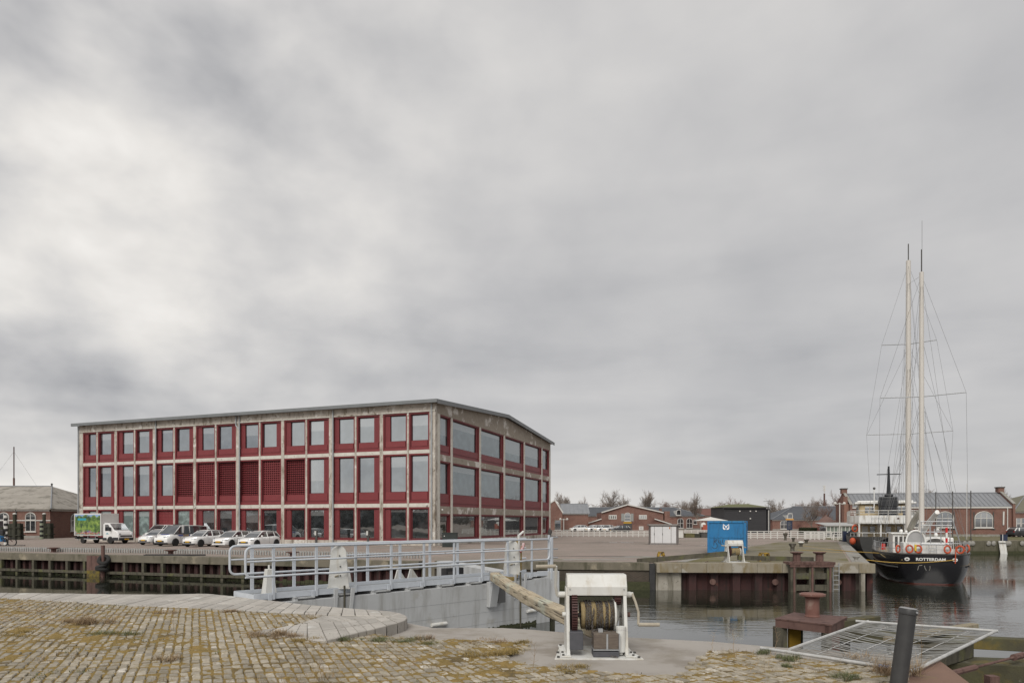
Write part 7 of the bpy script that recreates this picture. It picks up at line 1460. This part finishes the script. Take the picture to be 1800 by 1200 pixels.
# sheer strake rail cap
for s in (-1, 1): MB().tube([(s * beam(y)[0], y, beam(y)[1] + .02) for y in (0, .25, 1.2, 3, 6, 10, 14, 17.5, 20, 22)], .05, 6).build('rail_cap', M_plinth, sh)
MB().tube([(-1.78, 0, 1.82), (1.78, 0, 1.82)], .05, 6).build('rail_cap', M_plinth, sh)
MB().tube([(s_, y, z) for s_, y, z in [(-beam(8)[0] - .03, 8, .95), (-beam(4)[0] - .03, 4, .98), (-beam(1.2)[0] - .03, 1.2, 1.0), (-1.98, .25, 1.0)]], .05, 6).build('rubbing_strake', M_plinth, sh); MB().tube([(beam(8)[0] + .03, 8, .95), (beam(4)[0] + .03, 4, .98), (beam(1.2)[0] + .03, 1.2, 1.0)], .05, 6).build('rubbing_strake', M_plinth, sh)
o = inst('name_lettering', text_mesh('ROTTERDAM', .235, .004, .008), sh, (.0, -.02, 1.50), (PI / 2, 0, 0)); o.data.materials.append(mat('letter_white', (.6, .6, .58))); o.scale = (1.28, 1.0, 1)
for pl in ([(-.72, 1.1), (-.78, .85)], [(-.38, 1.13), (-.34, .98), (-.26, .84)], [(-.05, 1.12), (-.04, .98), (-.08, .84)], [(-.7, 1.12), (-.5, 1.15)]):
    MB().tube([(a, -.01, b) for a, b in pl], .018, 5).build('painted_mark', M_kerb, sh)
for x in (-1.42, 1.42): o = torus(.13, .04, 14, 6, .55).build('fairlead', M_sw, sh); o.location = (x, -.01, 1.5); o.rotation_euler = (PI / 2, 0, 0)
# deckhouses
def house(par, x0, x1, y0, y1, z0, z1, m, name='deckhouse', bev=.06): return MB().box(x0, y0, z0, x1, y1, z1).build(name, m, par, bevel=bev)
house(sh, -1.5, 1.5, 1.6, 6.2, 1.15, 2.45, M_sw); h2 = house(sh, -2.0, -.55, 3.6, 7.2, 1.15, 2.95, M_sw); house(sh, -2.1, -.5, 3.5, 7.4, 2.952, 3.02, M_sw, 'house_roof', .02)
for y in (): pass
for x in (-1.75, -1.45, -1.15): MB().box(x - .09, 3.57, 2.1, x + .09, 3.6, 2.8).build('window', M_plinth, sh)
# grey rounded hood
hd_ = MB(); n_ = 14; A = [(.0 + .62 * math.cos(PI * k / n_), 2.45 + .75 * math.sin(PI * k / n_)) for k in range(n_ + 1)]
hd_.extr([(-.55 + a, 3.0, b) for a, b in [(.62, 1.7)] + A + [(-.62, 1.7)]], (0, 1.3, 0)); hd_.build('hood', mat('hood_grey', (.32, .32, .32), (.27, .27, .27), rough=.5), sh, bevel=.05)
o = MB(); o.tube([(-.55 + a, 2.98, b) for a, b in [(.62, 1.7)] + A + [(-.62, 1.7)]], .06, 6); o.build('hood_rim', M_sw, sh)
house(sh, -.1, 1.9, 3.4, 6.6, 1.15, 2.75, M_sw); 
dd = MB(); dd.extr([(.05, 3.36, 1.9)] + [(.75 - .7 * math.cos(PI * k / 16), 3.36, 2.15 + .55 * math.sin(PI * k / 16)) for k in range(0, 17)] + [(1.45, 3.36, 1.9)], (0, .03, 0)); dd.build('dark_hatch', M_plinth, sh)
MB().box(1.55, 3.37, 2.05, 1.85, 3.4, 2.5).build('window', M_wg, sh)
house(sh, -1.2, 1.2, 8.5, 11.5, 1.15, 2.6, M_sw)
# white inner bulwark panels at the stern
MB().box(-1.6, .35, 1.2, 1.7, .4, 2.12).build('stern_panel', M_sw, sh)
# stern railing
def railrun(par, pts, z0f, h, n, m, r=.02, levels=2):
    P_ = [Vector(p) for p in pts]
    for k in range(levels): MB().tube([p + Vector((0, 0, h * (k + 1) / levels)) for p in P_], r, 6).build('rail', m, par)
    q = resample(P_, n)
    for p in q: MB().tube([p, p + Vector((0, 0, h))], r, 5).build('stanchion', m, par)
rp_ = [(-beam(y)[0] + .06, y, beam(y)[1]) for y in (9, 6, 3, 1.2, .25)] + [(-1.7, .06, 1.8), (-.6, .04, 1.8)]; railrun(sh, rp_, 0, .68, 14, M_steel)
rp_ = [(beam(y)[0] - .06, y, beam(y)[1]) for y in (9, 6, 3, 1.2, .25)] + [(1.7, .06, 1.8), (1.1, .04, 1.8)]; railrun(sh, rp_, 0, .68, 13, M_steel)
# gallows frame
for x, z0_, z1_ in ((-.55, 1.8, 3.75), (.0, 2.4, 3.9), (1.15, 1.8, 3.75), (.62, 2.4, 3.75)): MB().tube([(x, .1, z0_), (x, .1, z1_)], .035, 6).build('gallows_post', M_steel, sh)
for z in (2.42, 3.15, 3.55, 3.78): MB().tube([(-.6, .1, z), (1.25, .1, z)], .035 if z > 2.5 else .06, 6).build('gallows_bar', M_steel, sh)
for x in (-.1, .35): MB().tube([(x, .05, 1.85), (x, .05, 2.4)], .02, 5).build('stern_ladder', M_steel, sh)
for z in (2.0, 2.18): MB().tube([(-.1, .05, z), (.35, .05, z)], .02, 5).build('stern_ladder', M_steel, sh)
MB().tube([(.93, .0, 2.52), (.93, .0, 3.42)], .07, 8).build('red_fender', mat('fender_red', (.55, .02, .02), rough=.5), sh); MB().tube([(.93, -.01, 2.8), (.93, -.01, 3.12)], .072, 8).build('fender_band', M_sw, sh)
for x, y, z, rz_ in ((-1.95, .25, 2.1, .9), (-1.28, -.03, 2.12, .15), (-.75, -.03, 2.12, -.35), (.98, -.03, 2.12, .4), (1.72, -.0, 2.12, -.3), (2.3, 1.0, 2.15, -1.15)):
    o = torus(.21, .055, 18, 7).build('lifebuoy', M_or, sh, smooth=True); o.location = (x, y, z); o.rotation_euler = (PI / 2, 0, rz_)
MB().box(-.98, -.1, 2.0, -.85, .0, 2.4).build('rescue_light', mat('yellow_plastic', (.6, .42, .04)), sh, bevel=.02); MB().box(-2.75, 4.0, 1.9, -2.45, 4.3, 2.3).build('red_canister', mat('fender_red2', (.5, .04, .03)), sh, bevel=.03)
MB().tube([(1.42, -.08, 1.3), (1.46, -.08, 2.3)], .035, 6).build('orange_strap', M_or, sh)
MB().tube([(1.35, .6, 3.95), (2.0, .8, 2.0)], .045, 6).build('derrick', M_steel, sh)
# masts
y1, y2 = 4.45, 12.7
def mast(y, ztop, r0, r1, tip, nm='mast'):
    o = MB().tube([(0, y, 1.1), (0, y, ztop * .5), (0, y, ztop)], [r0, (r0 + r1) / 2 + .01, r1], 12).build(nm, M_mast, sh, smooth=True); MB().tube([(0, y, ztop), (0, y, tip)], .045, 5).build('mast_tip', M_plinth, sh); return o
mast(y1, 20.2, .19, .15, 21.7); mast(y2, 23.8, .24, .19, 25.1); MB().tube([(.03, y1, 21.6), (.03, y1, 23.6)], .012, 4).build('antenna', M_wire, sh)
MB().tube([(.02, y2, 1.2), (.32, y2, 1.2 + 1)], .02, 4).build('cleat', M_steel, sh)
sprd = ((y1, 12.0, 2.8), (y2, 17.4, 2.1), (y2, 10.5, 3.3))
for y, z, h_ in sprd: MB().tube([(-h_, y - .3, z + .05), (0, y, z), (h_, y - .3, z + .05)], .035, 6).build('spreader', M_steel, sh)
wires = []
for s in (-1, 1):
    hb1 = beam(y1)[0]; hb2 = beam(y2)[0]
    wires += [[(0, y1, 20), (s * 2.8, y1 - .3, 12.05), (s * hb1, y1 - .4, 1.75)], [(0, y1, 16), (s * .9, y1, 12), (s * (hb1 - .1), y1 - 1, 1.75)], [(0, y1, 12), (s * hb1, y1 + .7, 1.75)], [(0, y1, 11.6), (s * hb1, y1 - 1.2, 1.75)],
              [(0, y2, 23.5), (s * 2.1, y2 - .3, 17.45), (s * 3.3, y2 - .3, 10.55), (s * hb2, y2 - .4, 1.75)], [(0, y2, 17.2), (s * 3.3, y2 - .3, 10.5)], [(0, y2, 17), (s * (hb2), y2 - 1.4, 1.75)], [(0, y2, 10.5), (s * hb2, y2 + .8, 1.75)], [(0, y2, 10.3), (s * hb2, y2 - 1.0, 1.75)], [(0, y2, 23), (s * .8, y2 - 2, 12), (s * 2.2, 8, 1.8)],
              [(0, y1, 19.8), (s * 1.75, .1, 1.9)], [(0, y2, 16), (s * 1.5, 7.8, 2.5)], [(s * .25, y1, 11), (s * .35, y1, 2.5)], [(s * .3, y2, 17), (s * .4, y2, 3)], [(s * .6, y2, 10.4), (s * .9, y2 - .5, 2)]]
wires += [[(0, y2, 23.6), (0, 22, 2.6)], [(0, y2, 17), (0, 20.5, 2.4)], [(0, y1, 20), (0, y2, 14)], [(0, y1, 20), (0, y2, 22)], [(0, y2, 23.6), (0, y1, 12)]]
for w_ in wires: MB().tube(w_, .0085, 4, cap=False).build('shroud', M_wire, sh)
# booms with covered sails
MB().tube([(0, y1, 3.0), (.25, y1 - 2.2, 3.75), (.45, y1 - 4.0, 4.35)], [.16, .2, .14], 8).build('covered_boom', M_sw, sh, smooth=True); MB().tube([(0, y2, 3.0), (.1, y2 - 3, 3.8), (.2, y2 - 6.4, 4.6)], [.2, .26, .16], 8).build('covered_boom', mat('sail_cover', (.5, .48, .42), (.42, .4, .35), scale=4), sh, smooth=True)
for k in range(5): MB().tube([(-.3 + .3 * k, y1 + .5, 2.75), (-.3 + .3 * k, y1 + .5, 3.3 + .2 * (k % 2))], .03, 5).build('deck_gear', M_steel, sh)
for x, y, z, r_2 in ((-1.3, 5, 3.12, .14), (-1.0, 4.6, 3.1, .1), (1.0, 5, 2.9, .14), (.5, .6, 3.25, .12)): MB().sph((x, y, z), r_2, 8).build('vent', M_sw, sh, smooth=True)
# mooring lines
def line(name, pts, r, m, label): P0 = Vector(pts[0]); o = MB().tube([Vector(p) - P0 for p in pts], r, 5).build(name, m, loc=P0, smooth=True); tag(o, label, 'rope'); return o
Ms = Matrix.Translation(SP0) @ Matrix.Rotation(SA, 4, 'Z') @ Matrix.Diagonal((.87, 1, 1, 1))
def sag(a, b, s, n=8): a, b = Vector(a), Vector(b); return [a.lerp(b, i / n) - Vector((0, 0, s * math.sin(PI * i / n))) for i in range(n + 1)]
line('mooring_rope', sag(U(1505, 981), Ms @ Vector((1.35, -.06, 1.5)), .22), .022, M_yel, 'yellow mooring rope from the pier corner bollard across the schooner stern')
line('mooring_rope', sag(U(1410, 958.5), Ms @ Vector((-2.7, 3.0, 1.7)), .1), .03, M_yel, 'yellow mooring rope from the white topped bollard to the schooner port side')
line('mooring_rope', sag(U(1402, 966), U(1500, 972), .0), .02, M_yel, 'thin yellow rope lying across the mossy pier'); 
line('hanging_rope', sag(Ms @ Vector((-2.85, 2.6, 1.65)), Ms @ Vector((-1.72, -.05, 1.45)), .18), .03, M_rope, 'pale rope hanging in a curve on the schooner port quarter')
line('red_rope', sag(at(1245, 38.2, .1), at(1140, 38.0, -.95), .1), .015, M_gear, 'thin dark red rope slanting down the lock wall cap')
# ================================================================== steamer
SP1 = at(1558, 63, WATER); stm = empty('harbour_steamer', SP1, R(-24.7), 'old steamer with tan deckhouses and black funnel moored ahead of the schooner', 'steamer')
S2 = [(0, 2.2, 2.35, .1, .5), (1.5, 2.8, 2.3, -.5, .5), (5, 3.0, 2.2, -1.3, .5), (14, 3.0, 2.3, -1.3, .5), (19, 2.4, 2.7, -1.1, .7), (23, .2, 3.2, .8, 1)]
hull(stm, S2, hullmat('hull_dark', (.035, .035, .033), .1, rough=.5)); MB().prism([(-2.1, .05), (2.1, .05), (2.9, 3), (2.9, 15), (2.2, 19), (-2.2, 19), (-2.9, 15), (-2.9, 3)], 2.0, 2.05).build('deck', M_plinth, stm)
house(stm, -2.0, 2.0, 2.6, 13, 2.05, 3.55, M_tan, bev=.25)
for x in (-1.0, .35, 1.3): MB().box(x - .22, 2.56, 2.7, x + .22, 2.6, 3.3).build('window', M_wg, stm, bevel=.02)
MB().box(-1.9, 2.55, 2.1, -1.4, 2.6, 3.3).build('door', M_trimw, stm)
for k in range(4): MB().box(-2.04, 3.6 + k * 2.2, 2.7, -2.0, 4.3 + k * 2.2, 3.3).build('window', M_wg, stm)
UD = [(-2.95, 2.2), (-2.2, .7), (1.0, .55), (2.2, .7), (2.95, 2.2), (2.95, 12), (-2.95, 12)]
MB().prism(UD, 3.56, 3.66).build('upper_deck', M_sw, stm)
for a, b in zip(UD, UD[1:] + UD[:1]):
    if a[0] == 1.0 and False: continue
    A = Vector((*a, 0)); B = Vector((*b, 0)); MB().bar(A + Vector((0, 0, 4.0)), B + Vector((0, 0, 4.0)), .05, .68).build('bulwark', M_sw, stm); MB().tube([A + Vector((0, 0, 4.78)), B + Vector((0, 0, 4.78))], .035, 5).build('rail', M_sw, stm); MB().tube([A + Vector((0, 0, 4.56)), B + Vector((0, 0, 4.56))], .02, 5).build('rail', M_sw, stm)
    n = max(1, int((B - A).length / .8))
    for i in range(n + 1): p = A.lerp(B, i / n); MB().tube([p + Vector((0, 0, 4.3)), p + Vector((0, 0, 4.78))], .03, 5).build('stanchion', M_sw, stm)
for x in (-2.2, -.4, 1.6, 2.8): MB().tube([(x, .8 if abs(x) < 2.5 else 2.2, 2.3), (x, .8 if abs(x) < 2.5 else 2.2, 3.56)], .08, 6).build('pillar', M_sw, stm)
railrun(stm, [(-2.85, 3, 2.3), (-2.1, .3, 2.35), (2.1, .3, 2.35), (2.85, 3, 2.3)], 0, .35, 10, M_sw, .03, 1)
o = inst('hull_number', text_mesh('07701820', .34, .002), stm, (-.5, .595, 4.0), (PI / 2, 0, R(-2.5))); o.data.materials.append(M_steel); MB().lathe([(0, -.02), (.09, -.02), (.09, 0), (0, 0)], 10, axis='y').build('crest', M_rust, stm, loc=(1.0, .52, 4.05))
house(stm, -2.15, 2.3, 3.0, 9.5, 3.66, 5.45, M_tan, bev=.3); MB().prism([(-2.5, 2.7), (2.7, 2.7), (2.7, 10), (-2.5, 10)], 5.46, 5.62).build('roof', M_sw, stm, bevel=.05); MB().prism([(-2.3, 3), (2.5, 3), (2.5, 9.6), (-2.3, 9.6)], 5.62, 5.78).build('roof', M_sw, stm, bevel=.08)
for x in (-1.2, 1.5): MB().box(x - .42, 2.95, 4.6, x + .42, 3.0, 5.2).build('window', M_wg, stm, bevel=.03); MB().box(x - .02, 2.93, 4.6, x + .02, 2.95, 5.2).build('window_bar', M_tan, stm)
for y in (4.2, 6.2, 8.2): MB().box(-2.19, y - .4, 4.6, -2.15, y + .4, 5.2).build('window', M_wg, stm)
MB().prism([(-.35, 1.5), (.95, 1.5), (1.1, 2.2), (.95, 2.9), (-.35, 2.9), (-.5, 2.2)], 3.66, 6.1).build('funnel', mat('funnel_black', (.018, .02, .024), (.025, .027, .03), rough=.45, scale=2), stm, bevel=.1); MB().prism([(-.4, 1.45), (1.0, 1.45), (1.15, 2.2), (1.0, 2.95), (-.4, 2.95), (-.55, 2.2)], 5.2, 5.75).build('funnel_band', MATS['funnel_black'], stm, bevel=.03); MB().prism([(0, 1.7), (.7, 1.7), (.7, 2.7), (0, 2.7)], 6.1, 6.35).build('funnel_top', MATS['funnel_black'], stm, bevel=.08)
MB().tube([(.35, 2.2, 6.3), (.35, 2.2, 7.6), (.35, 2.2, 9.0)], [.2, .13, .08], 8).build('mast', MATS['funnel_black'], stm); MB().box(-.65, 2.15, 8.2, 1.35, 2.25, 8.28).build('crosstree', MATS['funnel_black'], stm)
MB().tube([(-.9, 1.6, 4.7), (-.9, 1.6, 7.0)], .05, 5).build('vent_pipe', M_sw, stm); MB().sph((-.9, 1.6, 6.9), .12, 6).build('lamp', M_plinth, stm)
MB().box(1.5, 1.6, 3.7, 2.0, 2.0, 4.75).build('locker', MATS['navy'], stm)
o = torus(.3, .08, 16, 6).build('lifebuoy', M_or, stm); o.location = (-2.55, 1.2, 3.1); o.rotation_euler = (PI / 2, 0, .7)
o = MB().sph((0, 0, 0), .28, 8, (1, 1, 1.2)).build('fender_ball', M_or, stm, smooth=True); o.location = (-2.75, .8, 1.9)
bk_ = empty('navy_gangway_post', at(1485, 78), 0, 'dark navy gangway bracket on the pier beside the steamer', 'bracket'); MB().box(-.2, -.1, 0, .2, .2, 1.2).build('post', MATS['navy'], bk_); MB().bar((.2, 0, .9), (1.0, 0, 1.5), .08).build('arm', MATS['navy'], bk_); MB().bar((-.6, 0, .1), (.6, 0, .1), .1).build('foot', MATS['navy'], bk_)
# seated person in dark coat by the building corner
def person_sitting(loc):
    r = empty('person', loc, 0, 'person in a dark coat standing low behind the end of the gate railing', 'person')
    me = bpy.data.meshes.new('body'); J = [(0, 0, .5, .15), (0, 0, .8, .17), (0, 0, 1.05, .17), (0, 0, 1.28, .07), (-.1, 0, .45, .09), (-.12, .02, .02, .06), (.1, 0, .45, .09), (.12, .02, .02, .06), (-.2, 0, 1.12, .07), (-.26, .03, .8, .05), (-.2, -.12, .68, .04), (.2, 0, 1.12, .07), (.26, .03, .8, .05), (.2, -.12, .68, .04), (0, 0, 1.45, .1), (-.12, -.12, .0, .04), (.12, -.12, .0, .04)]
    E = [(0, 1), (1, 2), (2, 3), (3, 14), (0, 4), (4, 5), (5, 15), (0, 6), (6, 7), (7, 16), (2, 8), (8, 9), (9, 10), (2, 11), (11, 12), (12, 13)]; me.from_pydata([j[:3] for j in J], E, []); me.materials.append(M_plinth); o = bpy.data.objects.new('body', me); COL.objects.link(o); o.parent = r; sk = o.modifiers.new('skin', 'SKIN'); o.modifiers.new('sub', 'SUBSURF').render_levels = 1
    for i, j in enumerate(J): me.skin_vertices[0].data[i].radius = (j[3], j[3]); me.skin_vertices[0].data[i].use_root = (i == 0)
    return r
person_sitting(at(966.5, 88.5, 0))
